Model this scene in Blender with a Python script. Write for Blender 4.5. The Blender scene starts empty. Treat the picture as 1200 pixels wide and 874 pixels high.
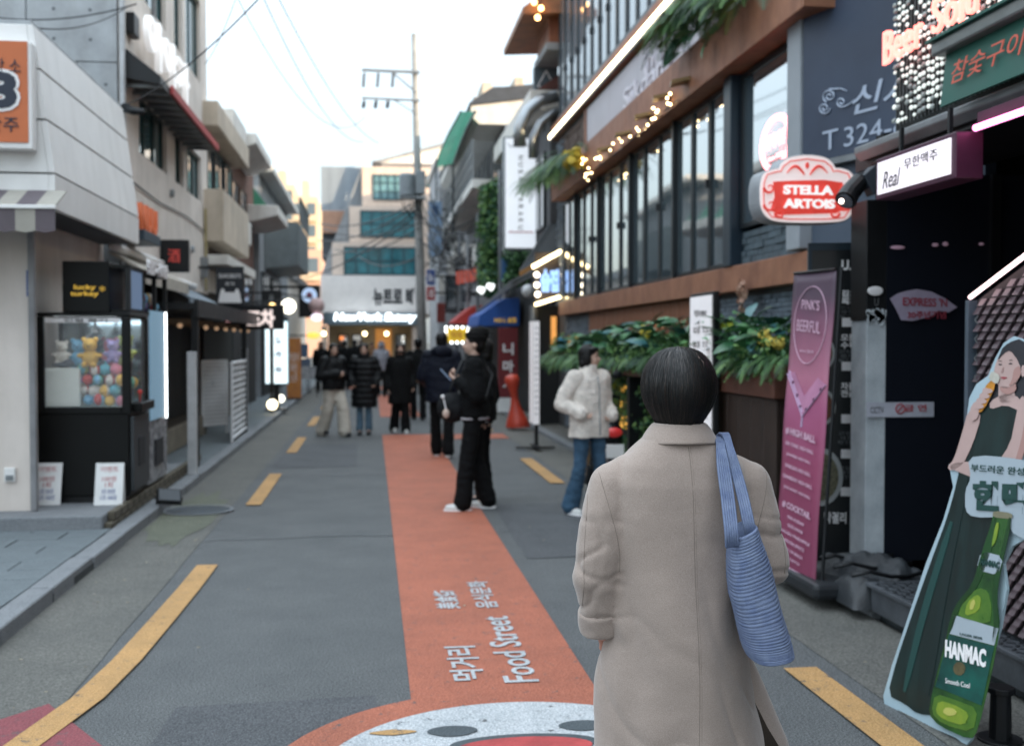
import bpy, bmesh, math, random
from mathutils import Vector, Matrix, Euler, noise
from math import sin, cos, pi, atan, sqrt, radians as rad
RND = random.Random(11)
SC = bpy.context.scene
C = SC.collection
V = Vector

# ------------------------------------------------------------------ camera
FPX, CAM_H = 1300.0, 1.63
YAW, PITCH = atan((600 - 436) / FPX), atan(37 / FPX)
cam_d = bpy.data.cameras.new('camera')
cam = bpy.data.objects.new('camera', cam_d)
C.objects.link(cam)
cam.location = (0, 0, CAM_H)
cam.rotation_euler = (pi / 2 - PITCH, 0, -YAW)
cam_d.lens = FPX / 1200 * 36
cam_d.sensor_width = 36
cam_d.clip_start = 0.05
cam_d.clip_end = 2000
cam_d.dof.use_dof = True
cam_d.dof.focus_distance = 3.0
cam_d.dof.aperture_fstop = 3.2
SC.camera = cam
CR = Euler((pi / 2 - PITCH, 0, -YAW)).to_matrix()

def at(px, py, X=None, Y=None, Z=None):
    """the point of the place that a pixel of the 1200x874 photograph shows, on the plane X=, Y= or Z="""
    d = CR @ V(((px - 600) / FPX, (437 - py) / FPX, -1))
    o = V((0, 0, CAM_H))
    t = (X / d.x) if X is not None else (Y / d.y) if Y is not None else (Z - CAM_H) / d.z
    return o + d * t

# ------------------------------------------------------------------ world, sun, exposure
SUN_EL, SUN_AZ = rad(9), rad(125)        # the low sun stands behind us to the right
w = bpy.data.worlds.new('World'); SC.world = w; w.use_nodes = True
nt = w.node_tree; nt.nodes.clear()
sky = nt.nodes.new('ShaderNodeTexSky'); sky.sky_type = 'NISHITA'; sky.sun_disc = False
sky.sun_elevation = SUN_EL; sky.sun_rotation = SUN_AZ
sky.air_density = 1.0; sky.dust_density = 2.5; sky.ozone_density = 1.5
bg = nt.nodes.new('ShaderNodeBackground'); bg.inputs[1].default_value = 0.055
bg2 = nt.nodes.new('ShaderNodeBackground')   # thin high cloud veil, the same all round
bg2.inputs[0].default_value = (0.81, 0.915, 1.0, 1)   # overcast law: a zenith three times the horizon
tcw = nt.nodes.new('ShaderNodeTexCoord'); sxw = nt.nodes.new('ShaderNodeSeparateXYZ'); mrw = nt.nodes.new('ShaderNodeMapRange')
mrw.inputs['From Min'].default_value = 0; mrw.inputs['To Min'].default_value = .18; mrw.inputs['To Max'].default_value = 1.15
nt.links.new(tcw.outputs['Generated'], sxw.inputs[0]); nt.links.new(sxw.outputs[2], mrw.inputs['Value']); nt.links.new(mrw.outputs[0], bg2.inputs[1])
add = nt.nodes.new('ShaderNodeAddShader'); out = nt.nodes.new('ShaderNodeOutputWorld')
nt.links.new(sky.outputs[0], bg.inputs[0]); nt.links.new(bg.outputs[0], add.inputs[0])
nt.links.new(bg2.outputs[0], add.inputs[1]); nt.links.new(add.outputs[0], out.inputs[0])
sd = bpy.data.lights.new('sun', 'SUN'); sd.energy = 2.6; sd.angle = rad(0.6); sd.color = (1, 0.78, 0.55)
sun = bpy.data.objects.new('sun', sd); C.objects.link(sun)
sdir = V((sin(SUN_AZ) * cos(SUN_EL), cos(SUN_AZ) * cos(SUN_EL), sin(SUN_EL)))
sun.rotation_euler = sdir.to_track_quat('Z', 'Y').to_euler()
SC.view_settings.view_transform = 'Standard'; SC.view_settings.look = 'None'
SC.view_settings.exposure = 1.52; SC.view_settings.gamma = 1.0
SC.cycles.max_bounces = 6; SC.cycles.glossy_bounces = 3; SC.cycles.diffuse_bounces = 3
SC.cycles.use_denoising = True

# ------------------------------------------------------------------ materials
def hexc(h):
    c = [int(h[i:i + 2], 16) / 255 for i in (0, 2, 4)]
    return tuple(((x / 12.92) if x <= .04045 else ((x + .055) / 1.055) ** 2.4) for x in c)
MATS = {}
def mat(name, col=(.5, .5, .5), rough=.7, metal=0., var=.12, scale=4., bump=.0, bscale=60., emit=0., ecol=None,
        spec=.5, ior=None, alpha=1., stretch=None, trans=0., col2=None, cscale=None, coat=0., streak=0.):
    """a plain procedural surface: colour broken up by noise, roughness noise, fine relief"""
    if name in MATS: return MATS[name]
    if isinstance(col, str): col = hexc(col)
    m = bpy.data.materials.new(name); m.use_nodes = True; MATS[name] = m
    n, l = m.node_tree.nodes, m.node_tree.links
    b = n['Principled BSDF']
    b.inputs['Roughness'].default_value = rough; b.inputs['Metallic'].default_value = metal
    b.inputs['Specular IOR Level'].default_value = spec
    if ior: b.inputs['IOR'].default_value = ior
    if trans: b.inputs['Transmission Weight'].default_value = trans
    if coat: b.inputs['Coat Weight'].default_value = coat
    b.inputs['Alpha'].default_value = alpha
    tc = n.new('ShaderNodeTexCoord')
    src = tc.outputs['Object']
    if stretch:
        mp = n.new('ShaderNodeMapping'); mp.inputs['Scale'].default_value = stretch
        l.new(src, mp.inputs[0]); src = mp.outputs[0]
    if var or col2:
        nz = n.new('ShaderNodeTexNoise'); nz.inputs['Scale'].default_value = scale; nz.inputs['Detail'].default_value = 6
        nz.inputs['Roughness'].default_value = .65
        l.new(src, nz.inputs['Vector'])
        cr = n.new('ShaderNodeValToRGB')
        c2 = (hexc(col2) if isinstance(col2, str) else col2) if col2 else tuple(c * (1 - var * 2) for c in col)
        c1 = col if col2 else tuple(min(1, c * (1 + var)) for c in col)
        cr.color_ramp.elements[0].position = .32; cr.color_ramp.elements[1].position = .68
        cr.color_ramp.elements[0].color = (*c2, 1); cr.color_ramp.elements[1].color = (*c1, 1)
        l.new(nz.outputs['Fac'], cr.inputs[0]); csrc = cr.outputs[0]
        if streak:      # rain streaks and grime running down the wall
            m3 = n.new('ShaderNodeMapping'); m3.inputs['Scale'].default_value = (3.2, 3.2, .6); l.new(tc.outputs['Object'], m3.inputs[0])
            n3 = n.new('ShaderNodeTexNoise'); n3.inputs['Scale'].default_value = 1.6; n3.inputs['Detail'].default_value = 7; l.new(m3.outputs[0], n3.inputs[0])
            r3 = n.new('ShaderNodeValToRGB'); r3.color_ramp.elements[0].position = .28; r3.color_ramp.elements[1].position = .58
            r3.color_ramp.elements[0].color = (1 - streak, 1 - streak * 1.05, 1 - streak * 1.15, 1); r3.color_ramp.elements[1].color = (1, 1, 1, 1)
            l.new(n3.outputs['Fac'], r3.inputs[0]); x3 = n.new('ShaderNodeMixRGB'); x3.blend_type = 'MULTIPLY'; x3.inputs[0].default_value = 1
            l.new(csrc, x3.inputs[1]); l.new(r3.outputs[0], x3.inputs[2]); csrc = x3.outputs[0]
        l.new(csrc, b.inputs['Base Color'])
        mr = n.new('ShaderNodeMapRange'); mr.inputs['To Min'].default_value = max(0, rough - .08); mr.inputs['To Max'].default_value = min(1, rough + .08)
        l.new(nz.outputs['Fac'], mr.inputs['Value']); l.new(mr.outputs[0], b.inputs['Roughness'])
    else:
        b.inputs['Base Color'].default_value = (*col, 1)
    if bump:
        nb = n.new('ShaderNodeTexNoise'); nb.inputs['Scale'].default_value = bscale; nb.inputs['Detail'].default_value = 5
        l.new(src, nb.inputs['Vector'])
        bp = n.new('ShaderNodeBump'); bp.inputs['Strength'].default_value = bump; bp.inputs['Distance'].default_value = .02
        l.new(nb.outputs['Fac'], bp.inputs['Height']); l.new(bp.outputs[0], b.inputs['Normal'])
    if emit:
        e = ecol or col
        if isinstance(e, str): e = hexc(e)
        b.inputs['Emission Color'].default_value = (*e, 1); b.inputs['Emission Strength'].default_value = emit * .62
    return m

def grain(m, nodes_cb):
    nodes_cb(m, m.node_tree.nodes, m.node_tree.links, m.node_tree.nodes['Principled BSDF'])
    return m

# ------------------------------------------------------------------ objects
ROOTM = {}
def wm(o):
    return ROOTM.get(o.name, Matrix.Identity(4))
def tag(o, label=None, cat=None, group=None, kind=None):
    if label: o['label'] = label
    if cat: o['category'] = cat
    if group: o['group'] = group
    if kind: o['kind'] = kind
    return o
def thing(name, label, cat, loc=(0, 0, 0), rz=0, group=None):
    o = bpy.data.objects.new(name, None); C.objects.link(o)
    o.empty_display_size = .2
    o.location = loc; o.rotation_euler = (0, 0, rz)
    ROOTM[o.name] = Matrix.Translation(V(loc)) @ Matrix.Rotation(rz, 4, 'Z')
    return tag(o, label, cat, group)
def link(name, me, parent=None, local=False):
    """links a mesh given in the place's coordinates (or, local=True, in its parent's)"""
    o = bpy.data.objects.new(name, me); C.objects.link(o)
    if parent is not None:
        o.parent = parent
        M = wm(parent)
        if not local: me.transform(M.inverted())
        ROOTM[o.name] = M
    return o
def copy_tree(o, parent=None, loc=None, rz=None):
    c = o.copy(); C.objects.link(c); c.parent = parent
    if loc is not None: c.location = loc
    if rz is not None: c.rotation_euler = (0, 0, rz)
    if 'label' in c and parent is None: pass
    for ch in list(o.children): copy_tree(ch, c)
    return c
def copy_part(o, parent, off, rz=0):
    """a further piece with the same mesh, moved by off (given in the place's coordinates)"""
    c = o.copy(); C.objects.link(c); c.parent = parent
    Mi = wm(parent).inverted().to_3x3()
    c.location = V(o.location) + Mi @ V(off)
    if rz: c.rotation_euler.z += rz
    for k in ('label',):
        if k in c: del c[k]
    ROOTM[c.name] = wm(parent)
    return c

class MB:
    """collects shapes; build() links them as ONE mesh object"""
    def __init__(s): s.v, s.f, s.mi, s.cur = [], [], [], 0
    def add(s, vs, fs):
        b = len(s.v); s.v += [tuple(v) for v in vs]; s.f += [tuple(i + b for i in f) for f in fs]; s.mi += [s.cur] * len(fs); return s
    def box(s, a, b):
        x0, y0, z0 = a; x1, y1, z1 = b
        if x0 > x1: x0, x1 = x1, x0
        if y0 > y1: y0, y1 = y1, y0
        if z0 > z1: z0, z1 = z1, z0
        return s.add([(x0, y0, z0), (x1, y0, z0), (x1, y1, z0), (x0, y1, z0), (x0, y0, z1), (x1, y0, z1), (x1, y1, z1), (x0, y1, z1)],
                     [(3, 2, 1, 0), (4, 5, 6, 7), (0, 1, 5, 4), (1, 2, 6, 5), (2, 3, 7, 6), (3, 0, 4, 7)])
    def obox(s, c, ax, ay, az):
        c, ax, ay, az = V(c), V(ax), V(ay), V(az)
        vs = [c + i * ax + j * ay + k * az for k in (-1, 1) for (i, j) in ((-1, -1), (1, -1), (1, 1), (-1, 1))]
        return s.add(vs, [(3, 2, 1, 0), (4, 5, 6, 7), (0, 1, 5, 4), (1, 2, 6, 5), (2, 3, 7, 6), (3, 0, 4, 7)])
    def prism(s, pts, ext):
        n = len(pts); ext = V(ext); pts = [V(p) for p in pts]
        nrm = V((0, 0, 0))
        for i in range(n): nrm += pts[i].cross(pts[(i + 1) % n])
        if nrm.dot(ext) > 0: pts = pts[::-1]
        vs = pts + [p + ext for p in pts]
        return s.add(vs, [tuple(range(n)), tuple(range(2 * n - 1, n - 1, -1))] + [(i, i + n, (i + 1) % n + n, (i + 1) % n) for i in range(n)])
    def quad(s, a, b, c, d): return s.add([a, b, c, d], [(0, 1, 2, 3)])
    def tube(s, pts, r, n=8, flat=None):
        pts = [V(p) for p in pts]; N = len(pts)
        rs = r if isinstance(r, (list, tuple)) else [r] * N
        vs = []
        up = None
        for i, p in enumerate(pts):
            t = (pts[min(i + 1, N - 1)] - pts[max(i - 1, 0)])
            if t.length < 1e-9: t = V((0, 0, 1))
            t.normalize()
            if up is None:
                up = V((0, 0, 1)) if abs(t.z) < .9 else V((0, 1, 0))
            a = t.cross(up); a.normalize(); b2 = a.cross(t); b2.normalize(); up = b2
            for k in range(n):
                q = 2 * pi * k / n + pi / n
                vs.append(p + (a * cos(q) + b2 * sin(q) * (flat or 1)) * rs[i])
        fs = [tuple(reversed(range(n))), tuple(range((N - 1) * n, N * n))]
        for i in range(N - 1):
            for k in range(n):
                k2 = (k + 1) % n
                fs.append((i * n + k, i * n + k2, (i + 1) * n + k2, (i + 1) * n + k))
        return s.add(vs, fs)
    def cyl(s, p0, p1, r0, r1=None, n=14): return s.tube([p0, p1], [r0, r0 if r1 is None else r1], n)
    def sph(s, c, r, nu=12, nv=8, rot=None):
        if not isinstance(r, (tuple, list)): r = (r, r, r)
        c = V(c); vs = []
        def P(x, y, z):
            v = V((x * r[0], y * r[1], z * r[2]))
            if rot is not None: v = rot @ v
            return c + v
        vs.append(P(0, 0, 1))
        for j in range(1, nv):
            th = pi * j / nv
            for i in range(nu):
                ph = 2 * pi * i / nu
                vs.append(P(sin(th) * cos(ph), sin(th) * sin(ph), cos(th)))
        vs.append(P(0, 0, -1)); L = len(vs) - 1
        fs = [(0, 1 + i, 1 + (i + 1) % nu) for i in range(nu)]
        for j in range(nv - 2):
            for i in range(nu):
                a = 1 + j * nu + i; b = 1 + j * nu + (i + 1) % nu
                fs.append((a, a + nu, b + nu, b))
        fs += [(L, L - nu + (i + 1) % nu, L - nu + i) for i in range(nu)]
        return s.add(vs, fs)
    def loft(s, rings, n=24, cap=True, close_top=True):
        """rings: list of lists of points with the same count"""
        m = len(rings[0]); vs = [p for r in rings for p in r]
        fs = []
        for i in range(len(rings) - 1):
            for k in range(m):
                k2 = (k + 1) % m
                fs.append((i * m + k, i * m + k2, (i + 1) * m + k2, (i + 1) * m + k))
        if cap:
            fs.append(tuple(reversed(range(m)))); fs.append(tuple(range((len(rings) - 1) * m, len(rings) * m)))
        return s.add(vs, fs)
    def mesh(s, name):
        me = bpy.data.meshes.new(name); me.from_pydata(s.v, [], s.f); return me
    def build(s, name, m, parent=None, smooth=False, bevel=0, local=False, seg=2, kind=None, sub=0):
        me = s.mesh(name)
        for mm in (m if isinstance(m, (list, tuple)) else [m]): me.materials.append(mm)
        if isinstance(m, (list, tuple)): me.polygons.foreach_set('material_index', s.mi)
        if smooth: me.polygons.foreach_set('use_smooth', [True] * len(me.polygons))
        me.update()
        o = link(name, me, parent, local)
        if bevel:
            bv = o.modifiers.new('bevel', 'BEVEL'); bv.width = bevel; bv.segments = seg; bv.limit_method = 'ANGLE'; bv.harden_normals = False
        if sub:
            sb = o.modifiers.new('sub', 'SUBSURF'); sb.levels = sub; sb.render_levels = sub
        if kind: o['kind'] = kind
        return o
def box(name, m, a, b, parent=None, bevel=0, **k): return MB().box(a, b).build(name, m, parent, bevel=bevel, **k)

def ell_ring(c, rx, ry, n=28, p=2.0, rot=0):
    """a flat ring of points round c, p>2 squarer"""
    out = []
    for i in range(n):
        a = 2 * pi * i / n
        x = abs(cos(a)) ** (2 / p) * (1 if cos(a) >= 0 else -1) * rx
        y = abs(sin(a)) ** (2 / p) * (1 if sin(a) >= 0 else -1) * ry
        out.append(V((c[0] + x * cos(rot) - y * sin(rot), c[1] + x * sin(rot) + y * cos(rot), c[2])))
    return out

def evaluated(o):
    dg = bpy.context.evaluated_depsgraph_get(); dg.update()
    return bpy.data.meshes.new_from_object(o.evaluated_get(dg))

TEXTS = {}
def text(s, m, c, right, up, w, h, parent, name='lettering', depth=.004, bold=0., space=1.0, lines=1., align='CENTER', shear=0.):
    """real lettering fitted to a w x h box centred on c, standing proud by depth"""
    key = (s, round(bold, 3), align, space, shear)
    if key not in TEXTS:
        cu = bpy.data.curves.new('t', 'FONT'); cu.body = s; cu.align_x = align; cu.offset = bold; cu.space_character = space
        cu.resolution_u = 3; cu.extrude = .5; cu.space_line = lines; cu.shear = shear
        o = bpy.data.objects.new('t', cu); C.objects.link(o)
        me = evaluated(o); bpy.data.objects.remove(o); bpy.data.curves.remove(cu)
        TEXTS[key] = me
    me = TEXTS[key].copy()
    me.materials.clear(); me.materials.append(m)
    xs = [v.co.x for v in me.vertices]; ys = [v.co.y for v in me.vertices]
    x0, x1, y0, y1 = min(xs), max(xs), min(ys), max(ys)
    right, up = V(right).normalized(), V(up).normalized(); nrm = right.cross(up)
    c = V(c)
    for v in me.vertices:
        a = ((v.co.x - x0) / (x1 - x0) - .5) * w; b = ((v.co.y - y0) / (y1 - y0) - .5) * h
        v.co = c + right * a + up * b + nrm * ((v.co.z + .5) * depth)
    return link(name, me, parent)

# common materials
M_steel = mat('steel_grey', '8d9194', .4, .8, var=.1)
M_black = mat('black_metal', '16181b', .45, .3, var=.15)
M_dark = mat('dark_frame', '1d2429', .4, .4, var=.1)
M_white = mat('white_paint', (.78, .78, .77), .6, var=.06, scale=2, bump=.1)
M_ink = mat('dark_ink', '20242a', .6, var=0)
M_cream = mat('cream_print', (.82, .80, .80), .5, var=0)
EX = 0.6
def glow(name, col, strength):
    return mat(name, col, .5, var=0, emit=strength, ecol=col)
# ================================================================== ground
def asphalt(name, c1, c2, speck=260, tint=None, wear=0.):
    m = bpy.data.materials.new(name); m.use_nodes = True
    n, l = m.node_tree.nodes, m.node_tree.links; b = n['Principled BSDF']
    tc = n.new('ShaderNodeTexCoord')
    f = n.new('ShaderNodeTexNoise'); f.inputs['Scale'].default_value = speck; f.inputs['Detail'].default_value = 3
    g = n.new('ShaderNodeTexNoise'); g.inputs['Scale'].default_value = 1.9; g.inputs['Detail'].default_value = 7; g.inputs['Roughness'].default_value = .7
    v = n.new('ShaderNodeTexVoronoi'); v.inputs['Scale'].default_value = speck * .42
    for q in (f, g, v): l.new(tc.outputs['Object'], q.inputs['Vector'])
    r1 = n.new('ShaderNodeValToRGB'); r1.color_ramp.elements[0].color = (*c1, 1); r1.color_ramp.elements[1].color = (*c2, 1)
    r1.color_ramp.elements[0].position = .40; r1.color_ramp.elements[1].position = .62
    l.new(f.outputs['Fac'], r1.inputs[0])
    r2 = n.new('ShaderNodeValToRGB'); r2.color_ramp.elements[0].color = (.76, .77, .78, 1); r2.color_ramp.elements[1].color = (1.12, 1.10, 1.09, 1)
    r2.color_ramp.elements[0].position = .3; r2.color_ramp.elements[1].position = .72
    l.new(g.outputs['Fac'], r2.inputs[0])
    mx = n.new('ShaderNodeMixRGB'); mx.blend_type = 'MULTIPLY'; mx.inputs[0].default_value = 1
    l.new(r1.outputs[0], mx.inputs[1]); l.new(r2.outputs[0], mx.inputs[2]); csrc = mx.outputs[0]
    if wear:       # paint worn through to the asphalt in flecks and cracks
        wn = n.new('ShaderNodeTexNoise'); wn.inputs['Scale'].default_value = 14; wn.inputs['Detail'].default_value = 12; wn.inputs['Roughness'].default_value = .78
        l.new(tc.outputs['Object'], wn.inputs['Vector']); wr = n.new('ShaderNodeValToRGB')
        wr.color_ramp.elements[0].position = .60 - wear * .1; wr.color_ramp.elements[1].position = .66 - wear * .1
        l.new(wn.outputs['Fac'], wr.inputs[0]); wx = n.new('ShaderNodeMixRGB'); wx.inputs[2].default_value = (.075, .075, .075, 1)
        l.new(wr.outputs[0], wx.inputs[0]); l.new(csrc, wx.inputs[1]); csrc = wx.outputs[0]
    l.new(csrc, b.inputs['Base Color'])
    ad = n.new('ShaderNodeMath'); ad.operation = 'ADD'; l.new(f.outputs['Fac'], ad.inputs[0]); l.new(v.outputs['Distance'], ad.inputs[1])
    bp = n.new('ShaderNodeBump'); bp.inputs['Strength'].default_value = .7; bp.inputs['Distance'].default_value = .006
    l.new(ad.outputs[0], bp.inputs['Height']); l.new(bp.outputs[0], b.inputs['Normal'])
    b.inputs['Roughness'].default_value = .78
    return m
M_asph = asphalt('asphalt', (.036, .0395, .041), (.150, .158, .160), 130)
M_gut = asphalt('gutter_concrete', (.070, .070, .062), (.150, .148, .134), 110)
M_orange = asphalt('orange_road_paint', (.28, .076, .040), (.50, .165, .095), 150, wear=.2)
M_yellow = asphalt('yellow_road_paint', (.36, .20, .07), (.56, .33, .13), 150, wear=.25)
M_roadwhite = asphalt('white_road_paint', (.34, .37, .39), (.62, .64, .65), 150, wear=.15)
M_maroon = asphalt('maroon_road_paint', (.17, .035, .045), (.28, .07, .08), 150, wear=.4)
M_roadgrey = asphalt('grey_road_paint', (.05, .065, .075), (.09, .11, .12), 200)
M_kerb = asphalt('kerb_granite', (.13, .14, .15), (.27, .285, .30), 160)
M_pave = asphalt('pavement_slate', (.085, .105, .115), (.19, .22, .235), 120)
M_moss = asphalt('mossy_concrete', (.062, .068, .044), (.16, .17, .125), 110)

def struct(o): o['kind'] = 'structure'; return o
def sheet(name, m, pts, z, h=None, parent=None):
    mb = MB()
    P = [V((p[0], p[1], z)) for p in pts]
    a = sum(P[i].x * P[(i + 1) % len(P)].y - P[(i + 1) % len(P)].x * P[i].y for i in range(len(P)))
    if a < 0: P = P[::-1]
    mb.add(P, [tuple(range(len(P)))])
    return mb.build(name, m, parent)
struct(sheet('ground', mat('ground_dust', '5a5a56', .9, var=.2, bump=.2), [(-700, -60), (700, -60), (700, 900), (-700, 900)], -.03))
struct(sheet('road', M_asph, [(-1.55, -12), (2.32, -12), (2.32, 60), (-1.55, 60)], 0))
# left gutter with an edge that wanders a little against the asphalt
pts = [(-1.98, -8)]
for i in range(0, 160):
    y = -8 + i * .42
    pts.append((-1.38 - max(0, (4.6 - y)) * .05 + .018 * noise.noise(V((y * 1.7, 3, 0))), y))
pts.append((-1.98, pts[-1][1]))
mb = MB(); n_ = len(pts) - 2
for i in range(1, n_ + 1 - 1):
    a, b = pts[i], pts[i + 1]
    mb.add([(-1.98, a[1], .004), (a[0], a[1], .004), (b[0], b[1], .004), (-1.98, b[1], .004)], [(0, 1, 2, 3)])
struct(mb.build('gutter', M_gut))
struct(sheet('gutter', M_gut, [(2.3, -8), (2.92, -8), (2.92, 50), (2.3, 50)], .004))
for i, (y, a, w_) in enumerate(((9.35, .05, .035), (13.6, .03, .03))):
    ln = MB(); xs = [-1.38 + .12 * q for q in range(31)]
    for q in range(30):
        f = lambda x: y + a * x + .05 * noise.noise(V((x * 2.3, y, 1))) + .012 * noise.noise(V((x * 19, y, 4)))
        ln.add([(xs[q], f(xs[q]), .004), (xs[q + 1], f(xs[q + 1]), .004), (xs[q + 1], f(xs[q + 1]) + w_, .004), (xs[q], f(xs[q]) + w_, .004)], [(0, 1, 2, 3)])
    struct(ln.build('road_seam', asphalt('road_seam', (.075, .08, .084), (.19, .20, .205), 200) if i == 0 else bpy.data.materials['road_seam']))
M_patch = asphalt('asphalt_patch', (.030, .033, .037), (.115, .122, .13), 150)
for (x0, x1, y0, y1) in ((-1.3, -.2, 14.5, 17.8), (1.15, 2.0, 8.2, 11.0), (-.9, .05, 4.4, 5.1)):
    struct(sheet('road_patch', M_patch, [(x0, y0), (x1, y0 + .05), (x1 - .04, y1), (x0 + .03, y1 - .06)], .0045))
struct(sheet('moss_patch', M_moss, [(-1.70 + .26 * cos(a_) * (1 + .35 * noise.noise(V((cos(a_) * 3, sin(a_) * 3, 5)))), 10.6 + 1.5 * sin(a_) * (1 + .3 * noise.noise(V((cos(a_) * 3, sin(a_) * 3, 9))))) for a_ in [2 * pi * q / 60 for q in range(60)]], .008))
# left pavement: bedding, kerb stones, slabs
walk = struct(box('pavement', mat('bedding', '3c4142', .9, var=.2), (-30, -8, -.02), (-1.98, 60, .055)))
k0 = MB().box((-2.125, 0, -.02), (-1.975, .985, .095)).build('kerb_stone', M_kerb, walk, bevel=.012)
k0.location = (0, 1.2, 0)
for i in range(1, 46):
    c = k0.copy(); C.objects.link(c); c.location = (RND.uniform(-.004, .004), 1.2 + i, RND.uniform(-.003, .003)); c.rotation_euler.z = RND.uniform(-.003, .003)
p0 = MB().box((0, 0, 0), (.588, .288, .034)).build('paving_slab', M_pave, walk, bevel=.004, seg=1)
first = True
for j in range(0, 17):
    for i in range(0, 7):
        x = -2.132 - .6 * (i + 1) - (.3 if j % 2 else 0); y = 4.5 + j * .3
        c = p0 if first else p0.copy()
        if not first: C.objects.link(c)
        first = False
        c.location = (x, y, .055 + RND.uniform(-.002, .003)); c.rotation_euler.z = RND.uniform(-.004, .004)
for j in range(1, 17, 2):
    c = p0.copy(); C.objects.link(c); c.location = (-2.432, 4.5 + j * .3, .055 + RND.uniform(-.002, .003)); c.scale.x = .49
struct(sheet('pavement_concrete', M_pave, [(-12, 9.6), (-2.13, 9.6), (-2.13, 55), (-12, 55)], .088))
# shop step along the left shops
step = struct(box('shop_step', M_kerb, (-9, 9.42, .05), (-2.20, 13.4, .20), bevel=.015))
q0 = MB().box((0, 0, 0), (.06, .24, .075)).build('brick', mat('mossy_brick', '565044', .9, var=.25, scale=9, bump=.4), step, bevel=.006, seg=1)
for j in range(2):
    for i in range(19):
        c = q0 if (i == 0 and j == 0) else q0.copy()
        if c is not q0: C.objects.link(c)
        c.location = (-2.198, 9.46 + i * .25 + (.12 if j else 0), .056 + j * .08)
# right pavement
rw = struct(box('pavement', mat('bedding'), (2.98, -8, -.02), (8, 60, .055)))
struct(sheet('pavement_concrete', M_gut, [(3.08, 2.0), (8, 2.0), (8, 50), (3.08, 50)], .062))
k1 = MB().box((2.92, 0, -.02), (3.07, .985, .075)).build('kerb_stone', M_kerb, rw, bevel=.012)
k1.location = (0, 6.2, 0)
for i in range(1, 40):
    c = k1.copy(); C.objects.link(c); c.location = (0, 6.2 + i, RND.uniform(-.003, .003))

# ---- painted markings (sheets 4 mm apart)
def strip_px(name, m, pix, z, label=None):
    return struct(sheet(name, m, [at(x, y, Z=z)[:2] for x, y in pix], z))
def paint(name, m, pts, z): return struct(sheet(name, m, pts, z))
lm = MB()
Lc = [(-1.60, 2.2), (-1.54, 3.6), (-1.50, 4.15), (-1.40, 4.62), (-1.29, 5.2), (-1.245, 5.8), (-1.22, 6.6), (-1.20, 7.4), (-1.19, 8.22)]
for a, b in zip(Lc, Lc[1:]):
    lm.add([(a[0] - .074, a[1], .012), (a[0] + .074, a[1], .012), (b[0] + .074, b[1], .012), (b[0] - .074, b[1], .012)], [(0, 1, 2, 3)])
struct(lm.build('yellow_line', M_yellow))
for (y0, y1) in ((11.2, 13.8), (16.4, 19.0), (21.6, 24.2), (27, 29.6), (32.4, 35), (37.8, 40.4)):
    paint('yellow_dash', M_yellow, [(-1.25, y0), (-1.1, y0), (-1.1, y1), (-1.25, y1)], .012)
for (y0, y1) in ((2.5, 5.25), (12.5, 15.2), (20, 22.7), (27, 29.7), (34, 36.6)):
    paint('yellow_dash', M_yellow, [(2.02, y0), (2.19, y0), (2.19, y1), (2.02, y1)], .012)
strip_px('maroon_patch', M_maroon, [(-60, 862), (57, 824), (128, 880), (190, 960), (-60, 960)], .008)
paint('orange_strip', M_orange, [(.17, 4.8), (1.035, 4.8), (1.045, 19.4), (.17, 19.4)], .008)
paint('orange_crossing', M_orange, [(1.045, 18.4), (2.28, 18.4), (2.28, 19.4), (1.045, 19.4)], .008)
paint('orange_strip', M_orange, [(.17, 24), (1.05, 24), (1.05, 34), (.17, 34)], .008)
def disc(cx, cy, r, n=72): return [(cx + r * cos(2 * pi * i / n), cy + r * sin(2 * pi * i / n)) for i in range(n)]
EMX, EMY = .60, 4.06
struct(sheet('emblem_ring', M_orange, disc(.3, 39, 1.25), .008))
paint('emblem_ring', M_orange, disc(EMX, EMY, 1.03), .012)
paint('emblem_disc', M_roadwhite, disc(EMX, EMY, .83), .016)
for sx in (-1, 1):
    paint('emblem_ear', M_roadgrey, [(EMX + sx * .275 + .105 * cos(a) * (1 if sin(a) > -.3 else .9), EMY + .485 + .062 * sin(a)) for a in [2 * pi * i / 26 for i in range(26)]], .020)
paint('emblem_brow', M_roadgrey, [(EMX + .30 * cos(a), EMY + .31 + .105 * sin(a)) for a in [2 * pi * i / 36 for i in range(36)]], .020)
paint('emblem_cap', mat('red_road_paint', (.45, .06, .06), .8, var=.2, bump=.3), [(EMX + .27 * cos(a), EMY + .265 + .105 * sin(a)) for a in [2 * pi * i / 36 for i in range(36)]], .024)
paint('emblem_leaf', M_yellow, [(EMX - .52 + .08 * cos(a) + .02 * cos(3 * a), EMY + .50 + .035 * sin(a)) for a in [2 * pi * i / 20 for i in range(20)]], .020)
# lettering on the strip, read from the left kerb: right vector runs up the street
def roadtext(s, px_a, px_b, w=None, bold=.02, hh=.17):
    a = at(*px_a, Z=.012); b = at(*px_b, Z=.012); c = (a + b) / 2
    L = (b - a).length if w is None else w
    o = text(s, M_roadwhite, (c.x, c.y, .0125), (0.0, 1, 0), (-1, 0, 0), L, hh, None, 'road_lettering', .0012, bold)
    return struct(o)
roadtext('Food Street', (607, 799), (582, 722), bold=.012)
roadtext('먹거리', (547, 797), (541, 757), hh=.165)
roadtext('음식문화', (572, 712), (558, 681), hh=.14)
roadtext('美食街', (527, 713), (519, 692), hh=.15)
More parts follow.
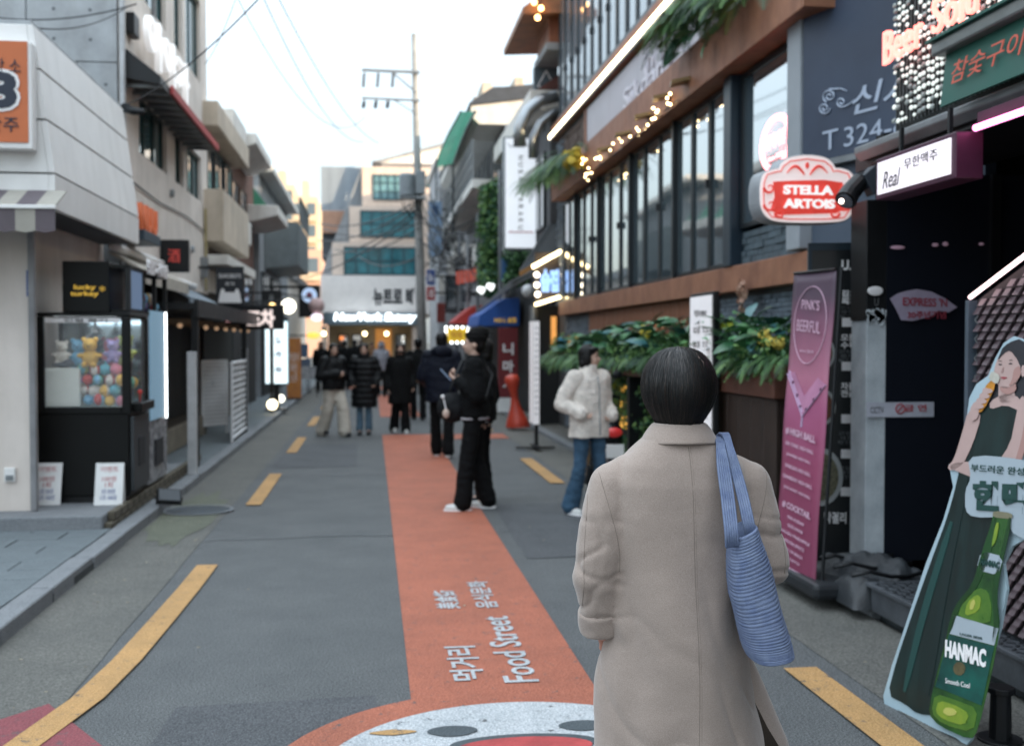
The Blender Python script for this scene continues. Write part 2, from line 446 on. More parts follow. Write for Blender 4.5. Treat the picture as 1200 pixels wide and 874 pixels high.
# manhole cover in the gutter, small litter
mh = thing('manhole_cover', 'round dark iron cover let into the left gutter', 'manhole cover', (-1.66, 10.9, .004))
MB().cyl((-1.66, 10.9, .0), (-1.66, 10.9, .012), .30, n=40).build('cover', mat('cast_iron', '3b4247', .6, .4, var=.2, bump=.4, bscale=30), mh)
ring = MB()
for i in range(40):
    a, b = 2 * pi * i / 40, 2 * pi * (i + 1) / 40
    ring.add([(-1.66 + r * cos(t), 10.9 + r * sin(t), .018) for r, t in ((.30, a), (.335, a), (.335, b), (.30, b))], [(0, 1, 2, 3)])
ring.build('ring', M_kerb, mh)
lit = MB()
for i in range(70):
    side = RND.random() < .6
    x = RND.uniform(-1.95, -1.4) if side else RND.uniform(-1.3, 3.4); y = RND.uniform(3, 14)
    if (x - .85) ** 2 + (y - 3) ** 2 < .3: continue
    s_ = RND.uniform(.003, .010); a = RND.uniform(0, 6)
    ax = V((cos(a), sin(a), RND.uniform(-.2, .2))) * s_; ay = V((-sin(a), cos(a), RND.uniform(-.2, .2))) * s_ * .6
    lit.obox((x, y, .02 if x < 2.9 else .08), ax, ay, (0, 0, .0015))
tag(lit.build('litter', mat('paper_litter', (.34, .30, .22), .8, var=.4, scale=30)), kind='stuff')

# ================================================================== generic pieces
M_pane = mat('window_glass', (.06, .09, .105), .04, 0, var=0, spec=1.0, ior=3.4)
M_pane_teal = mat('teal_glass', (.02, .09, .11), .06, 0, var=0, spec=1.0, ior=1.9)
M_plaster = mat('plaster_warm_white', 'd6cec6', .85, var=.06, scale=2.2, bump=.25, bscale=25, streak=.10)
M_conc = mat('fair_concrete', 'a2a6a9', .8, streak=.2, var=.10, scale=3, bump=.2, bscale=30)
def window_x(parent, X, y0, y1, z0, z1, face=1, fw=.045, depth=.06, rows=1, cols=1, fm=None, pm=None, name='window'):
    """a window in a wall that faces +X (face=1) or -X (face=-1): frame part, pane sub-parts"""
    fm = fm or M_dark; pm = pm or M_pane; po = depth - .022
    mb = MB(); a, b = X - face * .01, X + face * depth
    mb.box((a, y0, z0), (b, y0 + fw, z1)).box((a, y1 - fw, z0), (b, y1, z1)).box((a, y0 + fw, z0), (b, y1 - fw, z0 + fw)).box((a, y0 + fw, z1 - fw), (b, y1 - fw, z1))
    for i in range(1, cols):
        y = y0 + (y1 - y0) * i / cols; mb.box((a, y - fw / 2, z0 + fw), (b - face * .004, y + fw / 2, z1 - fw))
    for j in range(1, rows):
        z = z0 + (z1 - z0) * j / rows; mb.box((a, y0 + fw, z - fw / 2), (b - face * .008, y1 - fw, z + fw / 2))
    f = mb.build(name, fm, parent)
    for i in range(cols):
        ya = y0 + (y1 - y0) * i / cols + fw / 2; yb = y0 + (y1 - y0) * (i + 1) / cols - fw / 2
        t = RND.uniform(-.004, .004)
        MB().prism([(X + face * (po + t), ya, z0 + fw / 2), (X + face * (po - t), yb, z0 + fw / 2), (X + face * (po - t), yb, z1 - fw / 2), (X + face * (po + t), ya, z1 - fw / 2)], (-face * .008, 0, 0)).build('pane', pm, f)
    return f
def window_y(parent, Y, x0, x1, z0, z1, fw=.05, depth=.06, cols=1, rows=1, fm=None, pm=None, name='window'):
    """a window in a wall that faces the camera (-Y)"""
    fm = fm or M_dark; pm = pm or M_pane
    mb = MB(); a, b = Y - depth, Y + .01
    mb.box((x0, a, z0), (x0 + fw, b, z1)).box((x1 - fw, a, z0), (x1, b, z1)).box((x0 + fw, a, z0), (x1 - fw, b, z0 + fw)).box((x0 + fw, a, z1 - fw), (x1 - fw, b, z1))
    for i in range(1, cols):
        x = x0 + (x1 - x0) * i / cols; mb.box((x - fw / 2, a + .004, z0 + fw), (x + fw / 2, b, z1 - fw))
    for j in range(1, rows):
        z = z0 + (z1 - z0) * j / rows; mb.box((x0 + fw, a + .008, z - fw / 2), (x1 - fw, b, z + fw / 2))
    f = mb.build(name, fm, parent)
    for i in range(cols):
        xa = x0 + (x1 - x0) * i / cols + fw / 2; xb = x0 + (x1 - x0) * (i + 1) / cols - fw / 2
        box('pane', pm, (xa, Y - .025, z0 + fw / 2), (xb, Y - .017, z1 - fw / 2), f)
    return f
def bricks(parent, m, X, y0, y1, z0, z1, bl=.22, bh=.055, face=-1, name='brickwork', d=.02, axis='x'):
    mb = MB(); j = 0; z = z0
    while z + bh <= z1 + .001:
        y = y0 - (bl / 2 if j % 2 else 0)
        while y < y1:
            a, b = max(y, y0), min(y + bl - .006, y1)
            dd = RND.uniform(.2, 1) * d
            if b - a > .02:
                if axis == 'x': mb.box((X, a, z), (X + face * dd, b, z + bh - .006))
                else: mb.box((a, X, z), (b, X + face * dd, z + bh - .006))
            y += bl
        z += bh; j += 1
    return mb.build(name, m, parent, kind='stuff')
# ================================================================== LEFT SIDE
# ---- corner shop with the big slanted fascia
shopL = thing('corner_shop', 'single-storey corner shop with cream walls and big slanted white panel fascia at far left', 'shop', (-4, 11, 0))
M_cwall = mat('cream_wall', 'd2c8c0', .85, var=.05, scale=1.5, bump=.1, streak=.12)
M_fas = mat('fascia_white', 'e2e1df', .55, var=.05, scale=1.2, bump=.05, streak=.08)
M_fasd = mat('fascia_joint', '4a4d52', .8, var=0)
box('wall', M_cwall, (-8, 9.78, .20), (-2.86, 9.98, 2.72), shopL)
box('wall', M_cwall, (-3.06, 9.98, .20), (-2.97, 12.9, 2.72), shopL)
A = at(65, 248, Y=9.5); B = at(163, 296, X=A.x); Tn = at(38, 28, Y=9.5); FX = A.x; Y1 = B.y; zb = 2.70
TX = FX - .16; zt = Tn.z; zk = zb + .30
# slanted street face in three courses, joints recessed
mb = MB()
mb.prism([(FX - .06, 9.56, zb), (FX - .06, 9.56, zk), (TX - .06, 9.56, zt - .02), (-8, 9.56, zt - .02), (-8, 9.56, zb)], (0, Y1 - 9.56 - .02, 0))
mb.build('fascia_core', M_fasd, shopL)
def fx(z): return FX if z <= zk else FX + (TX - FX) * (z - zk) / (zt - zk)
zs = [zk + (zt - zk) * q for q in (0, .36, .70, 1)]
for z0, z1 in [(zb, zk)] + list(zip(zs, zs[1:])):
    g = .008
    MB().prism([(fx(z0) , 9.5, z0 + g), (fx(z1), 9.5, z1 - g), (fx(z1) - .05, 9.5, z1 - g), (fx(z0) - .05, 9.5, z0 + g)], (0, Y1 - 9.5, 0)).build('panel', M_fas, shopL, bevel=.003, seg=1)
    MB().prism([(fx(z0) - .052, 9.5, z0 + g), (fx(z1) - .052, 9.5, z1 - g), (-8, 9.5, z1 - g), (-8, 9.5, z0 + g)], (0, .05, 0)).build('panel', M_fas, shopL, bevel=.003, seg=1)
box('roof', M_conc, (-8, 9.54, zt - .01), (TX - .02, Y1 + .0, zt + .04), shopL, bevel=.01)
pp = thing('orange_shop_sign', 'orange square sign with a dark digit on the white fascia, cut by the left edge', 'sign', (-3.4, 9.4, 3.4))
a = at(33, 50, Y=9.38); b = at(33, 168, Y=9.38)
box('sign_box', M_fas, (-4.2, 9.36, b.z - .05), (a.x + .03, 9.485, a.z), pp, bevel=.01)
box('sign_face', mat('sign_orange', 'c46a3c', .5, var=.04), (-4.2, 9.35, b.z), (a.x, 9.362, a.z), pp)
M_navy = mat('navy_print', '1c2436', .5, var=0)
c8 = at(4, 106, Y=9.345)
text('3', M_cream, c8, (1, 0, 0), (0, 0, 1), .26, .34, pp, bold=.09)
text('3', M_navy, c8 - V((0, .006, 0)), (1, 0, 0), (0, 0, 1), .21, .29, pp, bold=.05)
text('노래타운 코인노래방 소', M_navy, (a.x - .56, 9.345, a.z - .2), (1, 0, 0), (0, 0, 1), 1.02, .12, pp)
text('맥주 소주 안주', M_navy, (a.x - .50, 9.345, b.z + .14), (1, 0, 0), (0, 0, 1), .86, .12, pp)
# striped awning
aw = thing('striped_awning', 'grey and cream striped awning under the fascia at far left', 'awning', (-4, 9.3, 2.6))
a = at(66, 222, Y=9.2); ax = a.x
Mst = [mat('awning_cream', '9c988f', .9, var=.06), mat('awning_mauve', '5f575c', .9, var=.06)]
for i in range(18):
    x1 = ax - i * .15; x0 = x1 - .15
    MB().prism([(x0, 9.50, 2.86), (x1, 9.50, 2.86), (x1, 9.16, 2.70), (x0, 9.16, 2.70)], (0, 0, -.012)).build('stripe', Mst[i % 2], aw)
    sag = .03 if i % 2 else .0
    MB().prism([(x0, 9.155, 2.68), (x1, 9.155, 2.68), (x1, 9.155, 2.50), ((x0 + x1) / 2, 9.155, 2.485), (x0, 9.155, 2.50)], (0, .008, 0)).build('valance', Mst[(i + 1) % 2], aw)
box('rail', M_fas, (ax - 2.8, 9.14, 2.672), (ax + .01, 9.18, 2.70), aw, bevel=.005)
# blue house number plate, socket
np_ = thing('address_plate', 'small blue address plate on the cream wall at left', 'plate', (-3, 9.7, 1.9))
c = at(36, 332, Y=9.76)
MB().box((c.x - .035, 9.755, c.z - .11), (c.x + .035, 9.779, c.z + .11)).build('plate', mat('plate_blue', '1e4a8c', .4, var=0), np_, bevel=.004)
text('길\n30', M_cream, (c.x, 9.754, c.z), (1, 0, 0), (0, 0, 1), .045, .14, np_)
so = thing('wall_socket', 'small grey socket cover low on the cream wall', 'socket', (-3, 9.7, .5))
c = at(12, 556, Y=9.77)
box('cover', M_fas, (c.x - .045, 9.75, c.z - .06), (c.x + .045, 9.779, c.z + .06), so, bevel=.008)
box('flap', M_steel, (c.x - .032, 9.74, c.z - .045), (c.x + .032, 9.749, c.z + .0), so, bevel=.004)
dp = box('downpipe', mat('pipe_grey', '7e7e80', .5), (-2.855, 9.72, .2), (-2.80, 9.775, 2.7), shopL, bevel=.012)

# ---- claw machine
cl = thing('claw_machine', 'tall black claw machine full of plush toys and balls beside the cream wall', 'claw machine', (-2.55, 10.5, .2))
M_cab = mat('cabinet_black', '07090a', .42, var=.2, scale=2, spec=.25)
x0, x1, yA, yB = -2.93, -2.12, 10.15, 10.95
xR = x1
zt_ = at(43, 366, Y=yA).z; zw0 = at(100, 477, Y=yA).z; zw1 = at(100, 372, Y=yA).z
wx0 = at(51, 400, Y=yA).x; wx1 = at(142, 400, Y=yA).x
box('base_cabinet', M_cab, (x0, yA + .03, .26), (x1 - .02, yB, zw0 - .03), cl, bevel=.012)
box('foot_rail', M_black, (x0 + .03, yA + .06, .2), (x1 - .06, yB - .03, .262), cl)
box('top_cabinet', M_cab, (x0, yA, zw1 + .01), (x1, yB, zt_), cl, bevel=.012)
fr = MB()
for fa, fb_ in (((x0, yA, zw0 - .06), (wx0, yA + .05, zw1 + .008)), ((wx1, yA, zw0 - .06), (x1, yA + .05, zw1 + .008)), ((wx0 + .001, yA + .001, zw0 - .06), (wx1 - .001, yA + .05, zw0)), ((x1 - .05, yB - .07, zw0 - .06), (x1, yB, zw1 + .008)), ((x0, yB - .05, zw0), (x0 + .05, yB - .001, zw1 + .008))):
    box('window_frame', M_cab, fa, fb_, cl, bevel=.006)

box('back_panel', mat('mirror_back', '8fa0a8', .12, .9, var=0), (x0 + .02, yB - .04, zw0), (x1 - .06, yB - .02, zw1), cl)
box('inner_floor', mat('plush_floor', '9fb0ae', .7), (x0 + .03, yA + .055, zw0 - .02), (x1 - .03, yB - .05, zw0 + .0), cl)
box('white_chute', mat('chute_white', (.66, .68, .62), .5, var=.05), (x0 + .06, yA + .06, zw0 + .003), (x0 + .36, yA + .32, zw0 + .34), cl, bevel=.006)
M_clear = mat('clear_acrylic', (.9, .95, .97), .03, 0, var=0, alpha=.07, spec=.5)
box('front_glass', M_clear, (wx0 + .002, yA + .02, zw0 + .002), (wx1 - .002, yA + .026, zw1 - .002), cl)
box('side_glass', M_clear, (x1 - .026, yA + .055, zw0 + .0), (x1 - .02, yB - .075, zw1 - .0), cl)
lamp = box('lamp_tube', glow('lamp_cold', (.85, .95, 1), 9), (wx0 + .06, yA + .08, zw1 - .03), (wx1 - .06, yA + .11, zw1 - .012), cl)
clw = MB().cyl((-2.5, 10.5, zw1), (-2.5, 10.5, zw1 - .1), .015).sph((-2.5, 10.5, zw1 - .12), .04)
for k in range(3):
    q = 2 * pi * k / 3
    clw.tube([(-2.5 + .03 * cos(q), 10.5 + .03 * sin(q), zw1 - .12), (-2.5 + .1 * cos(q), 10.5 + .1 * sin(q), zw1 - .17), (-2.5 + .04 * cos(q), 10.5 + .04 * sin(q), zw1 - .25)], .008, 6)
clw.build('claw', M_steel, cl, smooth=True)
ballcols = ['b8322c', '4f9aa8', 'c9c2b8', '3a3f4a', 'd0a23a', '8d7fae', '5aa088', 'bb6a7c', '6fa6c4', 'a8b56a']
Mball = [mat('toy_' + c, c, .55, var=.12, scale=14) for c in ballcols]
def toyball(parent, c, r, name='toy_ball', k=None, two=True):
    k = RND.randrange(len(Mball)) if k is None else k
    mb = MB().sph(c, r, 14, 10)
    o = mb.build(name, [Mball[k], Mball[(k + 2) % len(Mball)]], parent, smooth=True)
    if two and RND.random() < .5:
        for i, p in enumerate(o.data.polygons):
            if (i % 14) // 3 % 2: p.material_index = 1
    return o
rows = [(zw0 + .055, 5), (zw0 + .145, 5), (zw0 + .235, 5), (zw0 + .32, 4)]
for j, (z, n_) in enumerate(rows):
    for i in range(n_):
        x = -2.24 - i * .092 - (.04 if j % 2 else 0)
        toyball(cl, (x + RND.uniform(-.01, .01), yA + .12 + RND.uniform(0, .05), z + RND.uniform(-.012, .012)), RND.uniform(.044, .056))
for j in range(16):
    toyball(cl, (RND.uniform(-2.86, -2.2), RND.uniform(yA + .3, yB - .12), zw0 + RND.uniform(.05, .40)), RND.uniform(.05, .075))
def plush(parent, c, s, k, k2=2):
    """round plush toy: belly, head, ears, arms as one sewn body"""
    c = V(c); mb = MB()
    mb.sph(c, (s, s * .8, s * 1.05)); mb.sph(c + V((0, -s * .1, s * 1.5)), s * .85)
    for sx in (-1, 1):
        mb.sph(c + V((sx * s * .7, -s * .05, s * 2.2)), s * .3, 8, 6); mb.sph(c + V((sx * s * 1.0, -s * .3, s * .3)), (s * .5, s * .3, s * .3), 8, 6); mb.sph(c + V((sx * s * .55, -s * .7, -s * .8)), (s * .35, s * .45, s * .35), 8, 6)
    o = mb.build('plush_toy', Mball[k], parent, smooth=True)
    e = MB()
    for sx in (-1, 1): e.sph(c + V((sx * s * .3, -s * .92, s * 1.6)), s * .09, 6, 5)
    e.sph(c + V((0, -s * .95, s * 1.4)), s * .12, 6, 5)
    e.build('eyes', M_ink, parent)
    return o
plush(cl, (-2.50, yA + .16, zw0 + .43), .075, 4); plush(cl, (-2.31, yA + .2, zw0 + .45), .06, 5); plush(cl, (-2.66, yA + .42, zw0 + .42), .075, 8)
plush(cl, (-2.22, yA + .3, zw0 + .46), .07, 9); plush(cl, (-2.79, yA + .35, zw0 + .44), .06, 2); plush(cl, (-2.4, yA + .5, zw0 + .42), .08, 7)
sh = MB().sph((-2.73, yA + .17, zw0 + .37), (.10, .04, .022)).sph((-2.69, yA + .17, zw0 + .385), (.05, .036, .035))
sh.build('toy_shoe', mat('toy_3a3f4a'), cl, smooth=True)
box('header_strip', M_cream, (wx0 + .01, yA + .014, zw1 - .045), (wx1 - .01, yA + .019, zw1 - .004), cl)
text('인형 뽑기', M_ink, (-2.5, yA + .012, zw1 - .025), (1, 0, 0), (0, 0, 1), .36, .032, cl)
# side control desk of the machine, facing the street
box('control_desk', M_cab, (x1 - .02, yA + .12, 1.0), (x1 + .07, yB - .08, 1.08), cl, bevel=.01)
box('side_panel', mat('panel_grey', '33383c', .5), (x1 - .02, yA + .06, .3), (x1 + .012, yB - .04, .96), cl, bevel=.006)
box('prize_flap', M_ink, (x1 + .012, yA + .25, .50), (x1 + .02, yB - .28, .76), cl, bevel=.004)
MB().cyl((x1 + .02, yA + .3, 1.08), (x1 + .02, yA + .3, 1.16), .008).sph((x1 + .02, yA + .3, 1.17), .022).build('joystick', mat('toy_b8322c'), cl, smooth=True)
for k in range(7):
    a = (x1 - .04, yA + .12, zw0 + .08 + k * .1)
    MB().sph(a, .014, 8, 6).build('bulb', glow('bulb_warm', (1, .85, .6), 6), cl, smooth=True)

# ---- black topper with the yellow print, on the machine
tp = thing('sign_topper', 'black box sign with small yellow print on top of the claw machine', 'sign', (-2.6, 10.3, zt_))
tx0 = at(73, 330, Y=10.2).x; tx1 = at(128, 330, Y=10.2).x; tz1 = at(100, 306, Y=10.2).z
box('box', M_cab, (tx0, 10.2, zt_ + .002), (tx1, 10.75, tz1), tp, bevel=.006)
cc = at(99, 341, Y=10.19)
text('lucky\nturkey', glow('print_yellow', (.75, .45, .05), .25), (cc.x, 10.196, cc.z), (1, 0, 0), (0, 0, 1), .24, .11, tp, bold=.02)
text('*', glow('print_yellow', (0, 0, 0), 0), (cc.x + .15, 10.196, cc.z + .02), (1, 0, 0), (0, 0, 1), .05, .05, tp)
dc = thing('toy_display_case', 'low glazed case of coloured balls on top beside the black sign', 'display case', (-2.3, 11.2, zt_))
box('case_floor', M_cab, (tx1 + .01, 10.22, zt_ + .002), (-2.13, 12.0, zt_ + .03), dc)
box('case_roof', M_cab, (tx1 + .01, 10.22, tz1 - .06), (-2.13, 12.0, tz1 - .03), dc)
for y in (10.22, 10.8, 11.4, 11.96):
    box('post', M_black, (-2.17, y, zt_ + .03), (-2.13, y + .04, tz1 - .06), dc)
box('screen', glow('screen_blue', (.10, .15, .24), .35), (-2.15, 10.26, zt_ + .04), (-2.138, 10.78, tz1 - .07), dc)
for k in range(9):
    toyball(dc, (-2.24, 10.95 + .115 * k, zt_ + .095 + .07 * (k % 2)), RND.uniform(.05, .068), k=[2, 0, 1, 8, 3, 2, 0, 6, 8][k])
text('뽑기왕', M_cream, (-2.115, 11.35, tz1 + .0), (0, 1, 0), (0, 0, 1), 1.0, .14, dc, depth=.03, bold=.03)
# ---- second kiosk: mosaic body, blue screen, white light tube
ks = thing('vending_kiosk', 'grey mosaic vending kiosk with blue screen and lit white tube beyond the claw machine', 'kiosk', (-2.4, 11.4, .2))
def checker(name, c1, c2, sc):
    m = bpy.data.materials.new(name); m.use_nodes = True; n, l = m.node_tree.nodes, m.node_tree.links
    b = n['Principled BSDF']; tc = n.new('ShaderNodeTexCoord'); v = n.new('ShaderNodeTexVoronoi'); v.inputs['Scale'].default_value = sc
    v.distance = 'CHEBYCHEV'
    r = n.new('ShaderNodeValToRGB'); r.color_ramp.elements[0].color = (*c1, 1); r.color_ramp.elements[1].color = (*c2, 1)
    sp = n.new('ShaderNodeSeparateColor')
    l.new(tc.outputs['Object'], v.inputs[0]); l.new(v.outputs['Color'], sp.inputs[0]); l.new(sp.outputs[0], r.inputs[0]); l.new(r.outputs[0], b.inputs['Base Color'])
    b.inputs['Roughness'].default_value = .5
    return m
M_mos = checker('camo_print', (.05, .055, .065), (.42, .43, .45), 26)
box('cabinet', M_mos, (-2.75, 11.02, .24), (-2.14, 12.0, zt_ + .0), ks, bevel=.01)
box('feet', M_black, (-2.7, 11.06, .2), (-2.2, 11.96, .242), ks)
box('screen', glow('screen_teal', (.16, .27, .36), .32), (-2.14, 11.08, .86), (-2.125, 11.78, 1.93), ks, bevel=.003)
box('lit_tube', glow('tube_white', (.9, .97, 1), 3), (-2.125, 11.83, .84), (-2.11, 11.86, 1.93), ks)
box('dispense_flap', M_ink, (-2.14, 11.3, .40), (-2.12, 11.7, .66), ks, bevel=.005)
# two small notice boards on the step
for i, (xa, lab) in enumerate(((58, 'small white notice board nearest the cream wall'), (130, 'small white notice board by the street side of the claw machine'))):
    an = thing('notice_board', lab, 'sign', (at(xa, 590, Z=.2).x, 9.95, .2), group='small notice boards on the shop step')
    X0 = at(xa, 590, Z=.2).x; Yb = at(xa, 592, Z=.2).y
    up = V((0.02, .18, 1)).normalized(); rt = V((1, 0, 0)); nn = rt.cross(up)
    cb = V((X0, Yb, .2)) + up * .185
    MB().obox(cb, rt * .12, up * .185, nn * .008).build('board', M_white, an, bevel=.004)
    MB().obox(cb - nn * .03 + V((0, .07, 0)), rt * .11, V((0, -.10, 1)).normalized() * .18, V((0, .006, 0))).build('back_leg', M_white, an)
    text('이벤트', mat('red_print', 'a8303a', .5, var=0), cb + up * .13 + nn * .009, rt, up, .15, .05, an, depth=.001)
    text('100원\n1회', mat('red_print'), cb + up * .02 + nn * .009, rt, up, .12, .10, an, depth=.001)
    text('5회 500원\n12회 1000원', mat('blue_print', '2a3f86', .5, var=0), cb - up * .09 + nn * .009, rt, up, .14, .10, an, depth=.001)
# floodlight on the kerb
fl = thing('floodlight', 'small black floodlight lying tilted on the kerb by the kiosk', 'floodlight', (-2.1, 10.9, .1))
c = at(198, 584, Z=.15)
rx = V((.8, .3, -.1)).normalized(); up = V((-.15, .3, .5)).normalized(); nn = rx.cross(up).normalized(); up = nn.cross(rx)
MB().obox((c.x, c.y, .17), rx * .11, up * .07, nn * .03).build('housing', M_black, fl, bevel=.008)
MB().obox(V((c.x, c.y, .17)) + nn * .032, rx * .095, up * .055, nn * .003).build('lens', mat('lens_dim', '3a4046', .35), fl)
MB().tube([V((c.x, c.y, .17)) - rx * .12, V((c.x, c.y, .1)) - rx * .12, V((c.x, c.y, .1)) + rx * .12, V((c.x, c.y, .17)) + rx * .12], .008, 6).build('bracket', M_black, fl)

# ---- grey concrete building behind (L2)
b2 = thing('grey_plaster_building', 'tall grey plaster building with dark awning and concrete end wall on the left', 'building', (-6, 16, 0))
BX, BY0 = -2.86, 13.0
BY0 = at(140, 100, X=BX).y
BY1 = at(243, 200, X=BX).y
ztop = 9.4
box('end_wall', M_conc, (-9, BY0 + .06, 0), (BX - .02, BY0 + .3, ztop), b2)
# cast panels with tie holes
pan = None; z = 2.3; j = 0
hole = MB()
while z < ztop - .1:
    h_ = .84
    xr = BX - .0; wds = [1.0, 1.6, 1.6, 1.6] if j % 2 else [.45, 1.6, 1.6, 1.6]
    xx = BX - .02
    for wd in wds:
        box('panel', M_conc, (xx - wd + .008, BY0 + .02, z + .006), (xx - .008, BY0 + .06, z + h_ - .006), b2, bevel=.003, seg=1)
        for hx in (.3, .7):
            for hz in (.3, .7):
                hole.cyl((xx - wd * hx, BY0 + .0205, z + h_ * hz), (xx - wd * hx, BY0 + .018, z + h_ * hz), .018, n=8)
        xx -= wd
    z += h_; j += 1
hole.build('tie_holes', M_fasd, b2, kind='stuff')
# street wall with window openings
wins = [(at(163, 150, X=BX).y, at(196, 200, X=BX).y, 0), (at(205, 150, X=BX).y, at(215, 200, X=BX).y, 1), (at(219, 200, X=BX).y, at(236, 200, X=BX).y, 0)]
wz0 = at(163, 178, X=BX).z; wz1 = at(163, 112, X=BX).z + .04
uz0, uz1 = wz1 + 1.25, wz1 + 2.6
wb = MB()
wb.box((BX, BY0 + .06, 2.45), (BX - .25, BY1, wz0)).box((BX, BY0 + .06, wz1), (BX - .25, BY1, uz0)).box((BX, BY0 + .06, uz1), (BX - .25, BY1, ztop))
ys = [BY0 + .06] + [q for w_ in wins for q in w_[:2]] + [BY1]
for i in range(0, len(ys), 2):
    wb.box((BX, ys[i], wz0), (BX - .25, ys[i + 1], wz1)); wb.box((BX, ys[i], uz0), (BX - .25, ys[i + 1], uz1))
wb.build('wall', M_plaster, b2)
M_gframe = mat('green_frame', '1c302e', .5)
for (ya, yb, k) in wins:
    window_x(b2, BX - .12, ya, yb, wz0, wz1, 1, cols=1 if k else 3, fm=M_gframe, pm=M_pane_teal)
    window_x(b2, BX - .12, ya, yb, uz0, uz1, 1, cols=1 if k else 2, fm=M_gframe, pm=M_pane_teal)
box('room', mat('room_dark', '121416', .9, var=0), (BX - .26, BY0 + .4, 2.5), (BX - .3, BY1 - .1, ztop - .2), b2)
box('corner_post', mat('post_white', 'b8babc', .6), (BX + .002, BY0 + .0, 2.5), (BX + .05, BY0 + .10, 6.2), b2, bevel=.008)
aw2 = thing('flat_awning', 'black flat awning with a red edge over the upper windows on the left', 'awning', (-2.6, 15, 4.8))
r0 = at(180, 68, X=-2.42); r1 = at(254, 180, X=-2.42); az = (r0.z + r1.z) / 2
y0_, y1_ = BY0 + .1, r1.y
MB().prism([(-2.42, y0_, az - .09), (-2.42, y0_, az + .0), (BX + .01, y0_, az + .34), (BX + .01, y0_, az - .02)], (0, y1_ - y0_, 0)).build('canopy', M_black, aw2)
box('red_edge', mat('awning_red', 'a83a3a', .6), (-2.418, y0_ + .6, az - .075), (-2.385, y1_, az + .03), aw2, bevel=.006)
n_ = 12
for i in range(n_):
    y = y0_ + (y1_ - y0_) * (i + .5) / n_
    MB().obox((-2.64, y, az - .075), (.21, 0, .0), (0, .018, 0), (0, 0, .02)).build('rib', M_steel, aw2)
ls = thing('white_letter_sign', 'white glowing rounded letters on the wall above the dark awning, top left', 'sign', (-2.8, 16, 6))
la = at(176, 20, X=-2.72); lb = at(217, 62, X=-2.72)
box('rail', M_black, (BX + .005, la.y - .1, la.z - .72), (BX + .06, lb.y + .1, la.z - .62), ls)
text('이야가', glow('letter_white', (.8, .8, .8), .35), (BX + .10, (la.y + lb.y) / 2, la.z - .25), (0, 1, 0), (0, 0, 1), lb.y - la.y + .5, .62, ls, depth=.07, bold=.015)
og = thing('orange_letter_sign', 'orange block letters on a blue-grey bracket box beside the fascia end', 'sign', (-2.7, 14, 3))
oa = at(163, 255, X=-2.6); ob = at(184, 255, X=-2.6)
oz0 = at(172, 284, X=-2.6).z; oz1 = at(172, 242, X=-2.6).z
box('base', mat('slate_blue', '3b4a56', .5), (BX + .01, oa.y + .1, oz0), (-2.56, ob.y, oz0 + .12), og, bevel=.008)
text('NUU', glow('letter_orange', (.50, .11, .035), .15), (-2.64, (oa.y + ob.y) / 2, (oz0 + oz1) / 2 + .06), (0, 1, 0), (0, 0, 1), ob.y - oa.y - .1, oz1 - oz0 - .12, og, depth=.06, bold=.04)
cb = thing('wall_camera', 'dark camera and cable bracket at the corner of the grey building', 'camera', (-2.8, 13, 4.3))
cq = at(146, 126, Y=BY0 - .1)
MB().cyl(cq, cq + V((-.0, .1, 0)), .05).build('mount', M_black, cb)
MB().tube([cq, cq + V((.12, -.1, -.06)), cq + V((.24, -.16, -.08))], [.055, .045, .035], 10).build('housing', M_black, cb, smooth=True)
# ground floor of b2: shutters, awnings, openings
box('shopfront', mat('shop_dark', '1b1d1e', .8), (BX - .3, BY0 + .1, .09), (BX - .22, BY1, 2.46), b2)
for (pa, pb, m, zz, lab) in ((165, 215, mat('canvas_grey', 'b0a99e', .9, bump=.2), 2.62, 'rolled beige canvas awning over the first shop on the left'),
                             (217, 250, mat('canvas_blue', '7f8992', .9), 2.45, 'faded blue-grey canvas awning further along on the left')):
    ya, yb = at(pa, 330, X=BX + .35).y, at(pb, 340, X=BX + .35).y
    t = thing('canvas_awning', lab, 'awning', (BX, (ya + yb) / 2, 2.4), group='canvas awnings on the left')
    MB().prism([(BX + .01, ya, zz + .0), (BX + .42, ya, zz - .22), (BX + .42, ya, zz - .36), (BX + .40, ya, zz - .36), (BX + .40, ya, zz - .24), (BX + .01, ya, zz - .03)], (0, yb - ya, 0)).build('canvas', m, t)
    MB().cyl((BX + .06, ya, zz + .05), (BX + .06, yb, zz + .05), .05).build('roller', M_fas, t, smooth=True)
for i, (x_, z_) in enumerate(((0, 0), (0, 1))):
    pass
ps = thing('projecting_sign', 'small dark square sign sticking out from the plaster wall on the left', 'sign', (-2.6, 18, 2.9))
pa = at(219, 300, X=-2.5)
box('box', M_black, (BX + .01, pa.y, pa.z - .22), (-2.48, pa.y + .12, pa.z + .22), ps, bevel=.01)
text('酒', glow('sign_red_glow', (.55, .06, .05), .2), ((BX - 2.48) / 2, pa.y - .004, pa.z), (1, 0, 0), (0, 0, 1), .16, .18, ps)
mb = MB().tube([(BX + .03, BY0 + 1.9, 9.2), (BX + .03, BY0 + 1.9, 5.6), (BX + .03, BY0 + 1.75, 5.4)], .03, 8)
mb.build('rain_pipe', mat('pipe_grey'), b2)
MB().tube([(BX + .02, BY0 + .2, 3.55), (BX + .02, BY0 + 2.2, 3.50), (BX + .02, BY0 + 4.4, 3.56), (BX + .02, BY1 - .1, 3.5)], .010, 5).build('wall_cable', M_black, b2)
MB().tube([(BX + .035, BY1 - .5, 2.5), (BX + .035, BY1 - .5, 3.9)], .022, 6).tube([(BX + .035, BY1 - .5, 3.3), (BX + .035, BY1 - .1, 3.3)], .02, 6).build('gas_pipe', mat('pipe_yellowgrey', 'a89a70', .5), b2)
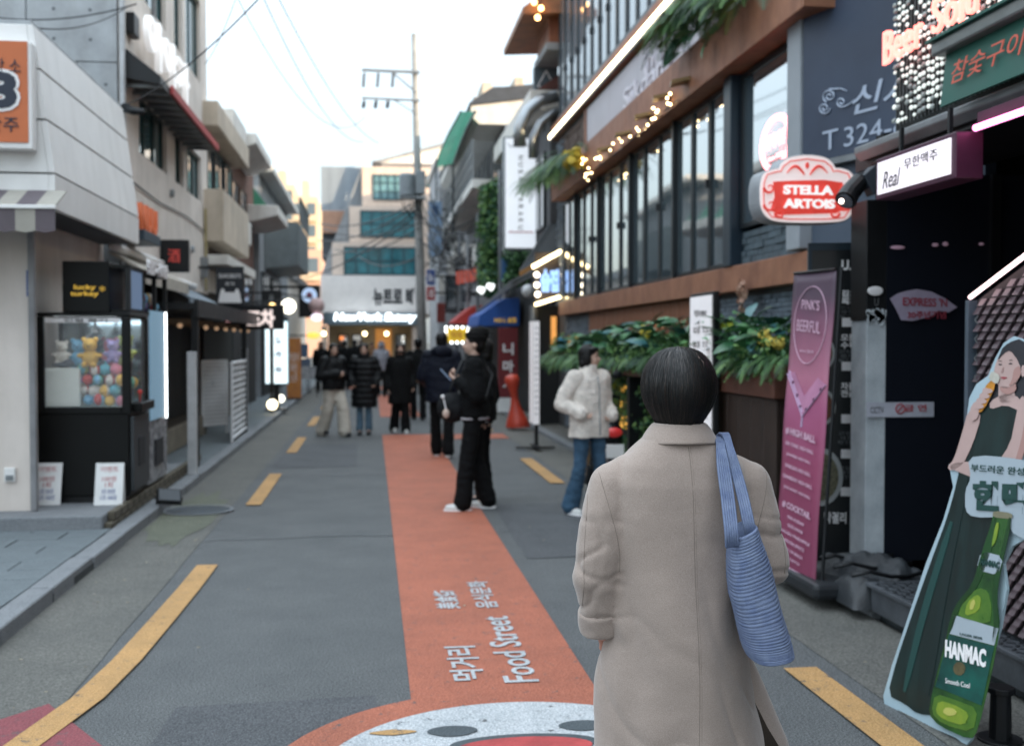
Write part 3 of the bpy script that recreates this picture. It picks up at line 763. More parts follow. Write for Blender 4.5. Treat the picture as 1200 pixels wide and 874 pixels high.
for (y, z) in ((BY0 + 1.0, 3.3), (BY0 + 3.2, 3.75), (BY0 + 5.0, 3.1)):
    MB().cyl((BX, y, z), (BX + .05, y, z), .06, .05, 12).build('vent_cap', M_steel, b2)
box('meter_box', M_steel, (BX + .001, BY1 - .9, 2.7), (BX + .10, BY1 - .65, 3.05), b2, bevel=.01)
box('awning_housing', M_black, (BX + .001, BY0 + .35, 5.25), (BX + .10, BY0 + .65, 5.5), b2, bevel=.01)
# posts and rack by the kerb
post = []
for i, (px, yb, w_, lab) in enumerate(((226, 556, .10, 'pale square post nearest the kiosk on the left'), (287, 505, .10, 'pale square post at the far side of the white rack'))):
    p = at(px, yb, Z=.09)
    t = thing('post', lab, 'post', (p.x, p.y, .09), group='pale posts on the left pavement')
    hh = 1.42
    box('shaft', mat('post_white'), (p.x - w_ / 2, p.y - .05, .09), (p.x + w_ / 2, p.y + .05, .09 + hh), t, bevel=.006)
    box('foot_plate', M_steel, (p.x - .09, p.y - .09, .09), (p.x + .09, p.y + .09, .10), t)
def rack(name, label, a, b, z0, z1, nv, nh, r=.009, feet=True):
    a, b = V(a), V(b); d = (b - a); t = thing(name, label, 'rack', ((a.x + b.x) / 2, (a.y + b.y) / 2, .09))
    for i in range(nh + 1):
        z = z0 + (z1 - z0) * i / nh
        MB().cyl((a.x, a.y, z), (b.x, b.y, z), r * (1.8 if i in (0, nh) else 1), n=6).build('bar', M_rack, t)
    for i in range(nv + 1):
        p = a + d * i / nv
        MB().cyl((p.x, p.y, .09 if i in (0, nv) else z0), (p.x, p.y, z1), r * (1.8 if i in (0, nv) else 1), n=6).build('bar', M_rack, t)
    return t
M_rack = mat('rack_paint', 'e2e3e4', .5, var=.05)
a = at(237, 510, Z=.09); b = at(268, 508, Z=.09)
rack('wire_rack', 'grey wire display rack standing between the pale posts', (a.x, a.y, 0), (b.x - .05, b.y + .2, 0), .25, 1.30, 14, 16, .013)
a = at(272, 519, Z=.09); b = at(289, 505, Z=.09)
rack('lattice_screen', 'white lattice screen angled beside the far pale post', (a.x, a.y, 0), (b.x, b.y, 0), .16, 1.30, 6, 12, .013)
# ================================================================== further up the street, left
M_beige = mat('beige_render', 'c4b7a6', .85, streak=.2, var=.1, scale=1.5, bump=.2)
M_brown = mat('brown_timber', '5a4336', .7, var=.15, bump=.2)
M_slab = mat('white_slab', 'd6d3cd', .7, var=.06, streak=.18)
M_greyd = mat('grey_render', '8f9397', .85, streak=.2, var=.1, scale=1.2, bump=.2)
M_gls = M_pane
b3 = thing('balcony_house', 'brown and beige two-storey house with a long beige balcony on the left', 'building', (-5, 22, 0))
X3 = -2.95
box('wall', M_brown, (-9, 19.62, 0), (X3 - .02, 24.3, 5.3), b3)
box('cornice', M_beige, (-9, 19.6, 5.32), (X3 + .35, 24.4, 5.75), b3, bevel=.02)
box('parapet', M_slab, (-9, 22.2, 5.76), (X3 + .3, 24.4, 6.15), b3, bevel=.01)
box('balcony', M_beige, (X3 - .01, 19.65, 3.35), (X3 + .42, 23.6, 4.25), b3, bevel=.01)
box('ledge', M_slab, (X3 - .01, 19.65, 2.95), (X3 + .5, 24.1, 3.12), b3, bevel=.01)
for (ya, yb) in ((19.9, 21.1), (21.4, 22.5), (22.8, 23.9)): window_x(b3, X3, ya, yb, 4.28, 5.2, 1, cols=2)
box('shopfront', mat('shop_dark'), (X3, 19.9, .1), (X3 + .03, 23.9, 2.85), b3)
box('shop_sign', M_slab, (X3 + .03, 19.7, 2.5), (X3 + .1, 22.2, 2.9), b3)
b4 = thing('eaves_house', 'house with two stepped white concrete eaves and an air conditioner on the left', 'building', (-5, 27, 0))
box('wall', mat('brick_red_brown', '6a4a3e', .85, var=.2, scale=8, bump=.3), (-9, 24.5, 0), (-3.05, 29.6, 5.9), b4)
MB().prism([(-9, 24.45, 6.1), (-2.45, 24.45, 6.1), (-2.45, 24.45, 5.88), (-2.9, 24.45, 5.7), (-9, 24.45, 5.7)], (0, 3.6, 0)).build('eave', M_slab, b4, bevel=.02)
MB().prism([(-9, 28.1, 5.0), (-2.3, 28.1, 5.0), (-2.3, 28.1, 4.75), (-2.9, 28.1, 4.6), (-9, 28.1, 4.6)], (0, 3.2, 0)).build('eave', M_slab, b4, bevel=.02)
for (ya, yb) in ((24.8, 26), (26.3, 27.6)): window_x(b4, -3.05, ya, yb, 3.9, 5.2, 1, cols=2, fm=M_brown)
for (ya, yb) in ((24.8, 26.4), (27, 29)): window_x(b4, -3.05, ya, yb, 2.2, 3.3, 1, cols=2, fm=M_brown)
box('shopfront', mat('shop_dark'), (-3.05, 24.7, .1), (-3.0, 29.4, 2.1), b4)
ac = thing('air_conditioner', 'white air conditioner box hung on the brick wall on the left', 'air conditioner', (-2.8, 25, 4.2))
box('case', M_slab, (-3.04, 24.6, 3.75), (-2.66, 25.35, 4.25), ac, bevel=.015)
MB().cyl((-2.85, 24.59, 4.0), (-2.85, 24.605, 4.0), .16, n=20).build('fan_grille', M_dark, ac)
box('bracket', M_black, (-3.04, 24.7, 3.70), (-2.7, 25.25, 3.745), ac)
b5 = thing('grey_balcony_building', 'grey metal-clad building with a jutting corner balcony further up on the left', 'building', (-6, 36, 0))
box('wall', M_greyd, (-10, 31.5, 0), (-3.1, 42, 6.3), b5)
box('roof', M_slab, (-10, 31.4, 6.32), (-2.7, 42, 6.5), b5, bevel=.02)
MB().prism([(-3.08, 33, 3.75), (-2.15, 33.6, 3.9), (-2.15, 33.6, 5.15), (-3.08, 33, 5.2)], (0, 5, 0)).build('balcony', mat('metal_clad', '6f7678', .5, .4, var=.1), b5)
for i in range(9):
    MB().cyl((-2.12, 33.7 + i * .55, 5.15), (-2.12, 33.7 + i * .55, 5.85), .025, n=6).build('baluster', M_steel, b5)
box('rail', M_steel, (-2.15, 33.6, 5.85), (-2.08, 38.5, 5.9), b5)
for (ya, yb) in ((32, 34.5), (35.2, 38)): window_x(b5, -3.1, ya, yb, 2.6, 3.6, 1, cols=3)
box('shopfront', mat('shop_dark'), (-3.1, 31.8, .1), (-3.04, 41.5, 2.5), b5)
gt = thing('roof_tent', 'small green canvas tent on the roof behind the white eaves', 'tent', (-3.4, 30, 6))
MB().prism([(-3.6, 30, 5.02), (-2.6, 30, 5.02), (-3.1, 30, 5.7)], (0, 1.4, 0)).build('canvas', mat('tent_green', '2f6a52', .8), gt)
b6 = thing('pale_shop_row', 'pale low shop row far up the street on the left', 'building', (-6, 55, 0))
box('wall', M_slab, (-12, 43, 0), (-3.5, 60, 4.3), b6)
box('roof', M_greyd, (-12, 42.9, 4.3), (-3.3, 60, 4.6), b6)
for z in (1.0, 2.9):
    for i in range(3): window_y(b6, 43, -5.4 + i * .62, -4.9 + i * .62, z, z + .9)
# sunlit apartment towers
M_apt = mat('apartment_cream', 'c9b59a', .85, var=.05, scale=.1)
M_aptw = mat('apartment_glass', '5a6872', .2, var=.1, scale=.2)
def tower(lab, px0, px1, pytop, Y, depth=14, m=None):
    a = at(px0, pytop, Y=Y); b = at(px1, pytop, Y=Y)
    t = thing('apartment_tower', lab, 'apartment block', ((a.x + b.x) / 2, Y, 0), group='sunlit apartment towers far off')
    box('wall', m or M_apt, (a.x, Y, -.02), (b.x, Y + depth, a.z), t)
    box('roof', M_apt, (a.x + (b.x - a.x) * .3, Y + 2, a.z), (a.x + (b.x - a.x) * .6, Y + 6, a.z + 2.4), t)
    nf = max(3, int(a.z / 2.9)); nc = max(2, int((b.x - a.x) / 3.2))
    p0 = None
    wdx = (b.x - a.x) / nc
    for i in range(nc):
        for j in range(nf):
            z = a.z - 2.4 - j * 2.9
            if z < 6: continue
            if p0 is None:
                p0 = MB().box((a.x + .18 * wdx, Y - .12, z), (a.x + .82 * wdx, Y - .02, z + 1.5)).build('window', M_aptw, t); pz = z
                bal = MB().box((a.x + .1 * wdx, Y - .5, z - .9), (a.x + .9 * wdx, Y - .01, z - .1)).build('balcony', M_apt, t)
            else:
                copy_part(p0, t, (i * wdx, 0, z - pz)); copy_part(bal, t, (i * wdx, 0, z - pz))
    return t
tower('sunlit cream apartment tower just right of the white eaves, far off', 288, 313, 205, 190)
tower('sunlit cream apartment tower in the middle of the far left gap', 316, 345, 216, 170)
tower('sunlit cream apartment tower closest to the grey louvred block, far off', 344, 372, 230, 150)
tower('lower rose apartment block below the sunlit towers', 322, 378, 292, 120, m=mat('apartment_rose', 'c4a08c', .85, var=.05, scale=.1))

# ---- street-level things on the left
pg = thing('terrace_canopy', 'black flat terrace canopy with posts over the left pavement', 'canopy', (-2.8, 17, 0))
c0 = at(216, 380, Y=13.6); c1 = at(333, 393, Y=25)
box('roof_sheet', M_black, (-3.6, 13.9, 2.02), (-2.15, 24.6, 2.10), pg)
box('fascia_board', M_black, (-2.15, 13.9, 1.93), (-2.10, 24.6, 2.14), pg)
for y in (14.0, 19.3, 24.5): box('post', M_black, (-2.2, y, .09), (-2.12, y + .08, 2.02), pg)
for k in range(6):
    box('sloped_bar', mat('timber_light', '9a8268', .7), (-3.5, 14.6 + k * 1.6, 1.86), (-2.25, 14.66 + k * 1.6, 1.92), pg)
for k in range(8):
    MB().sph((-2.5, 15 + k * 1.15, 1.84), .035, 8, 6).build('bulb', glow('bulb_dim', (.8, .5, .3), .25), pg)
inn = thing('terrace_planter', 'long low stone planter under the black canopy on the left', 'planter', (-2.7, 15.5, .09))
box('trough', mat('planter_stone', '7d7668', .8, var=.15, bump=.3), (-3.4, 14.6, .09), (-2.75, 19.0, .42), inn, bevel=.015)
box('soil', mat('soil', '3a3025', .9), (-3.35, 14.65, .42), (-2.8, 18.95, .435), inn)
sg = thing('dark_shop_sign', 'long dark sign with pink and white rounded letters above the terrace canopy', 'sign', (-2.4, 21, 2.3))
sa, sb_ = at(262, 372, Y=21), at(333, 372, Y=21)
box('panel', M_black, (sa.x, 20.95, at(300, 386, Y=21).z), (sb_.x, 21.05, at(300, 357, Y=21).z), sg, bevel=.01)
zc = (at(300, 386, Y=21).z + at(300, 357, Y=21).z) / 2
text('소리', glow('sign_pink', (.75, .38, .38), .6), (sa.x + .22, 20.945, zc), (1, 0, 0), (0, 0, 1), .34, .24, sg, bold=.04)
text('포차', glow('sign_cream', (.75, .62, .58), .6), (sa.x + .68, 20.945, zc - .03), (1, 0, 0), (0, 0, 1), .5, .34, sg, bold=.05)
fb = thing('hanging_banner', 'dark hanging banner with white bracket shape above the left terrace', 'banner', (-2.6, 19, 3))
a, b = at(253, 315, Y=19), at(286, 357, Y=19)
box('cloth', mat('banner_dark', '20242b', .7), (a.x, 18.98, b.z), (b.x, 19.0, a.z), fb)
wx = (a.x + b.x) / 2; ww = b.x - a.x; hh = a.z - b.z
text('SEAROBOTS', M_cream, (wx, 18.975, a.z - hh * .2), (1, 0, 0), (0, 0, 1), ww * .8, hh * .12, fb)
text('포차', M_cream, (wx, 18.975, a.z - hh * .42), (1, 0, 0), (0, 0, 1), ww * .35, hh * .1, fb)
pts = [(-.42, .05), (-.36, .30), (-.30, .44), (-.22, .44), (-.17, .34), (.17, .34), (.22, .44), (.30, .44), (.36, .30), (.42, .05)]
MB().prism([(wx + p[0] * ww, 18.976, b.z + p[1] * hh) for p in pts], (0, -.004, 0)).build('white_shape', M_cream, fb)
box('arm', M_black, (-3.0, 18.985, a.z), (b.x, 19.01, a.z + .04), fb)
lb = thing('lit_box_sign', 'tall glowing white box sign with blue characters on the left kerb', 'sign', (-2.1, 26, .09))
a, b = at(311, 377, Y=25.3), at(337, 449, Y=25.3)
M_lit = glow('lightbox_white', (.80, .93, .97), .85)
box('case', mat('case_blue', '8fc3d6', .4, var=0), (a.x - .02, 25.3, b.z - .02), (b.x + .02, 25.48, a.z + .02), lb, bevel=.01)
box('lit_face', M_lit, (a.x, 25.285, b.z), (b.x, 25.297, a.z), lb)
M_bl = mat('sign_blue_print', '1c4f80', .5, var=0)
for k, s in enumerate('교동짜'[:3]):
    text('도주화'[k], M_bl, ((a.x + b.x) / 2 + .05, 25.283, a.z - (a.z - b.z) * (.30 + .24 * k)), (1, 0, 0), (0, 0, 1), .17, .15, lb, bold=.03)
box('post', M_black, ((a.x + b.x) / 2 - .12, 25.35, .09), ((a.x + b.x) / 2 + .05, 25.45, b.z - .02), lb)
box('foot', M_black, (a.x, 25.2, .09), (b.x, 25.6, .12), lb)
ob = thing('orange_banner', 'orange menu banner standing just beyond the glowing white box sign', 'banner', (-2, 30, .09))
a, b = at(336, 396, Y=30), at(353, 466, Y=30)
M_ob = mat('banner_orange', 'c47f38', .6, var=.12, scale=5, col2='a86a3e')
box('cloth', M_ob, (a.x, 30, b.z), (b.x, 30.02, a.z), ob)
text('막걸리\n파전\n소주', M_cream, ((a.x + b.x) / 2, 29.995, (a.z + b.z) / 2), (1, 0, 0), (0, 0, 1), .25, .8, ob)
box('foot', M_black, (a.x, 29.9, .09), (b.x, 30.15, b.z), ob)
def globe(name, lab, px, py, Y, r, col, e, grp=None, wall=None):
    c = at(px, py, Y=Y); t = thing(name, lab, 'lamp', c, group=grp)
    MB().sph(c, r, 16, 12).build('globe', glow('lamp_%s_%s' % (name, px), col, e), t, smooth=True)
    e_ = c + V((0, .3, .25)) if wall is None else V((wall, c.y, c.z + .08))
    MB().tube([c + V((0, 0, r * .9)), e_], .015, 6).build('arm', M_black, t)
globe('globe_lamp', 'large round pale lamp above the glowing white box sign', 338, 359, 24.5, .16, (1, .92, .75), 2.2, wall=-2.9)
globe('globe_lamp', 'small amber round lamp over the long dark shop sign', 319, 360, 22, .08, (1, .62, .22), 3.0, wall=-2.9)
globe('floor_lamp', 'small round floor lamp glowing at the foot of the white box sign, left one', 319, 474, 24.0, .11, (1, .85, .55), 3.0)
globe('floor_lamp', 'small round floor lamp glowing beside the orange banner foot', 329, 467, 26, .09, (1, .95, .8), 2.0)
s1 = thing('small_shop_sign', 'small black square sign with a faint round mark above the dark long sign', 'sign', (-2.3, 26, 2.6))
a, b = at(306, 340, Y=26), at(330, 360, Y=26)
box('panel', M_black, (a.x, 26, b.z), (b.x, 26.06, a.z), s1, bevel=.008)
text('8', M_steel, ((a.x + b.x) / 2, 25.99, (a.z + b.z) / 2), (1, 0, 0), (0, 0, 1), .1, .18, s1)
box('arm', M_black, (-3.1, 26.02, a.z - .08), (a.x, 26.05, a.z - .04), s1)
s2 = thing('round_logo_sign', 'dark sign box with a round pale blue disc on the left near the far building', 'sign', (-2.3, 36, 3))
a, b = at(350, 334, Y=36), at(375, 372, Y=36)
box('box', M_black, (a.x, 36, b.z), (b.x, 36.3, a.z), s2, bevel=.01)
cc = at(362.5, 346, Y=35.98)
MB().cyl(cc, cc + V((0, .03, 0)), .24, n=28).build('disc', glow('disc_blue', (.40, .52, .72), .5), s2)
MB().cyl(cc + V((0, -.006, 0)), cc + V((0, .0, 0)), .10, n=20).build('mark', mat('mark_red', '8a4860', .5, var=0), s2)
box('arm', M_black, (-3.1, 36.1, a.z - .1), (a.x, 36.15, a.z - .02), s2)
s3 = thing('pink_lantern', 'pale pink round lantern with white lower cap under the dark disc sign', 'lantern', (-1.9, 35, 2.6))
cc = at(371, 358, Y=34)
MB().sph(cc, (.24, .24, .24)).build('shade', mat('lantern_pink', 'c8a8a4', .7), s3, smooth=True)
MB().sph(cc + V((0, 0, -.36)), (.18, .18, .12)).build('cap', glow('lantern_cap', (.9, .82, .95), .8), s3, smooth=True)
MB().tube([cc + V((0, 0, .2)), V((-3.1, cc.y, cc.z + .4))], .02, 6).build('arm', M_black, s3)
s4 = thing('orange_lamp_sign', 'small glowing orange oval sign low on the left near the far shops', 'sign', (-2, 36, 2))
cc = at(367, 393, Y=34)
MB().sph(cc, (.2, .06, .1)).build('lamp', glow('oval_orange', (1, .28, .05), 1.6), s4, smooth=True)
MB().tube([cc, V((-3.1, cc.y, cc.z))], .02, 6).build('arm', M_black, s4)
# clutter: parked delivery motorbike shapes, small boards at the left kerb
for i, (px, py, Y, w_, h_, col, lab) in enumerate(((354, 411, 34, .35, .42, '2a5f8a', 'small blue board at the left kerb behind the orange banner'), (362, 437, 31, .55, .35, 'b4b6b8', 'white printed board leaning at the left kerb before the walkers'), (356, 432, 33, .4, .6, '4b5b76', 'grey-blue board half hidden on the left kerb'))):
    cc = at(px, py, Y=Y); t = thing('street_board', lab, 'sign', (cc.x, Y, .09))
    box('board', mat('board_' + col, col, .6, var=.3, scale=9, col2='5a5f66'), (cc.x - w_ / 2, Y, cc.z - h_ / 2), (cc.x + w_ / 2, Y + .03, cc.z + h_ / 2), t, bevel=.005)
    for sx in (-1, 1): box('leg', M_black, (cc.x + sx * w_ * .4 - .012, Y + .03, .09), (cc.x + sx * w_ * .4 + .012, Y + .055, cc.z + h_ / 3), t)

# ================================================================== building closing the street
YB = 48.0
eb = thing('end_building', 'beige stepped building with teal window bands closing the end of the street', 'building', (0, YB, 0))
def P(px, py, Y=YB): return at(px, py, Y=Y)
M_eb = mat('end_beige', 'cdbbad', .85, streak=.1, var=.05, scale=.8, bump=.1)
M_lou = mat('louvre_grey', '98a2ab', .5, .1, var=.08)
def eby(name, m, x0, x1, yt, yb, dY=0, depth=9):
    a, b = P(x0, yt), P(x1, yb)
    return box(name, m, (a.x, YB + dY, b.z), (b.x, YB + dY + depth, a.z), eb)
eby('wall', M_eb, 424, 532, 191, 240, 1.0)
eby('wall', M_eb, 409, 532, 240, 284, .5)
eby('wall', M_eb, 389, 532, 284, 323, 0)
eby('wall', mat('shop_band_white', 'e4ddd8', .8, var=.04), 376, 532, 323, 368, -.3)
eby('louvre_core', M_fasd, 375, 424, 190, 300, 1.6)
a, b = P(374, 188), P(426, 243)
nl = 22
l0 = box('slat', M_lou, (a.x, YB + 1.45, a.z - .085), (b.x, YB + 1.56, a.z - .02), eb)
for i in range(1, nl): copy_part(l0, eb, (0, 0, -(a.z - b.z) * i / nl))
eby('stair_wall', mat('end_brick', 'a07c68', .85, var=.1), 376, 409, 243, 270, 1.2, 4)
MB().prism([P(384, 300, YB + .9), P(427, 188, YB + .9), P(409, 243, YB + .9), P(409, 284, YB + .9), P(389, 322, YB + .9), P(377, 322, YB + .9)], (0, .3, 0)).build('stair_wall', M_greyd, eb)
def ebwin(x0, x1, y0, y1, Y, cols, rows, pm):
    a, b = P(x0, y1), P(x1, y0)
    window_y(eb, Y, a.x, b.x, a.z, b.z, cols=cols, rows=rows, pm=pm, fw=.05, fm=mat('teal_frame', '1c3d47', .5))
M_tealw = mat('teal_band_glass', (.03, .15, .18), .10, var=.3, scale=1.2, spec=.5, ior=1.45)
M_palew = mat('pale_band_glass', (.13, .26, .29), .08, var=.25, scale=1.2, spec=.6, ior=1.5)
ebwin(437, 473, 201, 231, YB + 1.0, 4, 3, M_palew); ebwin(501, 513, 202, 216, YB + 1.0, 1, 1, M_tealw)
ebwin(422, 487, 246, 277, YB + .5, 5, 2, M_tealw); ebwin(403, 487, 290, 322, YB, 6, 2, M_tealw)
MB().prism([P(436, 189, YB + 6), P(532, 164, YB + 6), P(532, 168, YB + 6), P(446, 190, YB + 6)], (0, 4, 0)).build('roof_edge', M_greyd, eb)
MB().prism([P(446, 190.5, YB + 6.2), P(532, 169, YB + 6.2), P(532, 192, YB + 6.2)], (0, 3, 0)).build('gable', M_white, eb)
# shop at its foot
sz1, sz0 = P(400, 382).z, 0
box('shop_back_wall', mat('shop_cream', 'b5a488', .8), (P(384, 400).x, YB + .9, 0), (P(488, 400).x, YB + 1.0, sz1), eb)
box('shop_ceiling', mat('shop_ceiling', 'c0ae88', .8), (P(384, 400).x, YB - .25, sz1), (P(488, 400).x, YB + 1, sz1 + .05), eb)
for px in (380, 486): box('pier', M_eb, (P(px - 3, 400).x, YB - .28, 0), (P(px + 3, 400).x, YB + .9, sz1), eb)
a, b = P(440, 384), P(459, 420)
box('door', mat('door_amber', 'a8662c', .5, emit=.25, ecol=(.8, .35, .08)), (a.x, YB + .84, .05), (b.x, YB + .895, a.z - .05), eb, bevel=.01)
for px in (402, 418, 470): window_y(eb, YB + .88, P(px - 6, 400).x, P(px + 6, 400).x, .8, sz1 - .35, cols=1)
box('counter', M_white, (P(400, 400).x, YB + .2, .1), (P(432, 400).x, YB + .6, .95), eb)
es = thing('lit_shop_sign', 'long dark sign board with glowing white script letters on the end building', 'sign', (.6, YB - .4, 2.9))
a, b = P(378, 366, YB - .4), P(489, 381, YB - .4)
box('board', mat('sign_slate', '4d5a62', .6), (a.x, YB - .42, b.z), (b.x, YB - .31, a.z), es)
text('NewYork Eatery', glow('script_white', (.85, .95, 1), 2.2), ((P(391, 373).x + P(488, 373).x) / 2, YB - .5, (a.z + b.z) / 2 + .03), (1, 0, 0), (0, 0, 1), P(487, 373).x - P(391, 373).x, (a.z - b.z) * .80, es, depth=.08, bold=.045, shear=.15)
text('뉴트로 빠', M_ink, (P(462, 348).x, YB - .31, P(462, 348).z), (1, 0, 0), (0, 0, 1), P(486, 348).x - P(437, 348).x, .75, eb, bold=.04)
for i, px in enumerate((379.5, 427.5, 453)):
    c = P(px, 391, YB - .3)
    t = thing('hanging_bulb', ['warm round bulb hanging at the left end of the far shop', 'warm round bulb hanging in the middle of the far shop front', 'warm round bulb hanging by the amber door of the far shop'][i], 'lamp', c, group='bulbs of the far shop')
    MB().sph(c, .09, 12, 8).build('bulb', glow('bulb_far', (1, .78, .42), 5), t, smooth=True)
    MB().cyl(c + V((0, 0, .08)), (c.x, c.y, sz1), .012, n=6).build('cord', M_black, t)

# ---- utility pole
up_ = thing('utility_pole', 'tall grey concrete utility pole with crossarms, insulators and transformer in mid street', 'utility pole', (1.5, 34, 0))
pb, pt = at(495, 420, Y=34), at(485, 40, Y=34)
M_pole = mat('pole_concrete', '92928f', .85, var=.12, scale=3, bump=.2)
d_ = (pt - pb); base = pb - d_ * ((pb.z) / d_.z)
MB().tube([base, base + d_ * .35, base + d_ * .7, pt], [.155, .14, .115, .08], 16).build('shaft', M_pole, up_, smooth=True)
def pole_at(py): return at(495 - (420 - py) * 10 / 380, py, Y=34)
for (py, x0) in ((83, 424), (116, 424)):
    a = at(x0, py - 1, Y=33.85); b = at(492, py + 2, Y=33.85)
    MB().tube([a, b], .055 if py < 100 else .04, 6).build('crossarm', M_steel, up_)
for (px, py, l_) in ((427, 84, 20), (443.5, 84, 20), (461, 84, 20), (427, 117, 11), (441, 117, 11), (455, 117, 11)):
    a = at(px, py, Y=33.85); b = at(px - 1.5, py + l_, Y=33.85)
    mb = MB().tube([a, b], .018, 6)
    for q in range(4 if l_ > 15 else 3):
        p = a.lerp(b, (q + 1) / (5 if l_ > 15 else 4)); mb.cyl(p + V((0, 0, .03)), p - V((0, 0, .03)), .03, .075, 10)
    mb.build('insulator', M_dark, up_)
MB().tube([at(461, 86, Y=33.9), at(487, 108, Y=33.9)], .03, 6).build('brace', M_steel, up_)
MB().tube([at(463, 118, Y=33.9), at(488, 134, Y=33.9)], .02, 6).build('brace', M_steel, up_)
a, b = at(470, 203, Y=33.6), at(484, 229, Y=33.6)
tz = (a.z + b.z) / 2
M_tr = mat('transformer_grey', '7e8488', .5, .2, var=.1)
MB().tube([(a.x + .18, 33.7, b.z), (a.x + .18, 33.7, a.z - .05), (a.x + .18, 33.7, a.z)], [.24, .24, .20], 18).build('transformer', M_tr, up_, smooth=False)
a2, b2_ = at(487, 201, Y=33.7), at(498, 228, Y=33.7)
box('switch_box', M_tr, (a2.x, 33.5, b2_.z), (b2_.x, 33.8, a2.z), up_, bevel=.02)
box('platform', M_steel, (a.x - .05, 33.5, b.z - .1), (b2_.x, 33.95, b.z - .03), up_)
mb = MB()
for q in range(5): mb.tube([(a.x + .1 * q, 33.5, b.z), (a.x + .1 * q + .05, 33.45, b.z - .35 - .1 * (q % 2)), (a.x + .1 * q + .3, 33.7, b.z - .7)], .018, 6)
mb.build('loose_cables', M_black, up_)
# overhead cables
def cable(lab, p, q, sag, r=.012, name='cable', grp='overhead cables'):
    p, q = V(p), V(q)
    pts = [p.lerp(q, i / 16) - V((0, 0, sag * 4 * (i / 16) * (1 - i / 16))) for i in range(17)]
    t = tag(MB().tube(pts, r, 5).build(name, M_black, None, smooth=True), lab, 'cable', grp)
    return t
cable('black cable from the top left building corner up across the sky to the right', at(146, 124, Y=13), at(330, -30, Y=8.5), .12, .007)
cable('thin cable across the concrete end wall at top left', at(-5, 21, Y=12.7), at(160, 5, Y=12.6), .08, .008)
cable('black cable drooping from the fascia top to the concrete wall, top left', at(35, 32, Y=10), at(150, 8, Y=12.8), .1, .008)
cable('thin cable rising from the wall camera to the top of the sky', at(240, 76, Y=19), at(280, -12, Y=14), .1, .007)
cable('pale cable from the sky top running down to the utility pole, upper one', at(305, -10, Y=16), at(426, 166, Y=33.8), .6, .010)
cable('pale cable from the sky top running down to the utility pole, lower one', at(322, -10, Y=16), at(444, 168, Y=33.8), .4, .010)
cable('faint cable left of the utility pole in the sky', at(274, -10, Y=17), at(428, 137, Y=33.8), 1.0, .009)
for i, (pa, pb_) in enumerate((((488, 236), (375, 262)), ((488, 240), (372, 282)), ((489, 245), (378, 300)), ((490, 262), (380, 268)), ((490, 268), (392, 292)), ((490, 250), (560, 268)), ((491, 258), (565, 250)), ((491, 280), (570, 300)), ((491, 250), (340, 330)), ((491, 300), (420, 300)))):
    cable(['cable left from the pole under the transformer, topmost', 'second cable left from the pole toward the apartments', 'third cable left from the pole, sagging low', 'level cable from the pole across the middle windows', 'short cable from the pole to the beige wall', 'cable right from the pole to the balcony', 'cable right from the pole to the climbing plants', 'low cable right from the pole to the shop fronts', 'long low cable from the pole to the left shop row', 'level cable before the lower window band'][i],
          at(pa[0], pa[1], Y=33.8), at(pb_[0], pb_[1], Y=(44 if pb_[0] < 480 else 30)), .35, .022)
mb = MB()
for k in range(26):
    a = at(RND.uniform(494, 510), RND.uniform(220, 330), Y=34.2); b = at(RND.uniform(510, 575), RND.uniform(230, 350), Y=RND.uniform(27, 33))
    m_ = a.lerp(b, .5) - V((0, 0, RND.uniform(.1, .6)))
    mb.tube([a, a.lerp(m_, .5) - V((0, 0, .1)), m_, m_.lerp(b, .5) - V((0, 0, .06)), b], .016, 4)
tag(mb.build('cable_tangle', M_black), kind='stuff')

# ================================================================== right side, middle distance
M_gr2 = mat('stucco_grey', '929193', .85, streak=.2, var=.1, scale=2, bump=.2)
M_navy2 = mat('slate_roof', '3a4048', .6, var=.15, scale=5, bump=.3)
ra = thing('grey_stone_building', 'grey-white building with a pale blue vertical sign right behind the utility pole', 'building', (3.5, 44, 0))
box('wall', mat('stone_pale', 'a5a7aa', .85, var=.15, scale=3, bump=.3), (2.45, 41, 0), (7, 47.6, 8.3), ra)
box('parapet', M_slab, (2.35, 40.9, 8.3), (7, 47.6, 8.5), ra)
window_x(ra, 2.45, 41.6, 43.4, 5.2, 6.8, -1, cols=2); window_y(ra, 41, 2.7, 3.5, 5.0, 6.4, cols=2); window_y(ra, 41, 2.7, 3.5, 2.8, 4.0, cols=2)
vs = thing('vertical_sign', 'pale blue vertical sign panel right of the utility pole', 'sign', (2.2, 38, 5))
a, b = at(502, 236, Y=38), at(518, 301, Y=38)
box('panel', mat('sign_paleblue', '7c93ad', .5, var=.1, scale=2), (a.x, 38, b.z), (b.x, 38.12, a.z), vs, bevel=.01)
box('mark', M_bl, (a.x + .12, 37.985, a.z - .5), (b.x - .12, 37.998, a.z - .15), vs)
box('bracket', M_black, (b.x, 38.03, a.z - .3), (3.4, 38.08, a.z - .24), vs)
for i, (y0_, y1_, col, lab) in enumerate(((316, 334, '3a4f86', 'small blue and white square sign beside the pole'), (336, 352, '9c2a2c', 'small red square sign beneath the blue and white one'))):
    a, b = at(500, y0_, Y=33), at(510, y1_, Y=33)
    t = thing('square_sign', lab, 'sign', (a.x, 33, 3)); box('box', mat('sq_' + col, col, .5, var=.1), (a.x, 33, b.z), (b.x, 33.1, a.z), t, bevel=.01)
    text('8e' if i == 0 else '酒', M_cream, ((a.x + b.x) / 2, 32.99, (a.z + b.z) / 2), (1, 0, 0), (0, 0, 1), .16, .24, t)
    box('bracket', M_black, (b.x, 33.03, (a.z + b.z) / 2), (3.4, 33.06, (a.z + b.z) / 2 + .05), t)
rb = thing('balcony_building', 'grey building with white eaves, jutting balcony and rooftop blocks on the right', 'building', (5, 34, 0))
XB = 3.35
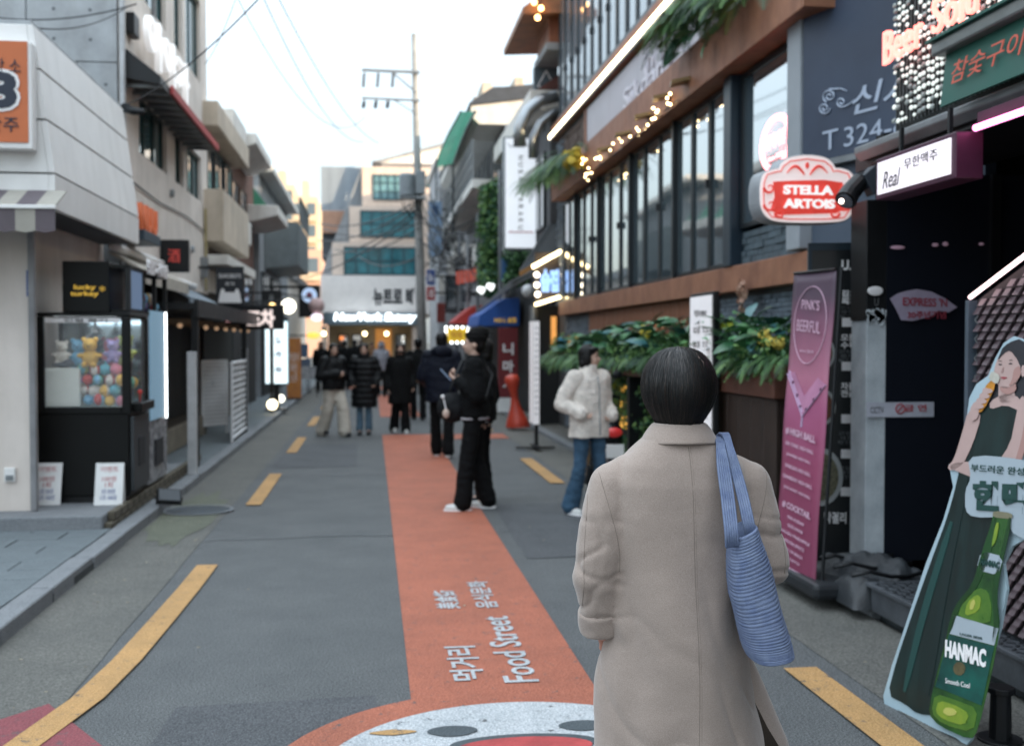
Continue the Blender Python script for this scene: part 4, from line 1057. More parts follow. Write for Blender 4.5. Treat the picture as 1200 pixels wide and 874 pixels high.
box('wall', M_gr2, (XB, 28.0, 0), (8, 40.6, 7.1), rb)
sl0, sl1 = 28.4, 39.8
box('balcony_slab', M_slab, (2.55, sl0, 5.55), (XB, sl1, 5.78), rb, bevel=.02)
bl = box('baluster', M_steel, (2.56, sl0, 5.78), (2.585, sl0 + .03, 6.75), rb)
for i in range(1, 38): copy_part(bl, rb, (0, (sl1 - sl0) * i / 38, 0))
for z in (6.1, 6.42, 6.75): box('rail', M_steel, (2.555, sl0, z), (2.59, sl1, z + .035), rb)
for i in range(9): box('baluster', M_steel, (2.6 + i * .085, sl0, 5.78), (2.62 + i * .085, sl0 + .02, 6.75), rb)
MB().prism([(2.5, 28, 7.55), (8, 28, 8.3), (8, 28, 7.1), (2.7, 28, 7.1), (2.5, 28, 7.3)], (0, 12.6, 0)).build('eave', M_slab, rb)
MB().prism([(2.45, 27.95, 7.56), (8, 27.95, 8.32), (8, 27.95, 8.6), (3.0, 27.95, 8.0), (2.45, 27.95, 7.62)], (0, 12.7, 0)).build('roof', M_navy2, rb)
for (px0, px1, py0, Y, lab) in ((565, 577, 96, 31, 1), (603, 614, 90, 29, 1), (597, 606, 104, 28.6, 0), (555, 563, 113, 34, 0), (551, 556, 122, 36, 0)):
    a, b = at(px0, py0, Y=Y), at(px1, py0, Y=Y)
    box('roof_block', M_beige if lab else M_gr2, (a.x, Y, 7.9), (b.x, Y + 1.4, a.z), rb, bevel=.02)
a, b = at(577, 101, Y=30), at(600, 101, Y=30)
for q in range(6): box('roof_rail', M_steel, (a.x, 30, a.z - .05 - q * .14), (b.x, 30.03, a.z - .01 - q * .14), rb)
for i in range(4):
    ya = 28.8 + i * 2.8
    window_x(rb, XB, ya, ya + 1.6, 5.85, 6.95, -1, cols=2); window_x(rb, XB, ya, ya + 1.7, 3.4, 4.9, -1, cols=2)
window_y(rb, 28.0, 3.5, 4.3, 5.8, 6.9, cols=2)
box('shopfront', mat('shop_dark'), (XB - .05, 28.3, .1), (XB - .01, 40, 2.7), rb)
nt_ = thing('green_netting', 'green scaffold netting stretched on a frame at the roof edge right of the pole', 'netting', (2.6, 39, 7))
M_net = mat('net_green', '2f9a78', .8, var=.3, scale=6, alpha=.85)
q = [at(511, 195, Y=38), at(527, 192, Y=38), at(538, 130, Y=38), at(553, 132, Y=38)]
mb = MB(); nn_ = 10
lft = [at(511, 196, X=2.40), at(516, 178, X=2.40), at(526, 156, X=2.40), at(540, 131, X=2.40)]
rgt = [at(531, 192, X=2.40), at(538, 172, X=2.40), at(547, 150, X=2.40), at(557, 131, X=2.40)]
for i in range(3): mb.add([lft[i], rgt[i], rgt[i + 1], lft[i + 1]], [(0, 1, 2, 3)])
o = mb.build('net', M_net, nt_); sm = o.modifiers.new('s', 'SOLIDIFY'); sm.thickness = .02
for i in range(3):
    MB().tube([lft[i], lft[i + 1]], .03, 5).build('pole', M_dark, nt_); MB().tube([rgt[i], rgt[i + 1]], .03, 5).build('pole', M_dark, nt_)
MB().tube([lft[0], lft[0] - V((0, 0, 2.4))], .03, 5).build('pole', M_dark, nt_); MB().tube([rgt[0], rgt[0] - V((0, 0, 2.4))], .03, 5).build('pole', M_dark, nt_)
for q in range(2): MB().tube([lft[0] - V((0, 0, .8 + q)), rgt[0] - V((0, 0, .8 + q))], .03, 5).build('pole', M_dark, nt_)

r2 = thing('pipework_building', 'dark building with silver duct, red-brown roof and creepers beside the tall white sign', 'building', (5, 24, 0))
box('wall', mat('wall_dim', '4c4d50', .85, var=.2, scale=2, bump=.3), (3.45, 21.4, 0), (9, 27.9, 6.1), r2)
box('cornice', M_slab, (3.05, 21.4, 6.1), (9, 27.9, 6.5), r2, bevel=.02)
MB().prism([(3.2, 21.4, 6.51), (9, 21.4, 6.51), (9, 21.4, 8.2), (4.2, 21.4, 7.2)], (0, 6.4, 0)).build('roof', mat('roof_rust', '5f3a34', .8, var=.2, bump=.3), r2)
duct = [at(609, 172, Y=21.1), at(609, 150, Y=21.1), at(619, 130, Y=21.1), at(633, 118, Y=21.1), at(652, 113, Y=21.15)]
MB().tube(duct, .12, 14).build('duct', mat('duct_silver', '9ea2a6', .3, .8, var=.1), r2, smooth=True)
MB().tube([p + V((.26, .1, -.2)) for p in duct], .08, 14).build('duct', mat('duct_silver'), r2, smooth=True)
for i in range(3):
    ya = 21.9 + i * 2; window_x(r2, 3.45, ya, ya + 1.3, 3.9, 5.4, -1, cols=2)
for py in (335, 330):
    MB().tube([at(545, 395, Y=30), at(560, 365, Y=27), at(600, py, Y=23), at(640, py - 20, Y=21.5)], .035, 6).build('service_pipe', M_steel, r2)
box('shopfront', mat('shop_dark'), (3.40, 21.6, .1), (3.44, 27.8, 2.8), r2)
bs = thing('triangle_sign', 'dark square rooftop sign with a white outlined triangle', 'sign', (3.7, 22, 7.5))
a, b = at(626, 78, Y=22), at(654, 112, Y=22)
box('box', mat('sign_slate'), (a.x, 22, b.z), (b.x, 22.2, a.z), bs, bevel=.01)
cx, cz = (a.x + b.x) / 2, (a.z + b.z) / 2 + .03
tri = [V((cx - .17, 21.99, cz - .15)), V((cx + .17, 21.99, cz - .15)), V((cx, 21.99, cz + .17))]
for i in range(3): MB().tube([tri[i], tri[(i + 1) % 3]], .012, 5).build('outline', M_cream, bs)
text('제제반점', M_cream, (cx, 21.99, cz - .2), (1, 0, 0), (0, 0, 1), .3, .06, bs)
box('post', M_black, (cx - .04, 22.05, b.z - .7), (cx + .04, 22.12, b.z), bs)
# tall white lit sign
ns = thing('vertical_lightbox', 'tall white lit vertical sign reading NUSANTARAKU down its face', 'sign', (3.2, 24, 4))
a, b = at(590, 160, Y=23), at(630, 293, Y=23)
box('case', mat('case_grey', '8c9094', .5), (a.x, 23, b.z), (b.x, 23.2, a.z), ns, bevel=.015)
M_nus = mat('lightbox_pale', (.74, .76, .79), .5, var=.03, scale=1.5, emit=.36, ecol=(.78, .84, .92))
box('lit_face', M_nus, (a.x + .04, 22.985, b.z + .04), (b.x - .04, 22.998, a.z - .04), ns)
cx = (a.x + b.x) / 2
for i, ch in enumerate('NUSANTARAKU'):
    text(ch, M_ink, (cx, 22.98, a.z - (a.z - b.z) * (.185 + i * .062)), (0, 0, -1), (1, 0, 0), .085, .10, ns, bold=.01)
mb = MB()
for sx in (-1, 1):
    pts = [V((cx + sx * (.02 + .26 * t), 22.98, a.z - .17 + .05 * sin(t * 7))) for t in [i / 8 for i in range(9)]]
    mb.tube(pts, [.018 - .0015 * i for i in range(9)], 5)
mb.build('ornament', M_steel, ns)
MB().tube([V((cx - .26 + .065 * i, 22.98, b.z + .36 + .012 * (i % 2))) for i in range(9)], .012, 5).build('red_line', mat('red_print'), ns)
for z in (a.z - .5, b.z + .5): box('bracket', M_black, (b.x, 23.05, z), (3.9, 23.12, z + .06), ns)
# creepers: hanging plants column
M_leafs = [mat('leaf_%d' % i, c, .55, var=.25, scale=9, spec=.4) for i, c in enumerate(('3a6238', '4c7a42', '2c4e33', '638c4c', '7a9c58', '35604a'))]
def leafcloud(name, label, cat, pts, n, size, mats, spread, parent=None, droop=.5, base=None, grp=None):
    mb = MB()
    for i in range(n):
        p = V(pts[RND.randrange(len(pts))]) + V((RND.gauss(0, spread[0]), RND.gauss(0, spread[1]), RND.gauss(0, spread[2])))
        d = V((RND.uniform(-1, 1), RND.uniform(-1, 1), RND.uniform(-1, .6) - droop * .5)).normalized()
        s = size * RND.uniform(.6, 1.3); w_ = d.cross(V((RND.uniform(-1, 1), RND.uniform(-1, 1), RND.uniform(-1, 1)))).normalized() * s * .3
        mb.cur = RND.randrange(len(mats))
        n_ = d.cross(w_).normalized() * s * .08
        mb.add([p, p + d * s * .45 + w_ + n_, p + d * s, p + d * s * .45 - w_ + n_, p + d * s * .5 - n_], [(0, 1, 4), (1, 2, 4), (2, 3, 4), (3, 0, 4)])
    return mb.build(name, mats, parent)
cr = thing('climbing_plant', 'tall column of green creepers on the wall left of the white vertical sign', 'plant', (2.9, 27, 0))
pts = [at(RND.uniform(568, 584), y, Y=27) for y in [215 + i * 1.6 for i in range(80)]]
leafcloud('foliage', '', '', pts, 5200, .13, M_leafs, (.08, .25, .05), cr)
MB().tube([at(577, 345, Y=27.1), at(575, 280, Y=27.1), at(574, 215, Y=27.1)], .03, 6).build('stem', M_brown, cr)
cr2 = thing('climbing_plant', 'smaller dim creeper below the white vertical sign', 'plant', (3.1, 25, 0))
pts = [at(RND.uniform(594, 632), RND.uniform(292, 330), Y=24.5) for _ in range(60)]
leafcloud('foliage', '', '', pts, 1800, .12, M_leafs[:3], (.05, .2, .05), cr2)
MB().tube([at(612, 345, Y=24.6), at(611, 300, Y=24.6)], .03, 6).build('stem', M_brown, cr2)
# clutter on the walls between the pole and the tall white sign
for i, (px, py, Y, lab) in enumerate(((556, 300, 29.5, 'small white air conditioner below the balcony, nearest the creepers'), (543, 296, 33, 'small white air conditioner below the balcony, middle one'), (531, 292, 37, 'small white air conditioner below the balcony, nearest the pole'), (603, 196, 23.8, 'grey air conditioner high behind the left edge of the tall white sign'))):
    c = at(px, py, Y=Y); t = thing('air_conditioner', lab, 'air conditioner', c)
    box('case', M_slab if i < 3 else M_greyd, (c.x, Y, c.z - .25), (c.x + .55, Y + .8, c.z + .25), t, bevel=.015)
    MB().cyl((c.x + .27, Y - .012, c.z), (c.x + .27, Y - .001, c.z), .17, n=18).build('fan_grille', M_dark, t)
    box('bracket', M_black, (c.x + .05, Y + .05, c.z - .30), (c.x + .9, Y + .7, c.z - .255), t)
for i, (px, y0_, y1_, Y) in enumerate(((548, 275, 400, 30), (560, 250, 390, 28.6), (538, 270, 400, 33), (586, 200, 360, 25.5))):
    a, b = at(px, y0_, Y=Y), at(px, y1_, Y=Y)
    tag(MB().cyl(a, b, .045, n=8).build('drain_pipe', M_steel if i % 2 else M_greyd, None), ['grey drain pipe beside the orange-red canopy', 'steel drain pipe left of the green creepers', 'grey drain pipe close behind the utility pole', 'steel drain pipe between creepers and tall white sign'][i], 'pipe', 'drain pipes on the right')
for i, (px0, px1, y0_, y1_, Y, col, lab) in enumerate(((512, 522, 355, 378, 35, '8c3a34', 'small round-cornered red sign low beside the pole'), (524, 533, 300, 322, 36, 'c9c6c0', 'small white sign under the balcony near the pole'), (541, 552, 340, 354, 31, '39464f', 'small slate sign right above the red awning'), (514, 521, 322, 346, 36, 'd8d5cc', 'narrow white sign above the small red sign'), (588, 600, 303, 330, 24.6, '2e5c8a', 'blue square sign under the tall white sign'))):
    a, b = at(px0, y0_, Y=Y), at(px1, y1_, Y=Y)
    t = thing('shop_sign', lab, 'sign', (a.x, Y, b.z)); box('box', mat('ss_' + col, col, .5, var=.15), (a.x, Y, b.z), (b.x, Y + .12, a.z), t, bevel=.015)
    box('bracket', M_black, (b.x + .001, Y + .04, (a.z + b.z) / 2), (b.x + .7, Y + .08, (a.z + b.z) / 2 + .05), t)
# awnings
def side_awning(name, lab, m, Y0, Y1, prof, valance=None):
    t = thing(name, lab, 'awning', (3.3, (Y0 + Y1) / 2, 2))
    MB().prism([V((x, Y0, z)) for x, z in prof], (0, Y1 - Y0, 0)).build('canvas', m, t, bevel=.012)
    return t
M_blue = mat('awning_blue', '1d4f9a', .6, var=.08)
def pr(Y, L): return [(at(x, y, Y=Y).x, at(x, y, Y=Y).z) for x, y in L]
ba = side_awning('blue_awning', 'bright blue sloping awning with small yellow lettering on the right', M_blue, 24.8, 27.6, pr(24.8, [(609, 349), (590, 350), (562, 369), (560, 382), (609, 382)]))
aa = at(592, 375, Y=24.78); text('NO.1. 술집', glow('print_yellow', (.75, .45, .05), .25), aa, (1, 0, 0), (0, 0, 1), .48, .11, ba, bold=.02)
M_red = mat('awning_bright_red', 'b23630', .6, var=.08)
side_awning('red_awning', 'red sloping awning just beyond the blue one', M_red, 29, 31, pr(29, [(566, 357), (553, 359), (532, 376), (532, 379), (566, 379)]))
ra_ = thing('red_valance', 'orange-red scalloped tile canopy above the red awning', 'awning', (3, 30, 3.5))
for i in range(5):
    a = at(534 + i * 5, 318 - i * .8, Y=30 - i * .2); b = at(538.2 + i * 5, 334 - i, Y=30 - i * .2)
    MB().prism([V((a.x, a.y, a.z)), V((b.x, a.y, a.z)), V((b.x, a.y - .35, b.z)), V((a.x, a.y - .35, b.z))], (0, .03, .0)).build('scallop', mat('scallop_red', 'b8452e', .6, var=.1), ra_)
box('batten', M_black, (at(533, 318, Y=30).x, 30.05, at(533, 318, Y=30).z), (3.4, 30.1, at(533, 318, Y=30).z + .06), ra_)
# small round white dish lamps
for i, (px, py, lab) in enumerate(((566, 341, 'white spotlight on the service pipe, left of the blue awning'), (577, 337, 'white spotlight on the service pipe, above the blue awning'))):
    c = at(px, py, Y=26); t = thing('spotlight', lab, 'lamp', c, group='spotlights above the blue awning')
    MB().cyl(c, c + V((-.12, -.05, .05)), .09, .06, 12).build('shade', glow('spot_white', (.9, .93, .9), 1.0), t); MB().tube([c, c + V((.5, .2, .2))], .015, 5).build('arm', M_black, t)
gl = thing('globe_lamp', 'round grey-white wall globe between blue awning and lit bulb sign', 'lamp', (3.0, 21.5, 2.9))
c = at(619, 341, Y=21.6)
MB().sph(c, .13, 16, 12).build('globe', mat('globe_milky', (.6, .62, .64), .3, var=0), gl, smooth=True); MB().tube([c, c + V((.35, .1, .1))], .02, 6).build('arm', M_black, gl)
# yellow sign with bulbs
ys_ = thing('yellow_bulb_sign', 'small yellow sign framed with white bulbs beyond the people', 'sign', (2.4, 29, 2))
a, b = at(524, 385, Y=29), at(547, 400, Y=29)
box('panel', mat('sign_yellow', 'd0a822', .5, emit=.15, ecol=(.9, .6, .05)), (a.x, 29, b.z), (b.x, 29.06, a.z), ys_)
for i in range(16):
    t_ = i / 16 * 4; w_, h_ = b.x - a.x, a.z - b.z
    p = [(t_, 0), (1, t_ - 1), (3 - t_, 1), (0, 4 - t_)][int(t_)]
    MB().sph((a.x - .03 + p[0] * (w_ + .06), 28.98, b.z - .03 + p[1] * (h_ + .06)), .032, 8, 6).build('bulb', glow('bulb_white', (.95, 1, 1), 3.5), ys_)
text('막창', mat('red_print'), ((a.x + b.x) / 2, 28.99, (a.z + b.z) / 2), (1, 0, 0), (0, 0, 1), .3, .16, ys_)
MB().tube([((a.x + b.x) / 2, 29.03, b.z), ((a.x + b.x) / 2, 29.03, .02)], .03, 6).build('post', M_black, ys_)
# red vertical sign board
rs = thing('red_signboard', 'tall dark red signboard with white block characters on the right', 'sign', (3.1, 24.4, .1))
a, b = at(584, 384, Y=24.5), at(607, 466, Y=24.5)
box('board', mat('board_darkred', '6e1f24', .6, var=.1), (a.x, 24.5, b.z), (b.x, 24.58, a.z), rs, bevel=.01)
for i, ch in enumerate('니마시'):
    text(ch, M_cream, ((a.x + b.x) / 2, 24.49, a.z - (a.z - b.z) * (.3 + .25 * i)), (1, 0, 0), (0, 0, 1), .24, .26, rs, bold=.03)
box('plinth', M_white, (a.x, 24.5, .06), (b.x, 24.7, b.z), rs)
pn = thing('red_pin_post', 'orange-red plastic pin-shaped post with a wide weighted base', 'post', (2.8, 21, .06))
bb_ = at(607, 500, Z=.06)
k = bb_.y / 1290
prof = [(0, 13.5), (3, 14), (8, 12.5), (16, 9), (26, 5.5), (36, 4), (44, 5.5), (50, 8), (56, 9), (60, 7), (62, 1)]
MB().tube([(bb_.x - .002 * z, bb_.y, .06 + z * k) for z, r in prof], [r * k for z, r in prof], 20).build('body', mat('plastic_red', 'b8402c', .45, var=.12), pn, smooth=True)
MB().cyl((bb_.x, bb_.y, .06), (bb_.x, bb_.y, .09), 14.5 * k, n=20).build('base', mat('plastic_red'), pn)
# ================================================================== restaurant building, right
rt = thing('restaurant_building', 'two-storey restaurant with long dark window band, rusty ledge and brick base on the right', 'building', (5, 14, 0))
XW = 3.5
M_rust = mat('rust_steel', '7d503b', .6, .1, var=.22, scale=3, bump=.2, col2='9c6a4e', streak=.2)
M_rustp = mat('rust_panel', '6a3f2c', .6, .1, var=.2, scale=5, bump=.15, col2='8c573b', streak=.25)
M_brk = mat('ledger_grey', '6a7580', .85, var=.25, scale=7, bump=.5)
M_fasgrey = mat('sign_fascia', 'aeaab2', .5, var=.05, scale=1.5)
Y0, Y1 = 8.42, 19.9
box('core_wall', mat('wall_dim'), (XW + .25, 8.3, 0), (9, 21.3, 9.2), rt)
box('lower_wall', mat('wall_dim'), (XW + .02, 8.3, 0), (XW + .26, 21.3, 2.34), rt)
bricks(rt, M_brk, XW + .02, 8.3, 10.9, 1.3, 2.08, .26, .042, -1, 'ledger_stone', .03)
bricks(rt, M_brk, XW + .02, 17.6, 20.0, .1, 2.08, .26, .042, -1, 'ledger_stone', .03)
bricks(rt, M_brk, XW - .02, 19.9, 20.6, 2.3, 5.3, .2, .05, -1, 'ledger_stone', .05)
box('pier', mat('wall_dim'), (XW - .015, 19.9, 2.3), (XW + .25, 20.6, 5.4), rt)
# rusty metal panels below the sill
n_ = 34
pan = MB().box((XW - .03, 10.95, 1.3), (XW + .0, 10.95 + .185, 2.09)).build('panel', M_rustp, rt, bevel=.006, seg=1)
for i in range(1, n_): copy_part(pan, rt, (RND.uniform(-.003, .003), .196 * i, 0))
# sill and ledge
box('sill', M_rust, (XW - .12, 8.25, 2.10), (XW + .25, 20.0, 2.34), rt, bevel=.008)
box('sill_end', M_rust, (XW - .124, 8.12, 1.9), (XW + .02, 8.25, 2.33), rt, bevel=.006)
LX = 3.22
for i in range(8):
    ya = 8.1 + i * 1.47
    box('ledge_panel', M_rust, (LX, ya + .004, 4.14), (LX + .035, ya + 1.466, 4.62), rt, bevel=.004, seg=1)
box('ledge', M_rust, (LX + .036, 8.1, 4.15), (XW + .3, 19.86, 4.60), rt)
box('ledge_end', M_rust, (LX + .002, 8.06, 4.142), (XW + .3, 8.098, 4.615), rt, bevel=.004)
# window band
zs0, zs1 = 2.34, 4.14
ym = [10.42, 11.1, 11.72, 12.38, 13.1, 13.85, 14.55, 15.25, 15.95, 16.65, 17.3, 17.95, 18.6, 19.25, 19.88]
for i, (ya, yb) in enumerate(zip(ym, ym[1:])):
    window_x(rt, XW, ya + .01, yb - .01, zs0 + .02, zs1 - .02, -1, fw=.036, depth=.06)
    if i % 3 == 0: box('mullion', M_dark, (XW - .10, ya - .035, zs0 + .01), (XW + .1, ya + .035, zs1 - .01), rt)
    for zz in (3.2,):
        if i % 3 == 1: box('hinge', M_black, (XW - .10, ya - .02, zz), (XW - .07, ya + .02, zz + .09), rt)
box('mullion', mat('frame_blue', '22323e', .4, .3), (XW - .14, 10.18, zs0), (XW + .2, 10.40, zs1), rt, bevel=.01)
window_x(rt, XW, 8.72, 10.16, zs0 + .35, zs1 - .02, -1, fw=.04, depth=.05)
bricks(rt, mat('ledger_blue', '4c5a62', .8, var=.2, scale=8, bump=.4), XW + .0, 8.72, 10.16, zs0 + .02, zs0 + .33, .3, .06, -1, 'ledger_stone', .03)
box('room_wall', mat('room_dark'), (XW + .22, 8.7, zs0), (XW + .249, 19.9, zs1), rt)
# white end pillar
box('pillar', mat('pillar_grey', '8f959b', .5, var=.06), (XW - .16, 8.42, zs0 + .02), (XW + .2, 8.70, 9), rt, bevel=.012)
# sign fascia between ledge and light strip
zf0, zf1 = 4.62, 5.36
ya = 9.0
for i in range(5):
    a_, b_ = 9.05 + i * 1.72, 9.05 + (i + 1) * 1.72
    box('fascia_panel', M_fasgrey, (XW - .06, a_ + .004, zf0 + .0), (XW - .02, b_ - .004, zf1 + .0), rt, bevel=.003, seg=1)
box('timber_post', M_rust, (XW - .08, 17.66, zf0), (XW - .02, 17.78, zf1), rt)
box('fascia_core', mat('wall_dim'), (XW - .019, 8.71, zf0), (XW + .25, 20.6, zf1 + .3), rt)
bricks(rt, mat('brick_dimbrown', '5b4a42', .85, var=.25, scale=9, bump=.4), XW - .02, 17.8, 20.5, zf0, zf1, .2, .06, -1, 'ledger_stone', .03)
M_fade = mat('letter_pale', 'cfcbd4', .5, var=0)
text('in the', M_fade, (XW - .062, 13.0, 5.12), (0, -1, 0), (0, 0, 1), 1.6, .26, rt, depth=.02)
text('Sikdang', M_fade, (XW - .062, 13.7, 4.86), (0, -1, 0), (0, 0, 1), 2.5, .38, rt, depth=.02, bold=.01)
# light strip and cornice
box('cornice', M_rust, (XW - .12, 8.71, zf1 + .05), (XW + .25, 20.9, zf1 + .32), rt, bevel=.008)
ledl = thing('light_strip', 'long warm glowing light strip along the cornice of the restaurant', 'light strip', (XW - .15, 14, zf1))
box('diffuser', glow('led_warm', (1, .80, .48), 5.5), (XW - .165, 9.0, zf1 + .09), (XW - .122, 20.9, zf1 + .165), ledl, bevel=.01)
box('channel', M_steel, (XW - .15, 9.0, zf1 + .055), (XW - .121, 20.92, zf1 + .089), ledl)
# upper windows
zu0, zu1 = 5.78, 8.6
yy = 8.9; M_pale = mat('pale_blind_glass', (.16, .19, .22), .05, var=.15, scale=.7, spec=1, ior=1.9)
while yy < 20.2:
    window_x(rt, XW + .02, yy + .01, yy + .60, zu0, zu1, -1, fw=.045, depth=.06, pm=M_pale)
    box('hinge', M_black, (XW - .06, yy - .02, 6.5), (XW - .03, yy + .03, 6.6), rt)
    yy += .61
box('spandrel', mat('frame_blue'), (XW - .05, 8.71, zf1 + .32), (XW + .24, 20.6, zu0), rt)
box('spandrel', mat('frame_blue'), (XW - .05, 8.71, zu1), (XW + .24, 20.6, 9.2), rt)
# corner oriel and roof eave with bulbs at the far end
a, b = at(641, 62, Y=20.95), at(655, 0, Y=20.95)
MB().box((a.x, 20.7, a.z + .12), (3.7, 22.2, 9.0)).build('oriel', M_rustp, rt, bevel=.01)
MB().box((a.x - .06, 20.65, a.z - .02), (3.7, 22.25, a.z + .12)).build('oriel_floor', M_greyd, rt, bevel=.01)
for z in (a.z + .5, a.z + .95, a.z + 1.4): box('board', M_rust, (a.x - .02, 20.68, z), (a.x + .01, 22.18, z + .34), rt, bevel=.006)
a, b = at(611, 20, Y=20.6), at(642, 22, Y=20.6)
MB().prism([V((a.x, 20.4, a.z)), V((3.6, 20.4, a.z + .05)), V((3.6, 20.4, a.z + .9)), V((a.x + .6, 20.4, a.z + .55)), V((a.x, 20.4, a.z + .12))], (0, 3, 0)).build('eave', mat('eave_timber', '8a5c3c', .6, var=.2, bump=.2), rt)
for i, (px, py) in enumerate(((626, 3), (634, 10), (630, 21))):
    c = at(px, py, Y=20.3); t = thing('eave_bulb', ['small warm bulb under the top eave, highest one', 'small warm bulb under the top eave, middle one', 'small warm bulb under the top eave, lowest one'][i], 'lamp', c, group='bulbs under the top eave')
    MB().sph(c, .05, 10, 8).build('bulb', glow('bulb_eave', (1, .55, .2), 6), t, smooth=True); MB().cyl(c + V((0, 0, .05)), c + V((0, .1, .4)), .01, n=5).build('cord', M_black, t)
# little star bulbs and spotlight arms on the ledge
bx = [(790, 110), (775, 128), (757, 142), (741, 158), (722, 176), (703, 190), (689, 205), (680, 193), (686, 180)]
bx = [(786, 121), (766, 137), (745, 157), (723, 176), (702, 192), (689, 208), (683, 193)]
for i, (px, py) in enumerate(bx):
    c = at(px, py, X=LX - .05)
    t = thing('star_bulb_cluster', ['nearest', 'second nearest', 'third nearest', 'fourth', 'fifth', 'sixth', 'farthest'][i] + ' cluster of warm star bulbs on the rusty ledge', 'lamp', c, group='star bulbs on the ledge')
    for k in range(6):
        p = c + V((RND.uniform(-.04, .1), RND.uniform(-.28, .28), RND.uniform(-.05, .13)))
        MB().sph(p, .014, 8, 6).build('bulb', glow('bulb_star', (1, .72, .36), 8), t, smooth=True)
    MB().tube([c + V((.0, -.3, -.04)), c + V((.05, 0, .02)), c + V((0, .3, -.03))], .008, 5).build('wire', M_black, t)
    if i < 5:
        MB().obox(c + V((-.02, -.45, .12)), (.10, -.02, .02), (.02, .10, 0), (0, 0, .018)).build('lamp_arm', mat('brass_arm', '8c7450', .4, .6), t)
# string of bulbs reflected inside: small round interior lamps
for i, (px, py) in enumerate(((770, 156), (752, 166), (732, 210), (766, 262))): pass

# ---- planters
def planter(name, lab, m, x0, x1, y0, y1, z0, z1, nb):
    t = thing(name, lab, 'planter', ((x0 + x1) / 2, (y0 + y1) / 2, z0))
    w_ = (y1 - y0) / nb
    p = box('board', m, (x0, y0 + .003, z0), (x0 + .03, y0 + w_ - .003, z1), t, bevel=.004, seg=1)
    for i in range(1, nb): copy_part(p, t, (0, w_ * i, 0))
    box('end_board', m, (x0, y0 - .03, z0), (x1, y0 - .001, z1), t, bevel=.004)
    box('end_board', m, (x0, y1 + .001, z0), (x1, y1 + .03, z1), t, bevel=.004)
    box('soil', mat('soil'), (x0 + .03, y0, z0 + .02), (x1, y1, z1 - .06), t)
    return t
M_pl = mat('planter_brown', '5b3527', .6, var=.2, scale=4, bump=.15)
planter('window_planter', 'long rusty brown trough planter running under the restaurant windows', M_pl, 3.05, 3.47, 9.95, 18.4, 1.22, 1.46, 6)
planter('window_planter', 'short rusty brown trough planter right above the dark cabinet', M_pl, 2.98, 3.47, 8.0, 9.5, 1.20, 1.46, 2)
cbn = thing('dark_cabinet', 'dark brown timber cabinet standing under the short planter behind the pink banner', 'cabinet', (3.2, 8.7, .06))
M_cabw = mat('cabinet_walnut', '2e2019', .55, var=.25, scale=6, bump=.15, stretch=(6, 6, .7))
for i in range(5):
    box('panel', M_cabw, (3.02, 8.03 + i * .29 + .004, .08), (3.06, 8.03 + (i + 1) * .29 - .004, 1.19), cbn, bevel=.004, seg=1)
box('carcass', M_cabw, (3.061, 8.03, .06), (3.46, 9.48, 1.195), cbn)
for i, (y, lab) in enumerate(((13.2, 'dark support leg under the long planter, nearer one'), (16.4, 'dark support leg under the long planter, farther one'))):
    t = thing('planter_support', lab, 'support', (3.2, y, 0), group='supports of the long planter'); box('leg', M_black, (3.1, y, .06), (3.4, y + .1, 1.2), t); box('foot', M_black, (3.05, y - .05, .06), (3.45, y + .15, .085), t)
# lit posters behind
for i, (pa, pb, y0_, y1_, X, lab) in enumerate(((727, 739, 452, 500, 3.42, 'glowing amber poster low behind the long planter'), (833, 853, 462, 516, 3.40, 'glowing orange poster with pink figure beside the white menu stand'))):
    a, b = at(pa, y1_, X=X), at(pb, y0_, X=X)
    t = thing('lit_poster', lab, 'poster', (X, a.y, 1))
    box('panel', mat('poster_amber', (.60, .26, .05), .5, var=.25, scale=9, emit=.8, ecol=(.9, .45, .08)), (X, min(a.y, b.y), a.z), (X + .02, max(a.y, b.y), b.z), t)
    box('frame', M_black, (X + .021, min(a.y, b.y) - .03, a.z - .03), (X + .05, max(a.y, b.y) + .03, b.z + .03), t)
    cm = (a + b) / 2
    MB().sph((X - .006, cm.y, cm.z - .02), (.01, abs(a.y - b.y) * .28, .11)).sph((X - .006, cm.y, cm.z + .12), (.01, .06, .07)).build('printed_figure', mat('poster_pink', 'c08a86', .5, var=.1), t, smooth=True)
gl2 = thing('storm_lantern', 'small grey storm lantern on top of the orange poster', 'lantern', (3.35, 8.9, 1.3))
c = at(843, 464, X=3.36); MB().cyl(c, c + V((0, 0, .12)), .05, n=12).cyl(c + V((0, 0, .12)), c + V((0, 0, .15)), .055, .02, 12).build('body', M_steel, gl2)

# ---- plants in the planters
def leafblade(L, W, fold=.25, droop=.35, nseg=4):
    """one broad leaf as a small mesh: base at origin, growing +Y"""
    vs, fs = [], []
    for i in range(nseg + 1):
        t = i / nseg; w_ = W * sin(pi * min(1, t * .92 + .06)) ** .8 * .5 if i < nseg else 0.001
        z = -droop * L * t * t
        vs += [(-w_, L * t, z + fold * w_), (0, L * t, z), (w_, L * t, z + fold * w_)]
    for i in range(nseg):
        a = i * 3; fs += [(a, a + 1, a + 4, a + 3), (a + 1, a + 2, a + 5, a + 4)]
    me = bpy.data.meshes.new('leaf'); me.from_pydata(vs, [], fs); me.polygons.foreach_set('use_smooth', [True] * len(fs)); return me
M_big = [mat('broadleaf_%d' % i, c, .38, var=.15, scale=12, spec=.5) for i, c in enumerate(('2f5e3c', '3c744a', '244a32', '4f8858', '5c8a62', '3a6e70'))]
BLADES = []
for i, m in enumerate(M_big):
    me = leafblade(1, .55); me.materials.append(m); BLADES.append(me)
NARROW = []
for i, m in enumerate(M_big):
    me = leafblade(1, .14, droop=.6, nseg=5); me.materials.append(m); NARROW.append(me)
